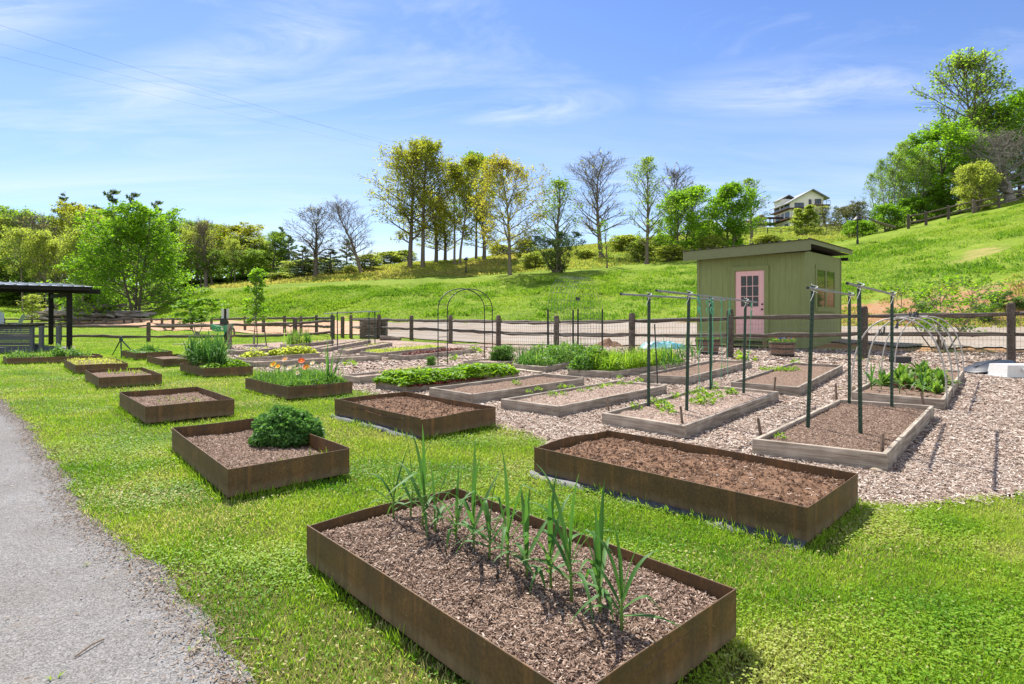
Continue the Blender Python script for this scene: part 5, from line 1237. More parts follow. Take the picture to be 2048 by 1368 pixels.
def logs():
    r = np.random.default_rng(33)
    protos = []
    for k in range(4):
        g = Geo(); L = 1.3 + .25 * k; n = 7; tt = np.linspace(-1, 1, n); g.tube(np.stack([tt * L, r.normal(0, .03, n), r.normal(0, .03, n)], 1), .11 * (1 + r.normal(0, .12, n)), 7, jit=.12)
        o = g.build('split_log', M['greybark'] if k % 2 else M['bark']); tag(o, 'weathered split log in the long heap behind the far fence', 'log', 'split logs heaped behind the far fence'); protos.append(o)
    used = set()
    for k in range(64):
        px = 84 + 206 * r.random(); Y = 54 + 2.2 * r.random(); lay = r.random(); hmax = .45 + .55 * vnoise(px / 30, 0.5, 3) + (.35 if 170 < px < 225 else 0)
        p = T(px, Y); p[2] += .08 + lay * hmax
        i = int(r.integers(0, 4)); o = protos[i]
        if i in used: o = protos[i].copy(); COL.objects.link(o)
        used.add(i); o.location = p; o.rotation_euler = (r.normal(0, .1), r.normal(0, .12), r.normal(0, .35))
logs()
# street lamps
def lamp(label, px, Y, ytop, s=1.0):
    b = T(px, Y); top = PX(px, ytop, Y)[2]; h = top - b[2]
    t = thing('lamp_post', label, 'lamp post', b, 'black lamp posts on the slopes')
    g = Geo(); g.tube([b, b + [0, 0, h * .86]], [.075, .06], 8); g.tube([b, b + [0, 0, .4]], .11, 8); g.build('pole', M['darkmetal'], parent=t)
    g = Geo(); th = np.linspace(math.pi, 0.2, 12); R = .2; g.tube(np.stack([b[0] + R - .0 + R * np.cos(th) - .1, np.full(12, b[1]), b[2] + h * .86 + .28 * np.sin(th)], 1), .03, 6); g.build('bracket', M['darkmetal'], parent=t)
    g = Geo(); c = b + [.0, -.0, h * .86]; k = h * .14; g.lathe(c, [(.05, k * .9), (.1, k * .55), (.2, k * .35), (.36 * s, -k * .25), (.38 * s, -k * .35), (.3 * s, -k * .3)], 16); g.build('shade', M['darkmetal'], parent=t)
lamp('black lamp post on the dry meadow between two big trees', 932, 74, 514)
lamp('black lamp post with a bell shade on the hill right of the shed', 1715, 58, 429, 1.1)
# ---------------------------------------------------------------- trees
def tree_mesh(seed, Hh=10.0, r0=.16, n1=24, n2=7, n3=4, bf=.25, spread=.36, shape='oval', a_lo=75, a_hi=30, up=.25, leaf_n=9, lsize=.26, leafw=.7, lscat=.35, leaders=1, lfill=1.0, twig=.012, lean=0.0, wob=.02, top_only=0.0, droop=.2, k=5):
    r = np.random.default_rng(seed)
    P0, P1, R0, R1 = [], [], [], []; LP = []; LD = []
    def poly(p, d, L, n, ra, rb, upk, wobk):
        pts = [np.array(p)]; d = nrm(d)
        for i in range(n):
            d = nrm(d + np.array([0, 0, upk / n]) + r.normal(0, wobk, 3)); q = pts[-1] + d * L / n
            f0, f1 = i / n, (i + 1) / n
            P0.append(pts[-1]); P1.append(q); R0.append(ra + (rb - ra) * f0); R1.append(ra + (rb - ra) * f1); pts.append(q)
        return np.array(pts)
    def at(pts, t):
        n = len(pts) - 1; x = min(t * n, n - 1e-6); i = int(x); return pts[i] + (pts[i + 1] - pts[i]) * (x - i), nrm(pts[i + 1] - pts[i])
    def env(t):
        if shape == 'oval': return math.sin(math.pi * min(1, (0.12 + 0.86 * t))) ** .7
        if shape == 'round': return (max(0.02, 1 - (2 * t - .9) ** 2)) ** .5 if t < .95 else .35
        if shape == 'vase': return .45 + .6 * t if t < .75 else 1.0 - 1.9 * (t - .75)
        if shape == 'cone': return 1.05 - t
        if shape == 'low': return 1.0 - .55 * t ** 1.5
        return 1
    for ld in range(leaders):
        off = np.array([0, 0, 0.0]); dd = np.array([lean + r.normal(0, wob), r.normal(0, wob), 1.0])
        if leaders > 1:
            a = ld * 6.283 / leaders + r.normal(0, .3); off = np.array([math.cos(a), math.sin(a), 0]) * r0 * (1.3 if leaders < 4 else 2.2); dd += np.array([math.cos(a), math.sin(a), 0]) * (.07 if leaders < 4 else .35)
        hh = Hh * (1 if ld == 0 else .85 + .13 * r.random()); rr = r0 * (1 if leaders == 1 else .75)
        tr = poly(off - [0, 0, .25], dd, hh * .97 + .25, 12, rr, rr * .1, .1, wob)
        P0.append(off - [0, 0, .3]); P1.append(off + [0, 0, .5]); R0.append(rr * 1.6); R1.append(rr)
        m = int(n1 / leaders) + 1; az = r.random() * 6.28
        for i in range(m):
            u = (i + r.random() * .7) / m; t = bf + (1 - bf) * u; p, td = at(tr, min(t, .985)); az += 2.4 + r.normal(0, .35)
            ang = math.radians(a_lo + (a_hi - a_lo) * u + r.normal(0, 7)); L1 = Hh * spread * env(u) * (.82 + .36 * r.random())
            d = np.array([math.cos(az) * math.sin(ang), math.sin(az) * math.sin(ang), math.cos(ang)]); ra = max(rr * (1 - t) * .6 + .01, twig * 2)
            b1 = poly(p, d, L1, 5, ra, twig, up, .07)
            for j in range(n2):
                v = .22 + .78 * (j + r.random() * .8) / n2; q, qd = at(b1, min(v, .99)); s = nrm(np.cross(qd, r.normal(0, 1, 3))); L2 = L1 * .5 * (1.15 - .75 * v) + .1
                b2 = poly(q, nrm(qd + s * (.75 + .4 * r.random())), L2, 3, max(ra * .4 * (1 - v * .6), twig), twig * .7, up * .6, .09)
                for c in range(n3):
                    w = .25 + .75 * (c + r.random()) / n3; q3, d3 = at(b2, min(w, .99)); s3 = nrm(np.cross(d3, r.normal(0, 1, 3))); L3 = L2 * .5 + .08
                    b3 = poly(q3, nrm(d3 + s3 * .9), L3, 2, twig * .8, twig * .4, up * .4, .1)
                    if leaf_n and r.random() < lfill and (u >= top_only or r.random() < .12):
                        nn = r.poisson(leaf_n); tt = .3 + .8 * r.random(nn)
                        LP.append(b3[0] + (b3[-1] - b3[0]) * tt[:, None] + r.normal(0, lscat * .45, (nn, 3)))
    g = Geo(); R0a = np.array(R0); big = R0a > .035
    P0a, P1a, R1a = np.array(P0), np.array(P1), np.array(R1)
    g.segs(P0a[big], P1a[big], R0a[big], R1a[big], 7); 
    if (~big).any(): g.segs(P0a[~big], P1a[~big], R0a[~big], R1a[~big], 3)
    gl = None
    if LP:
        lp = np.concatenate(LP); n = len(lp); gl = Geo()
        d = nrm(r.normal(0, 1, (n, 3)) - [0, 0, droop]); s = nrm(np.cross(d, r.normal(0, 1, (n, 3)) + [0, 0, .6]))
        cl = vnoise(lp[:, 0] / (Hh * .09) + 50, lp[:, 2] / (Hh * .09) + lp[:, 1] / (Hh * .12), seed)
        L = lsize * (.6 + .8 * r.random(n)); gl.kites(lp - d * L[:, None] * .5, d, s, L, L * leafw, .12, np.clip(.15 + .5 * cl + .4 * (r.random(n) - .3), 0, 1))
    return g, gl
def conifer_mesh(seed, Hh=10, bf=.12, spread=.2, whorls=20, irregular=.35, nsz=.45, dens=16):
    r = np.random.default_rng(seed); g = Geo(); gl = Geo(); g.tube([[0, 0, -.2], [r.normal(0, .1), 0, Hh * .5], [0, 0, Hh]], [.2, .12, .02], 6); P0, P1, A, Bb = [], [], [], []; lp, ld = [], []
    for i in range(whorls):
        u = i / whorls; z = Hh * (bf + (1 - bf) * u); 
        for j in range(5):
            if r.random() < irregular * .5: continue
            az = r.random() * 6.28; L = Hh * spread * (1 - u) ** .8 * (1 - irregular + 2 * irregular * r.random()) + .25
            d = nrm(np.array([math.cos(az), math.sin(az), -.05 + .5 * u + r.normal(0, .1)])); p = np.array([0, 0, z]); q = p + d * L + [0, 0, .08 * L]
            P0.append(p); P1.append(q); A.append(.04); Bb.append(.012)
            n = int(dens * (.4 + L / (Hh * spread))); t = .25 + .8 * r.random(n) ** .8
            lp.append(p + (q - p) * t[:, None] + r.normal(0, .06 * L + .05, (n, 3)) * [1, 1, .5]); ld.append(np.repeat(d[None], n, 0) * .6 + r.normal(0, .6, (n, 3)) + [0, 0, .25])
    g.segs(P0, P1, np.array(A), np.array(Bb), 4); lp = np.concatenate(lp); d = nrm(np.concatenate(ld)); n = len(lp); s = nrm(np.cross(d, r.normal(0, 1, (n, 3))))
    L = nsz * (.6 + .8 * r.random(n)); gl.kites(lp - d * L[:, None] * .4, d, s, L, L * .32, .1, r.random(n)); return g, gl
USEDT = {}
def tree(key, gm, px, Y, ytop, leaf, label, name='tree', group=None, bark='bark', wpx=None, rz=None, cat='tree', base=None, sq=None):
    """gm: (key -> geos, height). copies share meshes."""
    b = np.array(base) if base is not None else T(px, Y)
    Y = b[1]; Ht = PX(px, ytop, Y)[2] - b[2]
    if key not in USEDT:
        g, gl, Hh = gm
        V = np.concatenate(gl.V) if gl is not None else np.concatenate(g.V)
        zt = np.percentile(V[:, 2], 99.7); wd = np.percentile(V[:, 0], 98.5) - np.percentile(V[:, 0], 1.5)
        t = thing(name, label, cat, (0, 0, 0), group)
        g.build('trunk', M[bark], parent=t, local=True, smooth=True)
        if gl is not None: gl.build('crown', M[leaf], parent=t, local=True)
        proto_kids(t); USEDT[key] = (t, zt, wd); first = True
    else:
        first = False
    t, zt, wd = USEDT[key]
    if not first: t = dup(t, b, 0, 1, label, group or t.get('group'))
    sz = Ht / zt; sx_ = sz if wpx is None else (wpx / F * Y) / wd
    t.location = b; t.scale = (sx_, sx_, sz); t.rotation_euler = (0, 0, (0 if wpx else (px * 1.7) % 6.28) if rz is None else rz)
    return t
def gm(kind, seed, **kw):
    p = dict(Hh=12.0); p.update(KIND[kind]); p.update(kw); a, b = tree_mesh(seed, **p); return a, b, p['Hh']
KIND = dict(
    oak=dict(Hh=20, r0=.3, n1=30, n2=9, n3=5, bf=.30, spread=.30, shape='oval', a_lo=62, a_hi=22, up=.45, leaf_n=9, lsize=.24, lscat=.5, twig=.022),
    bare=dict(Hh=15, r0=.3, n1=26, n2=9, n3=5, bf=.25, spread=.42, shape='vase', a_lo=52, a_hi=14, up=.5, leaf_n=1.2, lsize=.22, lscat=.3, twig=.022, lfill=.45),
    poplar=dict(Hh=15, r0=.22, n1=34, n2=6, n3=4, bf=.18, spread=.20, shape='oval', a_lo=55, a_hi=22, up=.5, leaf_n=4.5, lsize=.19, lscat=.3, twig=.012),
    maple=dict(Hh=11, r0=.17, n1=44, n2=9, n3=5, bf=.03, spread=.5, shape='low', a_lo=86, a_hi=24, up=.28, leaf_n=10, lsize=.22, lscat=.3, leaders=3, twig=.014),
    wood=dict(Hh=16, r0=.24, n1=24, n2=8, n3=4, bf=.35, spread=.30, shape='round', a_lo=70, a_hi=25, up=.35, leaf_n=14, lsize=.28, lscat=.55, twig=.016),
    bushy=dict(Hh=9, r0=.17, n1=34, n2=8, n3=5, bf=.12, spread=.34, shape='oval', a_lo=70, a_hi=22, up=.4, leaf_n=6, lsize=.2, lscat=.34, leaders=2, twig=.012),
    sapling=dict(Hh=4.5, r0=.035, n1=20, n2=4, n3=3, bf=.42, spread=.16, shape='oval', a_lo=50, a_hi=20, up=.5, leaf_n=5, lsize=.11, lscat=.1, twig=.004),
    shrub=dict(Hh=3, r0=.035, n1=26, n2=5, n3=4, bf=.3, spread=.34, shape='vase', a_lo=50, a_hi=18, up=.4, leaf_n=4, lsize=.085, lscat=.1, leaders=5, twig=.005),
)
# the oak clump on the meadow
tree('oakA', gm('oak', 1, bf=.22, a_lo=72, leaf_n=6), 820, 84, 300, 'lf_yellow', 'tall oak with sparse yellow-green spring leaves, left of the tallest oak', 'oak_tree', wpx=150)
tree('oakB', gm('oak', 2, bf=.34, leaf_n=8), 846, 83, 284, 'lf_yellow', 'tallest oak of the meadow clump, gold-tipped crown above a thick bare trunk', 'oak_tree', wpx=130)
tree('oakC', gm('oak', 3, leaders=2, leaf_n=11, bf=.25), 914, 84, 312, 'lf_yellow', 'dense yellow-green double-trunk tree right of the tallest oak', 'oak_tree', wpx=112)
tree('oakD', gm('wood', 4, leaf_n=12, bf=.4), 952, 92, 305, 'lf_mid', 'deep green tree top rising behind the double-trunk tree', 'tree', wpx=90)
tree('oakE', gm('oak', 5, bf=.2, a_lo=78, leaf_n=8, spread=.36), 1020, 66, 318, 'lf_orange', 'orange-gold young oak on the bank crest with a straight dark trunk', 'oak_tree', wpx=135)
tree('bareA', gm('bare', 6), 632, 80, 403, 'lf_brown', 'small bare-branched tree with brown buds, first of two left of the oaks', 'budding_tree', wpx=100)
tree('bareB', gm('bare', 7, lean=-.14, leaf_n=.5), 724, 80, 394, 'lf_brown', 'bare fan-shaped tree leaning slightly, just left of the oak clump', 'bare_tree', wpx=88, bark='bark')
tree('bareC', gm('bare', 8, leaf_n=1.0, Hh=17, lfill=.25, n1=30), 1203, 84, 305, 'lf_yellow', 'large bare winter-branched tree standing against the sky in the middle', 'bare_tree', wpx=118)
for k, (px, Y, yt, w, lb) in enumerate(((872, 90, 380, 70, 'thin young tree between the two big oak trunks'), (890, 92, 400, 60, 'slim leafy tree in the gap right of the tallest oak'), (968, 90, 390, 70, 'thin yellow-green tree between double-trunk tree and golden oak'))):
    tree('thin', gm('poplar', 20, leaf_n=5) if k == 0 else None, px, Y, yt, 'lf_yellow', lb, 'young_tree', wpx=w, group='thin young trees inside the oak clump')
tree('popA', gm('poplar', 9, leaf_n=4.0, spread=.26), 1121, 66, 358, 'lf_mid', 'slender sparse green tree over the dark thicket right of the golden oak', 'slender_tree', wpx=88)
tree('thick', gm('bushy', 10, leaf_n=7, lsize=.2, bf=.0, shape='oval', leaders=4, a_lo=50), 1112, 65, 466, 'lf_olive' if False else 'lf_dark', 'dark ivy-covered thicket at the foot of the slender tree', 'thicket', wpx=95, cat='shrub')
tree('popB', gm('poplar', 11, leaf_n=3.5, spread=.24), 1293, 70, 315, 'lf_mid', 'tall slim tree with thin speckled green leaves, right of the big bare tree', 'slender_tree', wpx=88)
tree('bareD', gm('bare', 12, leaf_n=.4, spread=.3), 1352, 80, 328, 'lf_brown', 'bare twiggy tree top sticking up behind the bright green tree', 'bare_tree', wpx=70)
tree('brA', gm('bushy', 13, leaf_n=9), 1362, 72, 372, 'lf_bright', 'bright yellow-green leafy tree left of the shed roof', 'leafy_tree', wpx=105)
tree('brB', gm('bushy', 14, leaf_n=9, Hh=8), 1462, 72, 366, 'lf_bright', 'fresh green leafy tree right above the shed roof', 'leafy_tree', wpx=95)
tree('popC', gm('poplar', 15, leaf_n=3), 1503, 88, 356, 'lf_mid', 'sparse speckled tree leaning beside the hilltop house', 'slender_tree', wpx=60)
tree('popC', None, 1385, 86, 375, 'lf_mid', 'thin sparse tree between the two leafy trees by the shed', 'slender_tree', wpx=60)
tree('sapA', gm('poplar', 16, leaf_n=2, n1=16, n2=4, n3=3, r0=.1, Hh=8), 1214, 66, 438, 'lf_bright', 'thin young sapling in front of the big bare tree', 'sapling', wpx=42)
tree('hc', gm('bushy', 17, shape='cone', leaf_n=9, Hh=8, spread=.3, bf=.04, lsize=.2), 1608, 108, 412, 'lf_pale', 'pale yellow-green conical tree in front of the hilltop house', 'tree', wpx=52)
tree('ol', gm('bushy', 18, leaf_n=6, spread=.42, shape='low'), 1702, 78, 402, 'lf_olive', 'olive-dark spreading tree behind the bell-shade lamp', 'tree', wpx=80)
tree('bw', gm('bare', 19, leaf_n=2, spread=.36, Hh=10), 1650, 150, 412, 'lf_pale', 'pale thin tree right of the hilltop house', 'tree', wpx=40)
con = conifer_mesh(30, 10, .05, .24, 20, .15, .5, 22)
tree('conS', con + (10,), 1672, 148, 412, 'needle', 'small dark green cone-shaped evergreen near the hilltop house', 'evergreen_tree', wpx=20)
# right-hand hill group
for k, (px, Y, yt, w) in enumerate(((1772, 74, 305, 52), (1792, 73, 285, 56), (1812, 76, 270, 60), (1836, 72, 290, 60), (1752, 78, 335, 50))):
    lbs = ('slim sparse tree second from the left on the right-hand hill', 'slim tree with several pale stems on the right-hand hill', 'tallest slim sparse tree left of the big round maple', 'slim leafy tree touching the big round tree on the right hill', 'lowest slim tree at the left end of the right-hand grove')
    tree('rb%d' % (k % 2), gm('poplar', 40 + k, leaf_n=5, leaders=2, r0=.16, spread=.24) if k < 2 else None, px, Y, yt, 'lf_mid', lbs[k], 'slender_tree', wpx=w, bark='greybark', group='slim sparse trees on the right-hand hill')
tree('rA', gm('wood', 45, leaf_n=20, bf=.14, spread=.38, lsize=.27), 1888, 74, 255, 'lf_bright', 'big round bright green tree on the right-hand hill', 'maple_tree', wpx=178)
tree('rB', gm('oak', 46, Hh=22, bf=.4, leaf_n=3.2, spread=.25, shape='oval', a_lo=72, lsize=.3, twig=.03), 1962, 76, 96, 'lf_mid', 'tallest tree on the right, open crown reaching high into the sky', 'tulip_tree', wpx=165)
tree('rE', gm('wood', 50, leaf_n=18, bf=.1, spread=.3, lsize=.27), 1956, 79, 215, 'lf_bright', 'dense green tree around the trunk of the tallest tree', 'tree', wpx=110)
tree('rC', gm('wood', 47, leaf_n=20, bf=.14, spread=.4), 2040, 78, 186, 'lf_bright', 'bright yellow-green tree at the right picture edge', 'tree', wpx=140)
tree('rD', gm('bare', 48, leaf_n=0, spread=.5, a_lo=80, bf=.1, n1=34, Hh=9), 2022, 66, 256, 'lf_brown', 'grey tangled bare tree over the hill fence at the right edge', 'bare_tree', wpx=160, bark='greybark')
tree('rF', gm('bushy', 49, leaf_n=10, lsize=.2, bf=.04), 1955, 64.5, 322, 'lf_pale', 'pale green shrub-like tree standing at the hill fence', 'shrub', wpx=72, cat='shrub')
gR = gm('wood', 52, leaf_n=14, bf=.08, spread=.32, lsize=.3)
for k, (px, Y, yt, w, lf, lb) in enumerate(((1838, 80, 318, 90, 'lf_bright', 'green tree filling the gap left of the big round tree on the right hill'), (1920, 72, 330, 80, 'lf_mid', 'mid green tree between the big round tree and the pale shrub'), (1992, 84, 245, 100, 'lf_mid', 'green tree between the tallest tree and the right picture edge'), (2085, 74, 235, 120, 'lf_bright', 'green tree cut off by the right picture edge'), (1900, 84, 300, 110, 'lf_bright', 'green tree behind the trunk of the tallest tree'))):
    tree('fill' + lf, gR if k < 2 else None, px, Y, yt, lf, lb, 'tree', 'leafy trees crowding the right-hand hill', wpx=w)
for k, (px, yt, w) in enumerate(((1775, 408, 60), (1830, 395, 70), (1868, 378, 70), (1720, 440, 60))):
    tree('und', gm('bushy', 51, leaf_n=5, Hh=6, bf=.03, shape='low', spread=.42) if k == 0 else None, px, 70 + k, yt, 'lf_bright' , ('low leafy bush under the slim trees of the right-hand grove', 'low leafy bush under the big round tree', 'low leafy bush behind the hill fence, right of the slim trees', 'low leafy bush beside the bell-shade lamp')[k], 'bush', wpx=w, cat='shrub', group='low bushes on the right-hand hill')
g = Geo(); a = T(1712, 66); e = T(1790, 66); g.tube([a + [0, 0, 2.6], a + [1.2, 0, 2.5], (a + e) / 2 + [0, 0, 1.5], e + [0, 0, .3]], [.05, .09, .12, .16], 7); tag(g.build('fallen_trunk', M['bark'], loc=a), 'dark bent leaning trunk between lamp post and slim trees', 'trunk')
# left: big maple and wood
tree('mapA', gm('maple', 60, n1=54, leaf_n=11), 272, 59, 412, 'lf_bright', 'big bushy bright green tree with low branches behind the far fence', 'maple_tree', wpx=204)
gd = 'trees of the wood behind the left field'
r = np.random.default_rng(61)
wl = [gm('wood', 62), gm('wood', 63, shape='oval'), gm('wood', 64, leaf_n=11, shape='vase')]
defs = [(-70, 100, 425, 90, 0, 'lf_mid'), (-20, 96, 430, 80, 1, 'lf_pale'), (20, 104, 418, 85, 0, 'lf_mid'), (62, 100, 424, 80, 2, 'lf_mid'), (92, 104, 432, 70, 1, 'lf_pale'), (165, 104, 410, 70, 2, 'lf_yellow'), (190, 100, 422, 70, 0, 'lf_pale'), (225, 98, 432, 60, 1, 'lf_mid'),
 (340, 102, 436, 60, 0, 'lf_mid'), (372, 100, 440, 55, 1, 'lf_mid'), (395, 96, 452, 50, 2, 'lf_pale'), (415, 100, 446, 50, 1, 'lf_mid'), (440, 104, 452, 55, 0, 'lf_pale'), (488, 100, 449, 82, 0, 'lf_yellow'), (462, 96, 470, 50, 1, 'lf_pale'), (520, 98, 478, 60, 2, 'lf_pale'), (545, 96, 462, 50, 1, 'lf_mid'), (500, 92, 500, 60, 0, 'lf_mid'), (30, 90, 470, 80, 1, 'lf_pale'), (-40, 88, 480, 90, 2, 'lf_mid'), (75, 88, 480, 70, 0, 'lf_mid'), (350, 92, 490, 60, 2, 'lf_mid'), (425, 90, 500, 60, 0, 'lf_mid'), (-120, 95, 430, 100, 0, 'lf_mid'), (120, 92, 470, 70, 1, 'lf_pale')]
LBW = {'lf_mid': 'mid green leafy tree in the wood behind the left field', 'lf_pale': 'pale spring-green tree in the wood behind the left field', 'lf_yellow': 'rounded yellow-tinged tree standing out of the wood on the left'}
for (px, Y, yt, w, i, lf) in defs:
    key = 'w%d%s' % (i, lf)
    tree(key, wl[i] if key not in USEDT else None, px, Y, yt, lf, LBW[lf], 'tree', gd, wpx=w * 1.12)
# bare-stemmed trees at the edge of the wood
tb = gm('wood', 65, bf=.5, leaf_n=6, r0=.2, n1=18)
for k, (px, Y, yt, w) in enumerate(((46, 74, 455, 75), (80, 76, 470, 60), (93, 75, 460, 70), (112, 77, 480, 55), (158, 78, 470, 60), (166, 76, 455, 70), (196, 77, 470, 60), (384, 92, 462, 45), (402, 91, 455, 40), (470, 90, 478, 42), (412, 92, 440, 36))):
    tree('edge', tb if k == 0 else None, px, Y, yt, 'lf_pale', 'thin-stemmed tree with a high sparse crown at the edge of the left wood', 'tree', 'thin-stemmed trees at the edge of the left wood', wpx=w)
tree('bareE', gm('bare', 66, leaf_n=.5, spread=.35, lean=.28), 118, 82, 424, 'lf_brown', 'bare dark tree leaning left in front of the wood', 'bare_tree', wpx=95, rz=math.pi)
tree('bareF', gm('bare', 67, leaf_n=1, spread=.3), 412, 88, 436, 'lf_brown', 'bare brown tree sticking out of the wood right of the bushy tree', 'bare_tree', wpx=60)
pin = conifer_mesh(70, 14, .25, .26, 17, .6, .65, 34) + (14,); fir = conifer_mesh(71, 14, .12, .19, 20, .5, .6, 26) + (14,)
tree('fir', fir, 130, 112, 388, 'needle', 'dark pointed fir rising above the wood on the left', 'fir_tree', wpx=74)
for k, (px, yt, w, lb) in enumerate(((226, 380, 105, 'left of the two big dark pines behind the bushy tree'), (268, 386, 90, 'right of the two big dark pines behind the bushy tree'), (316, 402, 80, 'dark pine showing behind the right shoulder of the bushy tree'))):
    tree('pine', pin if k == 0 else None, px, 110, yt, 'needle', lb, 'pine_tree', wpx=w, group='dark pines on the skyline')
for k, (px, Y, yt, w, lb) in enumerate(((562, 98, 454, 40, 'dark pine beside the budding tree, left one'), (578, 96, 470, 44, 'dark pine beside the budding tree, right one'), (606, 82, 492, 52, 'short dark cedar in front of the budding tree'), (662, 82, 498, 58, 'broad short cedar between the two bare trees'), (694, 86, 478, 36, 'narrow dark cedar behind the fan-shaped tree'))):
    tree('ced', conifer_mesh(72, 8, .04, .3, 18, .4, .5, 26) + (8,) if k == 0 else None, px, Y, yt, 'needle', lb, 'cedar_tree', wpx=w, group='dark cedars on the meadow edge')
sm = gm('bushy', 73, Hh=5, leaf_n=3, bf=.1, lsize=.22)
for k, (px, Y, yt, w) in enumerate(((600, 84, 520, 70), (640, 86, 515, 60), (735, 84, 508, 50), (775, 98, 503, 60), (805, 100, 500, 50), (700, 80, 530, 26), (560, 80, 545, 50), (1065, 75, 505, 50), (1170, 82, 500, 40), (1250, 92, 470, 70), (1320, 80, 470, 70), (1410, 78, 440, 60), (1530, 84, 470, 50), (1000, 98, 490, 50), (1050, 84, 480, 46), (1280, 74, 480, 50), (1420, 70, 470, 50), (1340, 70, 490, 60))):
    tree('sm', sm if k == 0 else None, px, Y, yt, 'lf_pale' , 'small light green bush among the trees of the meadow slope', 'bush', 'small bushes on the meadow slope', wpx=w, cat='shrub')
sb = gm('bushy', 74, Hh=4, leaf_n=4, bf=.02, lsize=.3, shape='low', spread=.5)
for k, (px, Y, yt, w) in enumerate(((-60, 86, 560, 110), (40, 88, 565, 90), (110, 86, 570, 90), (180, 80, 560, 60), (210, 84, 575, 70), (330, 84, 560, 60), (370, 96, 560, 60), (430, 96, 555, 60), (490, 96, 550, 60), (540, 94, 540, 60), (165, 66, 612, 40), (575, 92, 535, 50))):
    tree('sb', sb if k == 0 else None, px, Y, yt, 'lf_mid', 'low leafy undergrowth bush at the foot of the left wood', 'bush', 'undergrowth bushes of the left wood', wpx=w, cat='shrub')
def woods():
    r = np.random.default_rng(95); g = Geo(); n = 30000
    px = -420 + 1010 * r.random(n); Y = 118 + 14 * r.random(n); x = (px - CX) / F * Y; z0 = terrain_z(x, Y)
    top = (HY - np.interp(px, [-420, 0, 130, 300, 560, 590], [440, 440, 440, 455, 500, 535])) / F * Y + H; hh = top - z0; fz = r.random(n) ** .9
    z = z0 + hh * fz * (.72 + .4 * fbm(px / 26, px * 0, 96)); d = nrm(r.normal(0, 1, (n, 3))); s = nrm(np.cross(d, r.normal(0, 1, (n, 3))))
    g.kites(np.c_[x, Y, z], d, s, .75, .5, .1, np.clip(.1 + .7 * fbm(px / 30, z / 3, 97) + .3 * (r.random(n) - .5), 0, 1))
    tag(g.build('woods', M['lf_mid']), 'far-off wood closing the view behind the trees on the left', 'woods', kind='stuff')
woods()
# nearer saplings and shrubs
tree('sapB', gm('sapling', 80, leaf_n=5, lsize=.13, spread=.13, n1=22, bf=.3), 513, 0, 537, 'lf_bright', 'young staked sapling with fresh green leaves inside the near fence', 'sapling', base=P(508, 688), wpx=40, bark='greybark')
for (bx_, tx, lb) in (((515, 688), (513, 640), 'straight thin wooden pole supporting the sapling'), ((533, 692), (527, 640), 'leaning thin dark pole right of the sapling')): stake('support_pole', lb, bx_, tx, .03, M['rail'], 'support poles beside the sapling', soil=0)
tree('sapC', gm('sapling', 81, leaf_n=13, lsize=.12, spread=.22, leaders=3, bf=.35, n1=26), 392, 0, 596, 'lf_bright', 'multi-stemmed young tree with leafy side clumps behind the near fence', 'sapling', base=P(394, 671), wpx=85, bark='greybark')
tree('sapD', gm('sapling', 82, leaf_n=8, spread=.2, bf=.25), 62, 0, 589, 'lf_pale', 'small pale green round tree by the far fence at the left', 'sapling', base=T(62, 50), wpx=36)
tree('redb', gm('shrub', 83, leaf_n=4.5), 1885, 0, 548, 'lf_bright', 'open multi-stemmed green shrub behind the fence on the right', 'shrub', base=P(1882, 702), wpx=165, cat='shrub')
sh = gm('shrub', 84, Hh=1.2, bf=.05, leaf_n=6, lsize=.08, leaders=5)
for k, (px, Y, yt, w, lb) in enumerate(((1996, 28.2, 582, 34, 'round green shrub high on the clay cut'), (1970, 27.4, 605, 40, 'low green shrub lower on the clay cut'), (1850, 28.8, 600, 36, 'small shrub on the clay cut left of the multi-stemmed shrub'), (2040, 27.6, 592, 30, 'shrub on the clay cut at the right picture edge'), (1790, 29.5, 615, 30, 'small shrub at the left end of the clay cut'))):
    tree('csh', sh if k == 0 else None, px, Y, yt, 'vegdark', lb, 'shrub', 'shrubs on the clay cut', wpx=w, cat='shrub')
for k, (px, py, yt, w, lb) in enumerate(((1007, 722, 690, 42, 'round dark green leafy shrub in the bed behind the arch'), (993, 722, 702, 26, 'small light shrub touching the round shrub behind the arch'), (862, 733, 712, 18, 'little leafy plant at the left foot of the arch'))):
    tree('nsh', gm('shrub', 85, Hh=.7, bf=.0, leaf_n=10, lsize=.055, leaders=5, r0=.01, twig=.003) if k == 0 else None, px, 0, yt, 'vegdark', lb, 'shrub', 'low garden shrubs near the arch', base=P(px, py, .1), wpx=w, cat='shrub')

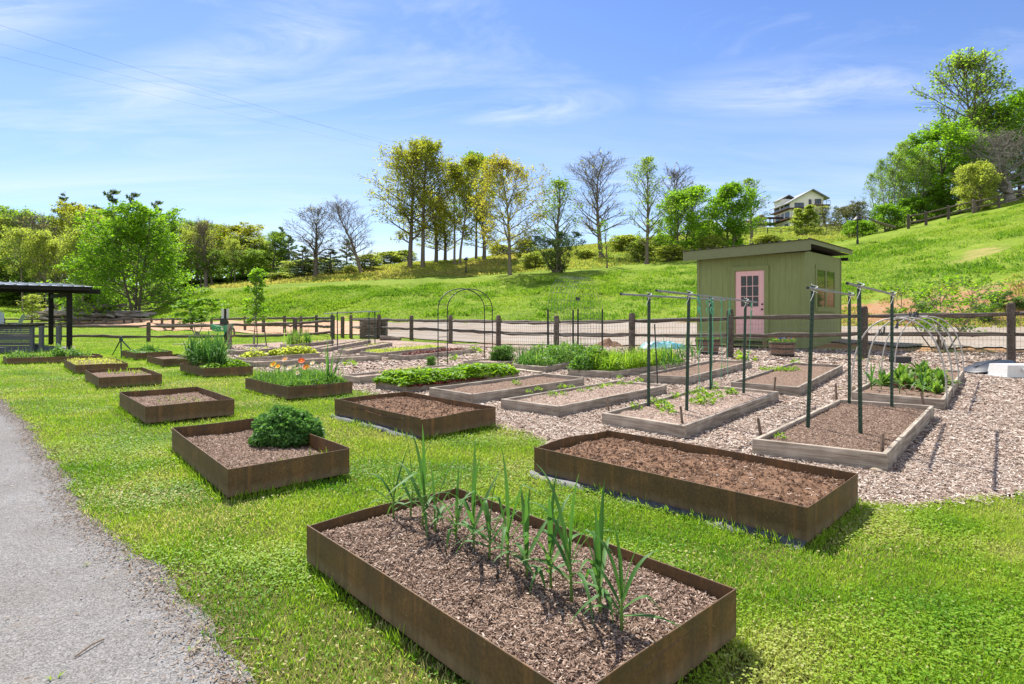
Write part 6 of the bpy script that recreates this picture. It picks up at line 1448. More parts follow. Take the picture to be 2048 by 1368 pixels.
# ---------------------------------------------------------------- hilltop house
def house():
    Y = 160.0; s = 7.52
    X0 = (1580 - CX) / F * Y; z0 = PX(0, 452, Y)[2] - .3; W_, D = 8.9, 9.8
    t = thing('hilltop_house', 'pale three-storey modern house with angled roofs and balconies on the hilltop', 'house', (X0, Y, z0))
    L = dict(parent=t, local=True)
    roof = lambda x: 10.0 - .55 * abs(x - 5.6)
    g = Geo()
    prof = [(0, 0), (W_, 0), (W_, roof(W_) - .25), (5.6, 9.75), (0, roof(0) - .25)]
    for (ya, yb) in ((0, D),):
        V = [[x, ya, z] for x, z in prof] + [[x, yb, z] for x, z in prof]
        n = 5; g.Fs.append(np.arange(n)[None]); g.R.append(np.array([.5])); g.M.append(np.array([0], np.int32)); g.V.append(np.array(V, float)); g.n = 10
        g.Fs.append((np.arange(n)[::-1] + n)[None]); g.R.append(np.array([.5])); g.M.append(np.array([0], np.int32))
        g.Fs.append(np.array([[i, i + n, (i + 1) % n + n, (i + 1) % n] for i in range(n)])); g.R.append(np.full(n, .5)); g.M.append(np.zeros(n, np.int32))
    g.build('wall', M['stucco'], **L)
    def slab(name, pa, pb, y0, y1, th, mat):
        g = Geo(); (xa, za), (xb, zb) = pa, pb
        V = [[xa, y0, za], [xb, y0, zb], [xb, y1, zb], [xa, y1, za], [xa, y0, za + th], [xb, y0, zb + th], [xb, y1, zb + th], [xa, y1, za + th]]
        g.add(V, [[0, 3, 2, 1], [4, 5, 6, 7], [0, 1, 5, 4], [1, 2, 6, 5], [2, 3, 7, 6], [3, 0, 4, 7]]); return g.build(name, mat, **L)
    slab('roof', (5.6, 10.0 - .2), (10.0, roof(10.0) - .2), -1.2, D + .8, .22, M['houseroof'])
    slab('roof', (-1.0, roof(-1.0) - .22), (5.598, 9.78), -1.2, D + .8, .22, M['houseroof'])
    g = Geo(); g.bx(-.5, 3.2, 4.5, 8.5, 6.6, 8.3); g.build('dormer_wall', M['stucco'], **L)
    slab('roof', (-1.0, 7.9), (1.6, 9.3), 4.0, 9, .2, M['houseroof']); slab('roof', (1.602, 9.3), (3.6, 8.2), 4.0, 9, .2, M['houseroof'])
    def win(x0, x1, za, zb, axis='f'):
        g = Geo(); g2 = Geo(); f = .09
        if axis == 'f':
            for (a, b, c, d) in ((x0, x1, za, za + f), (x0, x1, zb - f, zb), (x0, x0 + f, za + f, zb - f), (x1 - f, x1, za + f, zb - f), ((x0 + x1) / 2 - .04, (x0 + x1) / 2 + .04, za + f, zb - f)): g.bx(a, b, -.07, 0, c, d)
            g2.bx(x0 + f, x1 - f, -.03, -.005, za + f, zb - f)
        else:
            for (a, b, c, d) in ((x0, x1, za, za + f), (x0, x1, zb - f, zb), (x0, x0 + f, za + f, zb - f), (x1 - f, x1, za + f, zb - f)): g.bx(-.07, 0, a, b, c, d)
            g2.bx(-.03, -.005, x0 + f, x1 - f, za + f, zb - f)
        w = g.build('window', M['black'], **L); g2.build('pane', M['houseglass'], parent=w, local=True)
    win(1.2, 3.65, 5.2, 6.5); win(1.15, 2.6, 3.3, 4.65); win(6.6, 8.3, 6.2, 7.5); win(6.7, 8.0, .3, 1.25); win(4.95, 5.6, 5.95, 7.4)
    for a, b in ((.4, 3.2), (3.8, 5.4), (6.4, 9.2)): win(a, b, 5.0, 6.3, 's'); win(a, b - .5, 2.8, 4.2, 's')
    win(1.0, 3, .3, 1.1, 's')
    g = Geo(); g.bx(4.6, 9.6, -2.2, -.0, 5.35, 5.7); g.build('balcony', M['brownband'], **L)
    g = Geo()
    for x in np.linspace(4.65, 9.55, 6): g.bx(x - .03, x + .03, -2.18, -2.12, 5.7, 6.75)
    g.bx(4.62, 9.58, -2.18, -2.12, 6.75, 6.81); g.bx(9.52, 9.58, -2.12, 0, 6.75, 6.81)
    for z in (5.95, 6.2, 6.45): g.bx(4.62, 9.58, -2.155, -2.145, z, z + .015)
    g.build('railing', M['black'], **L)
    g = Geo(); V = [[5.6, -1.6, 5.35], [8.9, -1.6, 5.35], [6.6, -.1, 3.6], [7.6, -.1, 3.6], [5.6, -.02, 5.35], [8.9, -.02, 5.35]]; g.add(V, [[0, 1, 3, 2], [0, 2, 4], [1, 5, 3]]); g.build('soffit', M['stucco'], **L)
    g = Geo(); g.bx(6.5, 8.7, -.05, -.003, 2.4, 5.2); g.build('recess', M['houseglass'], **L)
    g = Geo(); g.bx(8.72, 8.9, -.1, -.002, 2.3, 5.35); g.build('column', M['black'], **L)
    g = Geo(); g.bx(-1.2, 4.7, -1.1, -.002, 4.75, 5.02); g.bx(-1.2, -.002, 0.0, D, 4.75, 5.02); g.build('deck_band', M['brownband'], **L)
    g = Geo(); g.bx(-1.3, 6.4, -1.2, -.002, 2.0, 2.35); g.bx(-1.3, -.002, 0.0, D, 2.0, 2.35); g.build('deck_band', M['brownband'], **L)
    g = Geo()
    for x in np.linspace(-1.25, 6.3, 8): g.bx(x - .025, x + .025, -1.18, -1.13, 2.35, 3.3)
    g.bx(-1.25, 6.35, -1.18, -1.13, 3.3, 3.35)
    for y in np.linspace(0, D, 9): g.bx(-1.27, -1.22, y - .025, y + .025, 2.35, 3.3)
    g.bx(-1.27, -1.22, -1.13, D, 3.3, 3.35); g.build('railing', M['black'], **L)
    # low annex with pergola to the left
    Ya = 166; Xa = (1494 - CX) / F * Ya; za = PX(0, 452, Ya)[2] - .4
    t2 = thing('annex_house', 'low pale annex with a tan gable roof left of the hilltop house', 'house', (Xa, Ya, za)); L2 = dict(parent=t2, local=True)
    g = Geo(); g.bx(0, 5, 0, 6, 0, 1.8); g.build('wall', M['stucco'], **L2)
    g = Geo(); V = [[-.5, -.6, 1.5], [5.4, -.6, 2.2], [4.0, -.6, 3.6], [-.5, 6.6, 1.5], [5.4, 6.6, 2.2], [4.0, 6.6, 3.6]]; g.add(V, [[0, 1, 2], [5, 4, 3]]); g.add(np.array(V), [[0, 2, 5, 3], [2, 1, 4, 5], [1, 0, 3, 4]]); g.build('roof', M['cedar'], **L2)
    t3 = thing('pergola', 'dark slim pergola joining the annex to the hilltop house', 'pergola', (Xa + 5.0, Ya - 1, za)); L3 = dict(parent=t3, local=True)
    g = Geo(); g.bx(-.6, 5.0, -.8, 1.5, 2.35, 2.6); g.build('top', M['brownband'], **L3)
    for x in (-.4, .7, 1.8): g = Geo(); g.bx(x - .12, x + .12, -.6, -.36, 0, 2.35); g.build('post', M['brownband'], **L3)
    Xw = (1645 - CX) / F * 158; zw = PX(0, 452, 158)[2]
    g = Geo(); g.bx(Xw, Xw + 4.6, 158, 158.3, zw - .5, zw + .55); tag(g.build('garden_wall', M['timber'], loc=(Xw, 158, zw)), 'low grey terrace wall right of the hilltop house', 'wall')
    hg = Geo(); r = np.random.default_rng(9); n = 2500; x = Xa - 1 + 7.5 * r.random(n); y = Ya - 3 + .8 * r.random(n); z = za + .2 + .9 * r.random(n) * (.5 + .6 * vnoise(x * 1.2, x * 0, 4)); d = nrm(r.normal(0, 1, (n, 3))); hg.kites(np.c_[x, y, z], d, nrm(np.cross(d, r.normal(0, 1, (n, 3)))), .3, .2, .1, r.random(n)); tag(hg.build('hedge', M['lf_mid'], loc=(Xa, Ya - 3, za)), 'low green hedge in front of the annex on the hilltop', 'hedge')
M['houseglass'] = glassmat('house_glass', (0.06, 0.085, 0.115), 0.08)
house()
# power lines
for k, (p0, p1, Y1, lb) in enumerate((((-300, -45), (1110, 380), 230, 'highest thin power line across the left sky'), ((-300, 10), (1100, 350), 240, 'middle thin power line across the left sky'), ((-300, 38), (1080, 362), 235, 'lowest thin power line across the left sky'))):
    a = PX(p0[0], p0[1], 55); b = PX(p1[0], p1[1], Y1); tt = np.linspace(0, 1, 40)[:, None]; pts = a + (b - a) * tt; pts[:, 2] -= (4 * 1.2 * tt * (1 - tt))[:, 0]
    g = Geo(); g.tube(pts, 0.008 + .003 * (k == 0), 4, cap=False); tag(g.build('power_line', M['darkmetal'], loc=a), lb, 'power line', 'power lines in the left sky')
# ---------------------------------------------------------------- plants in the beds
def garlic_geo(base, h, seed, nl=7, w=.024, lean=None):
    r = np.random.default_rng(seed); gst, gl = Geo(), []
    base = np.asarray(base, float); sh = h * .34; ln = r.normal(0, .04, 2) if lean is None else np.array(lean)
    st = np.array([base - [0, 0, .02], base + [ln[0] * .3 * sh, ln[1] * .3 * sh, sh * .5], base + [ln[0] * sh, ln[1] * sh, sh]])
    gst.tube(st, [w * .32, w * .30, w * .26], 7, r=.95)
    az0 = r.random() * 6.28; top = st[-1]
    for k in range(nl):
        f = k / (nl - 1); az = az0 + math.pi * k + r.normal(0, .45)
        tilt = (1.1 - .98 * f) * (.6 + .7 * r.random()); L = h * (.55 + .32 * f) * (.8 + .35 * r.random())
        if k == nl - 1: tilt = .06; L = h * .74
        p = st[0] + (top - st[0]) * (.45 + .55 * f); n = 12; pts = [p]; d = np.array([math.cos(az) * math.sin(tilt), math.sin(az) * math.sin(tilt), math.cos(tilt)])
        kink = r.integers(5, 9) if (r.random() < .35 and k < nl - 1) else -1; curl = (.03 + .24 * r.random() ** 1.5) * (1.25 - f) * 1.15
        for i in range(n):
            c = curl * (i / n) * 1.9 + (1.0 if i == kink else 0)
            d = nrm(d + np.array([math.cos(az) * .25, math.sin(az) * .25, -1]) * c); pts.append(pts[-1] + d * L / n)
        s = nrm(np.cross(np.array([math.cos(az), math.sin(az), .01]), [0, 0, 1])); u = np.linspace(0, 1, n + 1); wd = w * (.9 + .3 * r.random()) * np.clip(np.minimum(.55 + u * 2.2, 1), 0, 1) * np.clip((1 - u) * 2.0, .03, 1) ** .8
        g = Geo(); g.ribbon(np.array(pts), s, wd, np.clip(.3 + .25 * r.random() + .3 * np.repeat(np.arange(n) < 2, 2), 0, 1), 0, .28); gl.append(g)
    return gst, gl
ORD = ('farthest', 'second', 'third', 'fourth', 'fifth', 'sixth', 'seventh', 'eighth', 'ninth', 'tenth', 'eleventh', 'twelfth', 'nearest')
def garlic_thing(b, h, seed, label, group, nl=7, w=.024):
    t = thing('garlic_plant', label, 'garlic plant', b, group); a, ls = garlic_geo(b, h, seed, nl, w)
    a.build('stem', M['garlic'], parent=t, smooth=True)
    for l in ls: l.build('leaf', M['garlic'], parent=t, smooth=True)
gb = [(395, 480, .40, 7), (487, 480, .46, 5), (550, 540, .54, 7), (620, 565, .40, 6), (730, 610, .36, 6), (828, 650, .46, 7), (912, 700, .38, 7), (1010, 750, .52, 6), (1115, 800, .38, 7), (1243, 860, .46, 6), (1355, 925, .50, 8), (1510, 995, .42, 8), (1625, 1085, .38, 7)]
for k, (cx_, cy_, h, nl) in enumerate(gb):
    px, py = 640 + cx_ / 2.693, 860 + cy_ / 2.693; b = P(px, py, .168)
    lb = '%s garlic plant in the front rusty bed%s' % (ORD[k], '' if k in (0, 12) else ', counted from its far end')
    garlic_thing(b, h * .93, 200 + k, lb, 'garlic row in the front rusty bed', nl + 2, .018)
g8 = [(1500, 830), (1570, 820), (1535, 800), (1625, 800), (1665, 790), (1700, 765), (1750, 745), (1800, 728)]
for k, (cx_, cy_) in enumerate(g8):
    b = P(1000 + cx_ / 4.56, 560 + cy_ / 4.56, .11); garlic_thing(b, .48 + .08 * (k % 3), 240 + k, '%s garlic plant from the left in the bed right of the lime green crop' % ('first', 'third', 'second', 'fourth', 'fifth', 'sixth', 'seventh', 'eighth')[k], 'garlic in the bed before the fence', 8, .022)
def in_bed(b, u, v, z=None):
    p = b['f'] + b['du'] * b['Lu'] * u + b['dv'] * b['Lv'] * v
    return np.array([p[0], p[1], float(b['zat'](p[None])[0]) if z is None else z])
def blades(g, b, u0, u1, v0, v1, n, h0, h1, w, r, tilt=.5, m=0, curl=.2):
    for k in range(n):
        p = in_bed(b, u0 + (u1 - u0) * r.random(), v0 + (v1 - v0) * r.random()); az = r.random() * 6.28; t = tilt * r.random(); h = h0 + (h1 - h0) * r.random()
        d = np.array([math.cos(az) * math.sin(t), math.sin(az) * math.sin(t), math.cos(t)]); pts = [p]; c = curl * r.random()
        for i in range(6): d = nrm(d + np.array([math.cos(az) * .3, math.sin(az) * .3, -.8]) * c * i / 6); pts.append(pts[-1] + d * h / 6)
        u = np.linspace(0, 1, 7); g.ribbon(pts, nrm(np.array([-math.sin(az), math.cos(az), 0])), w * np.clip(1.15 - u, .06, 1), r.random(), m, .2)
def leafmass(g, b, u0, u1, v0, v1, n, h, L, w, r, m=0, lump=2.0, flat=.5, over=0.0, thr=0.0):
    u = u0 + (u1 - u0) * r.random(n); v = v0 + (v1 - v0) * r.random(n)
    xy = b['f'] + b['du'] * b['Lu'] * u[:, None] + b['dv'] * b['Lv'] * v[:, None]
    hh = fbm(xy[:, 0] * lump, xy[:, 1] * lump, 17); k = hh > thr; xy, hh = xy[k], hh[k]; n = len(xy)
    e = np.minimum(np.minimum(u[k] - u0, u1 - u[k]) * b['Lu'], np.minimum(v[k] - v0, v1 - v[k]) * b['Lv']); f = np.clip(.35 + e / .15 * .65, 0, 1)
    z = b['sz'] + h * f * (.35 + 1.1 * (hh - .2)) * r.random(n) ** .6
    d = nrm(np.stack([r.normal(0, 1, n), r.normal(0, 1, n), r.normal(.2, flat, n)], 1)); s = nrm(np.cross(d, np.stack([r.normal(0, .5, n), r.normal(0, .5, n), np.ones(n)], 1)))
    Ls = L * (.6 + .8 * r.random(n)); g.kites(np.c_[xy, z] - d * Ls[:, None] * .5, d, s, Ls, Ls * w, .2, np.clip(.15 + .45 * hh + .5 * (r.random(n) - .2), 0, 1), m)
R = np.random.default_rng(300)
def stuffp(g, name, mats, label, cat='plants', thg=False, grp=None):
    o = g.build(name, mats); return tag(o, label, cat, grp, None if thg else 'stuff')
# herb bush in C4
def herb():
    r = np.random.default_rng(310); b = B['C4']; c = P(572, 884, .12) + [0.0, .02, 0]
    t = thing('herb_bush', 'round dense dark green herb bush growing in the rusty bed', 'herb bush', c)
    n = 9000; th = r.random(n) * 6.283; ph = np.arccos(1 - r.random(n) * 1.02); d0 = np.stack([np.sin(ph) * np.cos(th), np.sin(ph) * np.sin(th), np.cos(ph)], 1)
    lump = .70 + .42 * fbm(th * 1.9 + 10, ph * 3.6, 7) + .2 * vnoise(th * 6, ph * 7, 8); rad = lump * (1 - .30 * r.random(n) ** 2.2)
    p = c + d0 * rad[:, None] * np.array([.285, .275, .25]) + [0, 0, .02]
    d = nrm(d0 * .8 + r.normal(0, .6, (n, 3)) + [0, 0, .15]); s = nrm(np.cross(d, r.normal(0, 1, (n, 3))))
    g = Geo(); L = .034 * (.6 + .8 * r.random(n)); g.kites(p, d, s, L, L * .62, .2, np.clip(.1 + .45 * r.random(n) + .4 * (lump - .9) + .2 * (rad > .95), 0, 1)); g.build('foliage', M['herb'], parent=t)
    g = Geo(); k = 60; a = r.random(k) * 6.28; q = r.random(k) ** .5; p1 = c + np.stack([np.cos(a) * q * .22, np.sin(a) * q * .22, .06 + .14 * (1 - q)], 1); g.segs(np.repeat(c[None], k, 0) + r.normal(0, .03, (k, 3)) * [1, 1, 0], p1, np.full(k, .004), np.full(k, .002), 4); g.build('stems', M['bark'], parent=t)
herb()
# small weeds in C4 corner, C7, C5
g = Geo(); blades(g, B['C4'], .78, .97, .02, .2, 26, .04, .10, .010, R, 1.0); blades(g, B['C4'], .5, .62, .05, .2, 30, .015, .03, .010, R, 1.3); blades(g, B['C5'], .3, .8, .3, .8, 60, .02, .05, .012, R, 1.2); blades(g, B['C7'], .35, .95, .45, .97, 90, .03, .1, .014, R, 1.1)
stuffp(g, 'weeds', M['hillgrass'], 'sparse small weeds on the mulch of the rusty beds', 'weeds')
g = Geo(); leafmass(g, B['C8'], .03, .97, .03, .97, 1000, .07, .035, .5, R); blades(g, B['C8'], .02, .98, .02, .98, 260, .05, .1, .01, R, .6); stuffp(g, 'seedling_cover', M['lf_pale'], 'thin pale seedlings covering the soil of the rusty bed', 'seedlings')
g = Geo(); leafmass(g, B['C10'], .1, .95, .1, .95, 500, .12, .07, .6, R); leafmass(g, B['C10'], .45, .75, .3, .9, 500, .38, .09, .5, R, thr=.0); blades(g, B['C10'], .45, .75, .3, .9, 40, .15, .32, .03, R, .7); stuffp(g, 'leafy_greens', M['vegdark'], 'bluish leafy greens in the far steel bed by the tripod', 'greens')
g = Geo(); blades(g, B['C9'], .02, .9, .2, .95, 260, .08, .3, .02, R, 1.0); leafmass(g, B['C9'], .5, .62, .2, .9, 500, .5, .07, .6, R); leafmass(g, B['C9'], .05, .75, .4, .95, 700, .2, .06, .6, R, thr=.5); leafmass(g, B['C9'], .68, .78, .3, .9, 300, .4, .06, .6, R); stuffp(g, 'strawberry_leaves', M['vegdark'], 'dark leafy plants in the long low bed before the pavilion', 'plants')
# C12 garlic mass
g = Geo(); b = B['C12']
for k in range(60):
    p = in_bed(b, .05 + .62 * R.random(), .2 + .72 * R.random()); a, ls = garlic_geo(p, .42 + .28 * R.random(), 400 + k, 8, .026)
    for q in [a] + ls: g.V += [v for v in q.V]; 
    off = g.n
    for q in [a] + ls:
        for f_, r_, m_ in zip(q.Fs, q.R, q.M): g.Fs.append(f_ + g.n); g.R.append(r_); g.M.append(m_)
        g.n += q.n
stuffp(g, 'garlic_clump', M['garlic'], 'tall dense clump of blue-green garlic leaves in a dark steel bed', 'garlic')
g = Geo(); leafmass(g, b, .02, .5, .02, .28, 900, .16, .06, .7, R); leafmass(g, b, .5, .99, .03, .6, 1100, .24, .07, .7, R); stuffp(g, 'strawberry_leaves', M['veg'], 'low yellow-green leaves in front of the tall garlic clump', 'plants')
# C6 flowers
b = B['C6']; g = Geo(); leafmass(g, b, .03, .97, .04, .97, 6500, .24, .055, .3, R, flat=.9); blades(g, b, .03, .95, .04, .96, 620, .14, .30, .012, R, .75, curl=.3); stuffp(g, 'flower_foliage', M['vegdark'], 'grassy grey-green foliage filling the flower bed', 'foliage')
g = Geo(); leafmass(g, b, .03, .97, .04, .75, 3200, .2, .055, .35, R, flat=.9); stuffp(g, 'flower_foliage', M['veg'], 'lighter green foliage along the front of the flower bed', 'foliage')
t = None
def spiky():
    c = in_bed(b, .86, .3); t = thing('spiky_plant', 'tall spiky green plant with arching leaves at the right end of the flower bed', 'plant', c); r = np.random.default_rng(44)
    for k in range(15):
        g = Geo(); az = r.random() * 6.28; tl = .08 + .75 * r.random(); h = .45 + .35 * r.random(); d = np.array([math.cos(az) * math.sin(tl), math.sin(az) * math.sin(tl), math.cos(tl)]); pts = [c + r.normal(0, .03, 3) * [1, 1, 0]]
        for i in range(8): d = nrm(d + np.array([0, 0, -1]) * .05 * i / 4); pts.append(pts[-1] + d * h / 8)
        u = np.linspace(0, 1, 9); g.ribbon(pts, nrm(np.array([-math.sin(az), math.cos(az), 0])), .028 * np.clip(1.1 - u, .05, 1), .3 + .5 * r.random(), 0, .3); g.build('leaf', M['garlic'], parent=t, smooth=True)
spiky()
fl = [(547, 729, 'pet_yellow', .075, 'yellow flower standing left in the flower bed'), (556, 733, 'pet_yellow', .06, 'pale yellow flower next to the brighter yellow one'), (570, 719, 'pet_peach', .07, 'peach flower at the back of the flower bed'), (603, 722, 'pet_red', .075, 'orange-red flower at the back of the flower bed'), (612.5, 735, 'pet_orange', .085, 'largest orange flower in the middle of the flower bed'), (579, 736, 'pet_white', .06, 'white flower left of the large orange one'), (595, 746, 'pet_white', .06, 'white flower lowest at the front of the flower bed'), (625, 726, 'pet_white', .06, 'white flower right of the orange-red one'), (645, 729, 'pet_white', .05, 'white flower nearest the spiky plant')]
for k, (px, py, mt, rad, lb) in enumerate(fl):
    v = .2 + .6 * R.random(); Yf = None
    best = None
    for uu in np.linspace(.03, .97, 60):
        q = in_bed(b, uu, (.3 + .5 * ((k * 37) % 10) / 10)); e = abs(CX + F * q[0] / q[1] - px)
        if best is None or e < best[0]: best = (e, q)
    s0 = best[1]; p = PX(px, py, s0[1]); t = thing('flower', lb, 'flower', s0, 'flowers in the dark steel bed'); r = np.random.default_rng(60 + k)
    g = Geo(); upv = nrm(np.array([r.normal(0, .25), -.75, .75]))
    flower(g, p, rad * .8, r, 0, 1, upv, 11); g.build('bloom', [M[mt], M['pet_yellow'] if mt != 'pet_yellow' else M['pet_orange']], parent=t)
    g = Geo(); g.tube([s0, (s0 + p) / 2 + r.normal(0, .01, 3), p], .004, 5); g.build('stem', M['vegdark'], parent=t)
# strawberries G5 spilling over
b = B['G5']; g = Geo(); leafmass(g, b, -.02, .99, -.06, 1.03, 8500, .26, .075, .8, R, lump=1.6); stuffp(g, 'strawberry_leaves', M['veg'], 'bright green strawberry foliage spilling over a grey timber bed', 'strawberry plants')
g = Geo(); leafmass(g, b, .0, .65, -.10, .02, 500, .06, .06, .7, R); stuffp(g, 'withered_leaves', M['red'], 'dark withered leaves hanging over the front of the strawberry bed', 'leaves')
b = B['G7']; g = Geo(); leafmass(g, b, .05, 1.0, .0, 1.0, 9000, .42, .06, .55, R, lump=1.8, flat=.9); blades(g, b, .05, 1, .02, .98, 900, .2, .48, .02, R, .5, curl=.3); stuffp(g, 'pea_plants', M['veg'], 'lush lime green crop filling the timber bed before the fence', 'pea plants')
g = Geo(); leafmass(g, b, .0, .45, .5, 1.05, 2400, .5, .07, .6, R, lump=1.8, flat=.9); stuffp(g, 'pea_plants', M['vegdark'], 'darker green crop at the left end of the lime green bed', 'pea plants')
b = B['G11']; g = Geo(); leafmass(g, b, .05, 1.25, .05, 1.0, 4200, .5, .07, .6, R, lump=1.6, flat=.9); blades(g, b, .05, 1.1, .2, 1.0, 160, .3, .55, .03, R, .8); stuffp(g, 'broad_bean_plants', M['vegdark'], 'dark green leafy crop around the stakes of the wire panel arch', 'plants')
g = Geo(); blades(g, b, .0, .35, .6, 1.0, 90, .25, .45, .03, R, .9); stuffp(g, 'leek_leaves', M['garlic'], 'strappy leaves at the left of the dark leafy crop', 'plants')
# seedlings
def seedling():
    t = thing('seedling', 'small leafy seedling in the wood chips of a timber bed', 'seedling', (0, 0, 0), 'seedlings in the trellis beds'); r = np.random.default_rng(71); g = Geo(); n = 46
    th = r.random(n) * 6.28; q = r.random(n) ** .6 * .085; p = np.stack([q * np.cos(th), q * np.sin(th), .015 + .11 * r.random(n) * (1 - q / .13)], 1); d = nrm(np.stack([np.cos(th), np.sin(th), r.normal(.5, .5, n)], 1)); s = nrm(np.cross(d, r.normal(0, 1, (n, 3)) + [0, 0, 1])); g.kites(p, d, s, .05 * (.7 + .6 * r.random(n)), .032, .2, r.random(n)); g.build('leaves', M['veg'], parent=t, local=True)
    g = Geo(); g.tube([[0, 0, -.02], [.003, 0, .05], [0, .004, .1]], .004, 5); g.build('stem', M['vegdark'], parent=t, local=True); proto_kids(t); return t
sd0 = seedling(); first = True
spots = [((495, 740), .9), ((690, 690), 1.0), ((775, 700), .9), ((800, 745), 1.25), ((850, 795), 1.2), ((905, 630), 1.0), ((1075, 595), .8), ((1130, 690), 1.0), ((1180, 570), 1.1), ((1210, 610), 1.1), ((1230, 690), 1.4), ((1275, 670), 1.2), ((1345, 545), .8), ((1340, 490), .8), ((1370, 630), 1.2), ((1490, 590), 1.2), ((1530, 590), 1.0)]
SW = ['at the left front corner of', 'beside the left front post of', 'right of the left front post of', 'in the biggest front clump of', 'at the foot of the front clump of', 'in the middle left of', 'just right of the second front post of', 'nearest the right front stake of', 'at the top of the tall central clump of', 'in the upper centre of', 'largest in the centre of', 'right beside the largest one of', 'highest at the back of', 'behind the back left post of', 'between the two back posts of', 'left of the back right post of', 'beside the back right post of']
for k, ((cx_, cy_), s) in enumerate(spots):
    p = P(1180 + cx_ / 5.389, 680 + cy_ / 5.389, .108); o = sd0 if first else dup(sd0, p); first = False
    o.location = p; o.scale = (s * .78, s * .78, s * .8); o.rotation_euler = (0, 0, k * 1.9); o['label'] = 'green leafy seedling ' + SW[k] + ' the trellis seedling bed'
sp3 = [(265, 1030), (350, 1010), (475, 1060), (580, 1050), (565, 990), (730, 1020), (820, 1010), (915, 990), (1000, 970), (1105, 960), (1185, 950), (1095, 900), (1265, 930), (650, 990)]
for k, (cx_, cy_) in enumerate(sp3):
    p = P(1000 + cx_ / 4.56, 560 + cy_ / 4.56, .108); o = dup(sd0, p, k * 2.3, .5 + .3 * ((k * 7) % 5) / 5, 'small pale seedling scattered in the bed with the lone dark stake', 'seedlings in the lone-stake bed')
for k, (cx_, cy_) in enumerate(((150, 955), )): dup(sd0, P(1000 + cx_ / 4.56, 560 + cy_ / 4.56, .108), 1, .8, 'single seedling in the bare mulch bed right of the strawberries', 'single seedlings')
p = P(1480 + 380 / 4.655, 700 + 825 / 4.655, .108); dup(sd0, p, 1, .55, 'tiny seedling in the front of the bed with green posts', 'single seedlings')
for k in range(9):
    p = P(1480 + (215 + 38 * k) / 4.655, 700 + (190 + 3 * ((k * 3) % 4)) / 4.655, .108); dup(sd0, p, k, .8, 'low seedling in the row across the dark mulch bed', 'seedlings in the dark mulch bed')
for k, (px, py, s, lb) in enumerate(((1490, 722, 2.6, 'yellow-green leafy weed at the back corner of the garlic bed before the fence'), (1592, 729, 1.3, 'small weed behind the dark mulch bed'), (1447, 745, 1.2, 'weed along the right edge of the garlic bed before the fence'), (1010, 742, 1.6, 'weed between strawberry bed and loose planks'), (905, 722, 1.6, 'weed on the chips near the arch'), (948, 706, 2.2, 'bright weed clump beyond the arch'), (700, 732, 1.5, 'weed behind the flower bed'))):
    dup(sd0, P(px, py), k, s, lb, 'leafy weeds on the wood chips')
# lettuces G10
b = B['G10']
M['lett'] = leafmat('lettuce_leaves', [(0.07, 0.16, 0.02), (0.11, 0.22, 0.03), (0.16, 0.28, 0.04), (0.3, 0.36, 0.14)], 0.35)
def lettuce():
    t = thing('lettuce', 'leafy green lettuce under the white hoops', 'lettuce', (0, 0, 0), 'lettuces under the white hoops'); r = np.random.default_rng(91)
    g = Geo()
    for k in range(30):
        az = r.random() * 6.28; tl = .25 + .9 * r.random(); h = .12 + .12 * r.random(); d = np.array([math.cos(az) * math.sin(tl), math.sin(az) * math.sin(tl), math.cos(tl)]); pts = [np.zeros(3)]
        for i in range(6): d = nrm(d + [0, 0, -.09 * i / 2]); pts.append(pts[-1] + d * h / 6 + r.normal(0, .004, 3))
        g.ribbon(pts, nrm(np.array([-math.sin(az), math.cos(az), 0])), np.array([.015, .03, .05, .065, .065, .05, .02]) * (.8 + .4 * r.random()), np.clip(.2 + .6 * r.random(), 0, 1), 0, .35)
    g.build('leaves', M['lett'], parent=t, local=True); g = Geo(); g.tube([[0, 0, -.02], [0, 0, .05]], .02, 7); g.build('stem', M['lett'], parent=t, local=True); proto_kids(t); return t
lt = lettuce(); first = True
lsp = [(.30, .80, 1.15), (.42, .66, 1.2), (.62, .74, 1.25), (.72, .52, 1.3), (.30, .52, 1.1), (.45, .40, 1.2), (.26, .28, 1.0), (.40, .16, 1.2), (.52, .24, 1.1), (.20, .14, .9), (.60, .34, 1.2)]
LW = ('left front', 'left middle', 'tall left back', 'tall centre back', 'front centre', 'inner centre', 'small front', 'right front', 'right middle', 'smallest right front', 'right back')
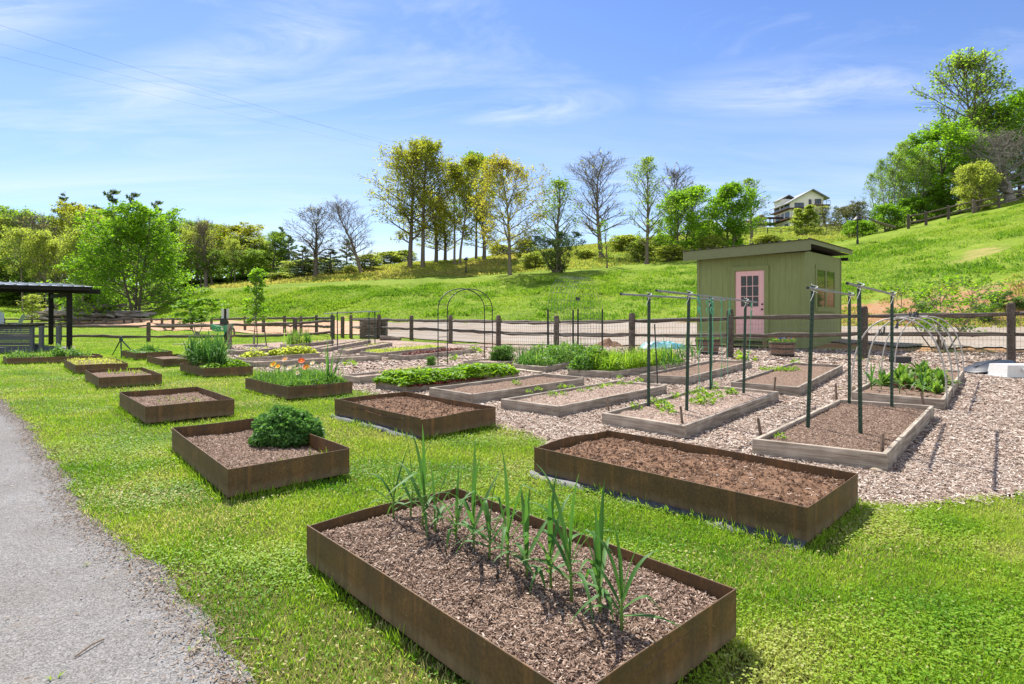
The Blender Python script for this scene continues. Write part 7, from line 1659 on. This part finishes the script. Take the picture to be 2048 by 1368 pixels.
for k, (u, v, s) in enumerate(lsp):
    p = in_bed(b, u, v); o = lt if first else dup(lt, p); first = False; o.location = p; o.scale = (s, s, s * 1.15); o.rotation_euler = (0, 0, k * 1.3); o['label'] = LW[k] + ' lettuce of the group under the white hoops'
for k, (u, v, h, lb) in enumerate(((.14, .86, .42, 'green garlic plant at the left front of the hooped bed'), (.20, .78, .40, 'garlic plant second from the left in the hooped bed'), (.12, .52, .33, 'drooping leek plant in the front middle of the hooped bed'), (.12, .26, .42, 'leek plant with bundled grey-green leaves at the front right of the hooped bed'))):
    garlic_thing(in_bed(b, u, v), h, 260 + k, lb, 'leeks and garlic in the hooped bed', 8, .022)
g = Geo(); leafmass(g, b, .2, .6, .3, .7, 160, .22, .07, .7, R); stuffp(g, 'red_lettuce_leaves', M['red'], 'dark red lettuce leaves in the middle of the hooped bed', 'lettuce leaves')
# others
g = Geo(); leafmass(g, B['G13'], .1, .92, .1, .9, 1500, .10, .07, .6, R); stuffp(g, 'red_seedlings', M['red'], 'dark red seedlings in a far timber bed', 'seedlings')
g = Geo(); leafmass(g, B['G14'], .03, .98, .03, .97, 2600, .10, .06, .4, R); blades(g, B['G14'], .03, .97, .03, .97, 400, .05, .14, .02, R, .8)
for q in ('G15', 'G16', 'G19', 'G20'): leafmass(g, B[q], .05, .95, .05, .95, 260, .08, .06, .5, R, thr=.55)
leafmass(g, B['G6'], .3, .98, .1, .98, 300, .1, .06, .5, R, thr=.52)
stuffp(g, 'low_weeds', M['lf_pale'], 'short yellow-green weeds over the far timber beds', 'weeds')
g = Geo(); leafmass(g, B['G18'], .02, .98, .1, .95, 1700, .26, .10, .6, R, lump=1.4, thr=.42); leafmass(g, B['G20'], .1, .35, .1, .9, 300, .5, .08, .5, R); stuffp(g, 'squash_leaves', M['lf_pale'], 'row of yellow-green leaves in the narrow far timber bed', 'plants')
# tall leafy plant pair by fence
g = Geo(); b = B['G20']; blades(g, b, .05, .5, .2, .9, 120, .3, .65, .05, R, .45); stuffp(g, 'leek_leaves', M['vegdark'], 'upright green leaves by the near fence post', 'plants')
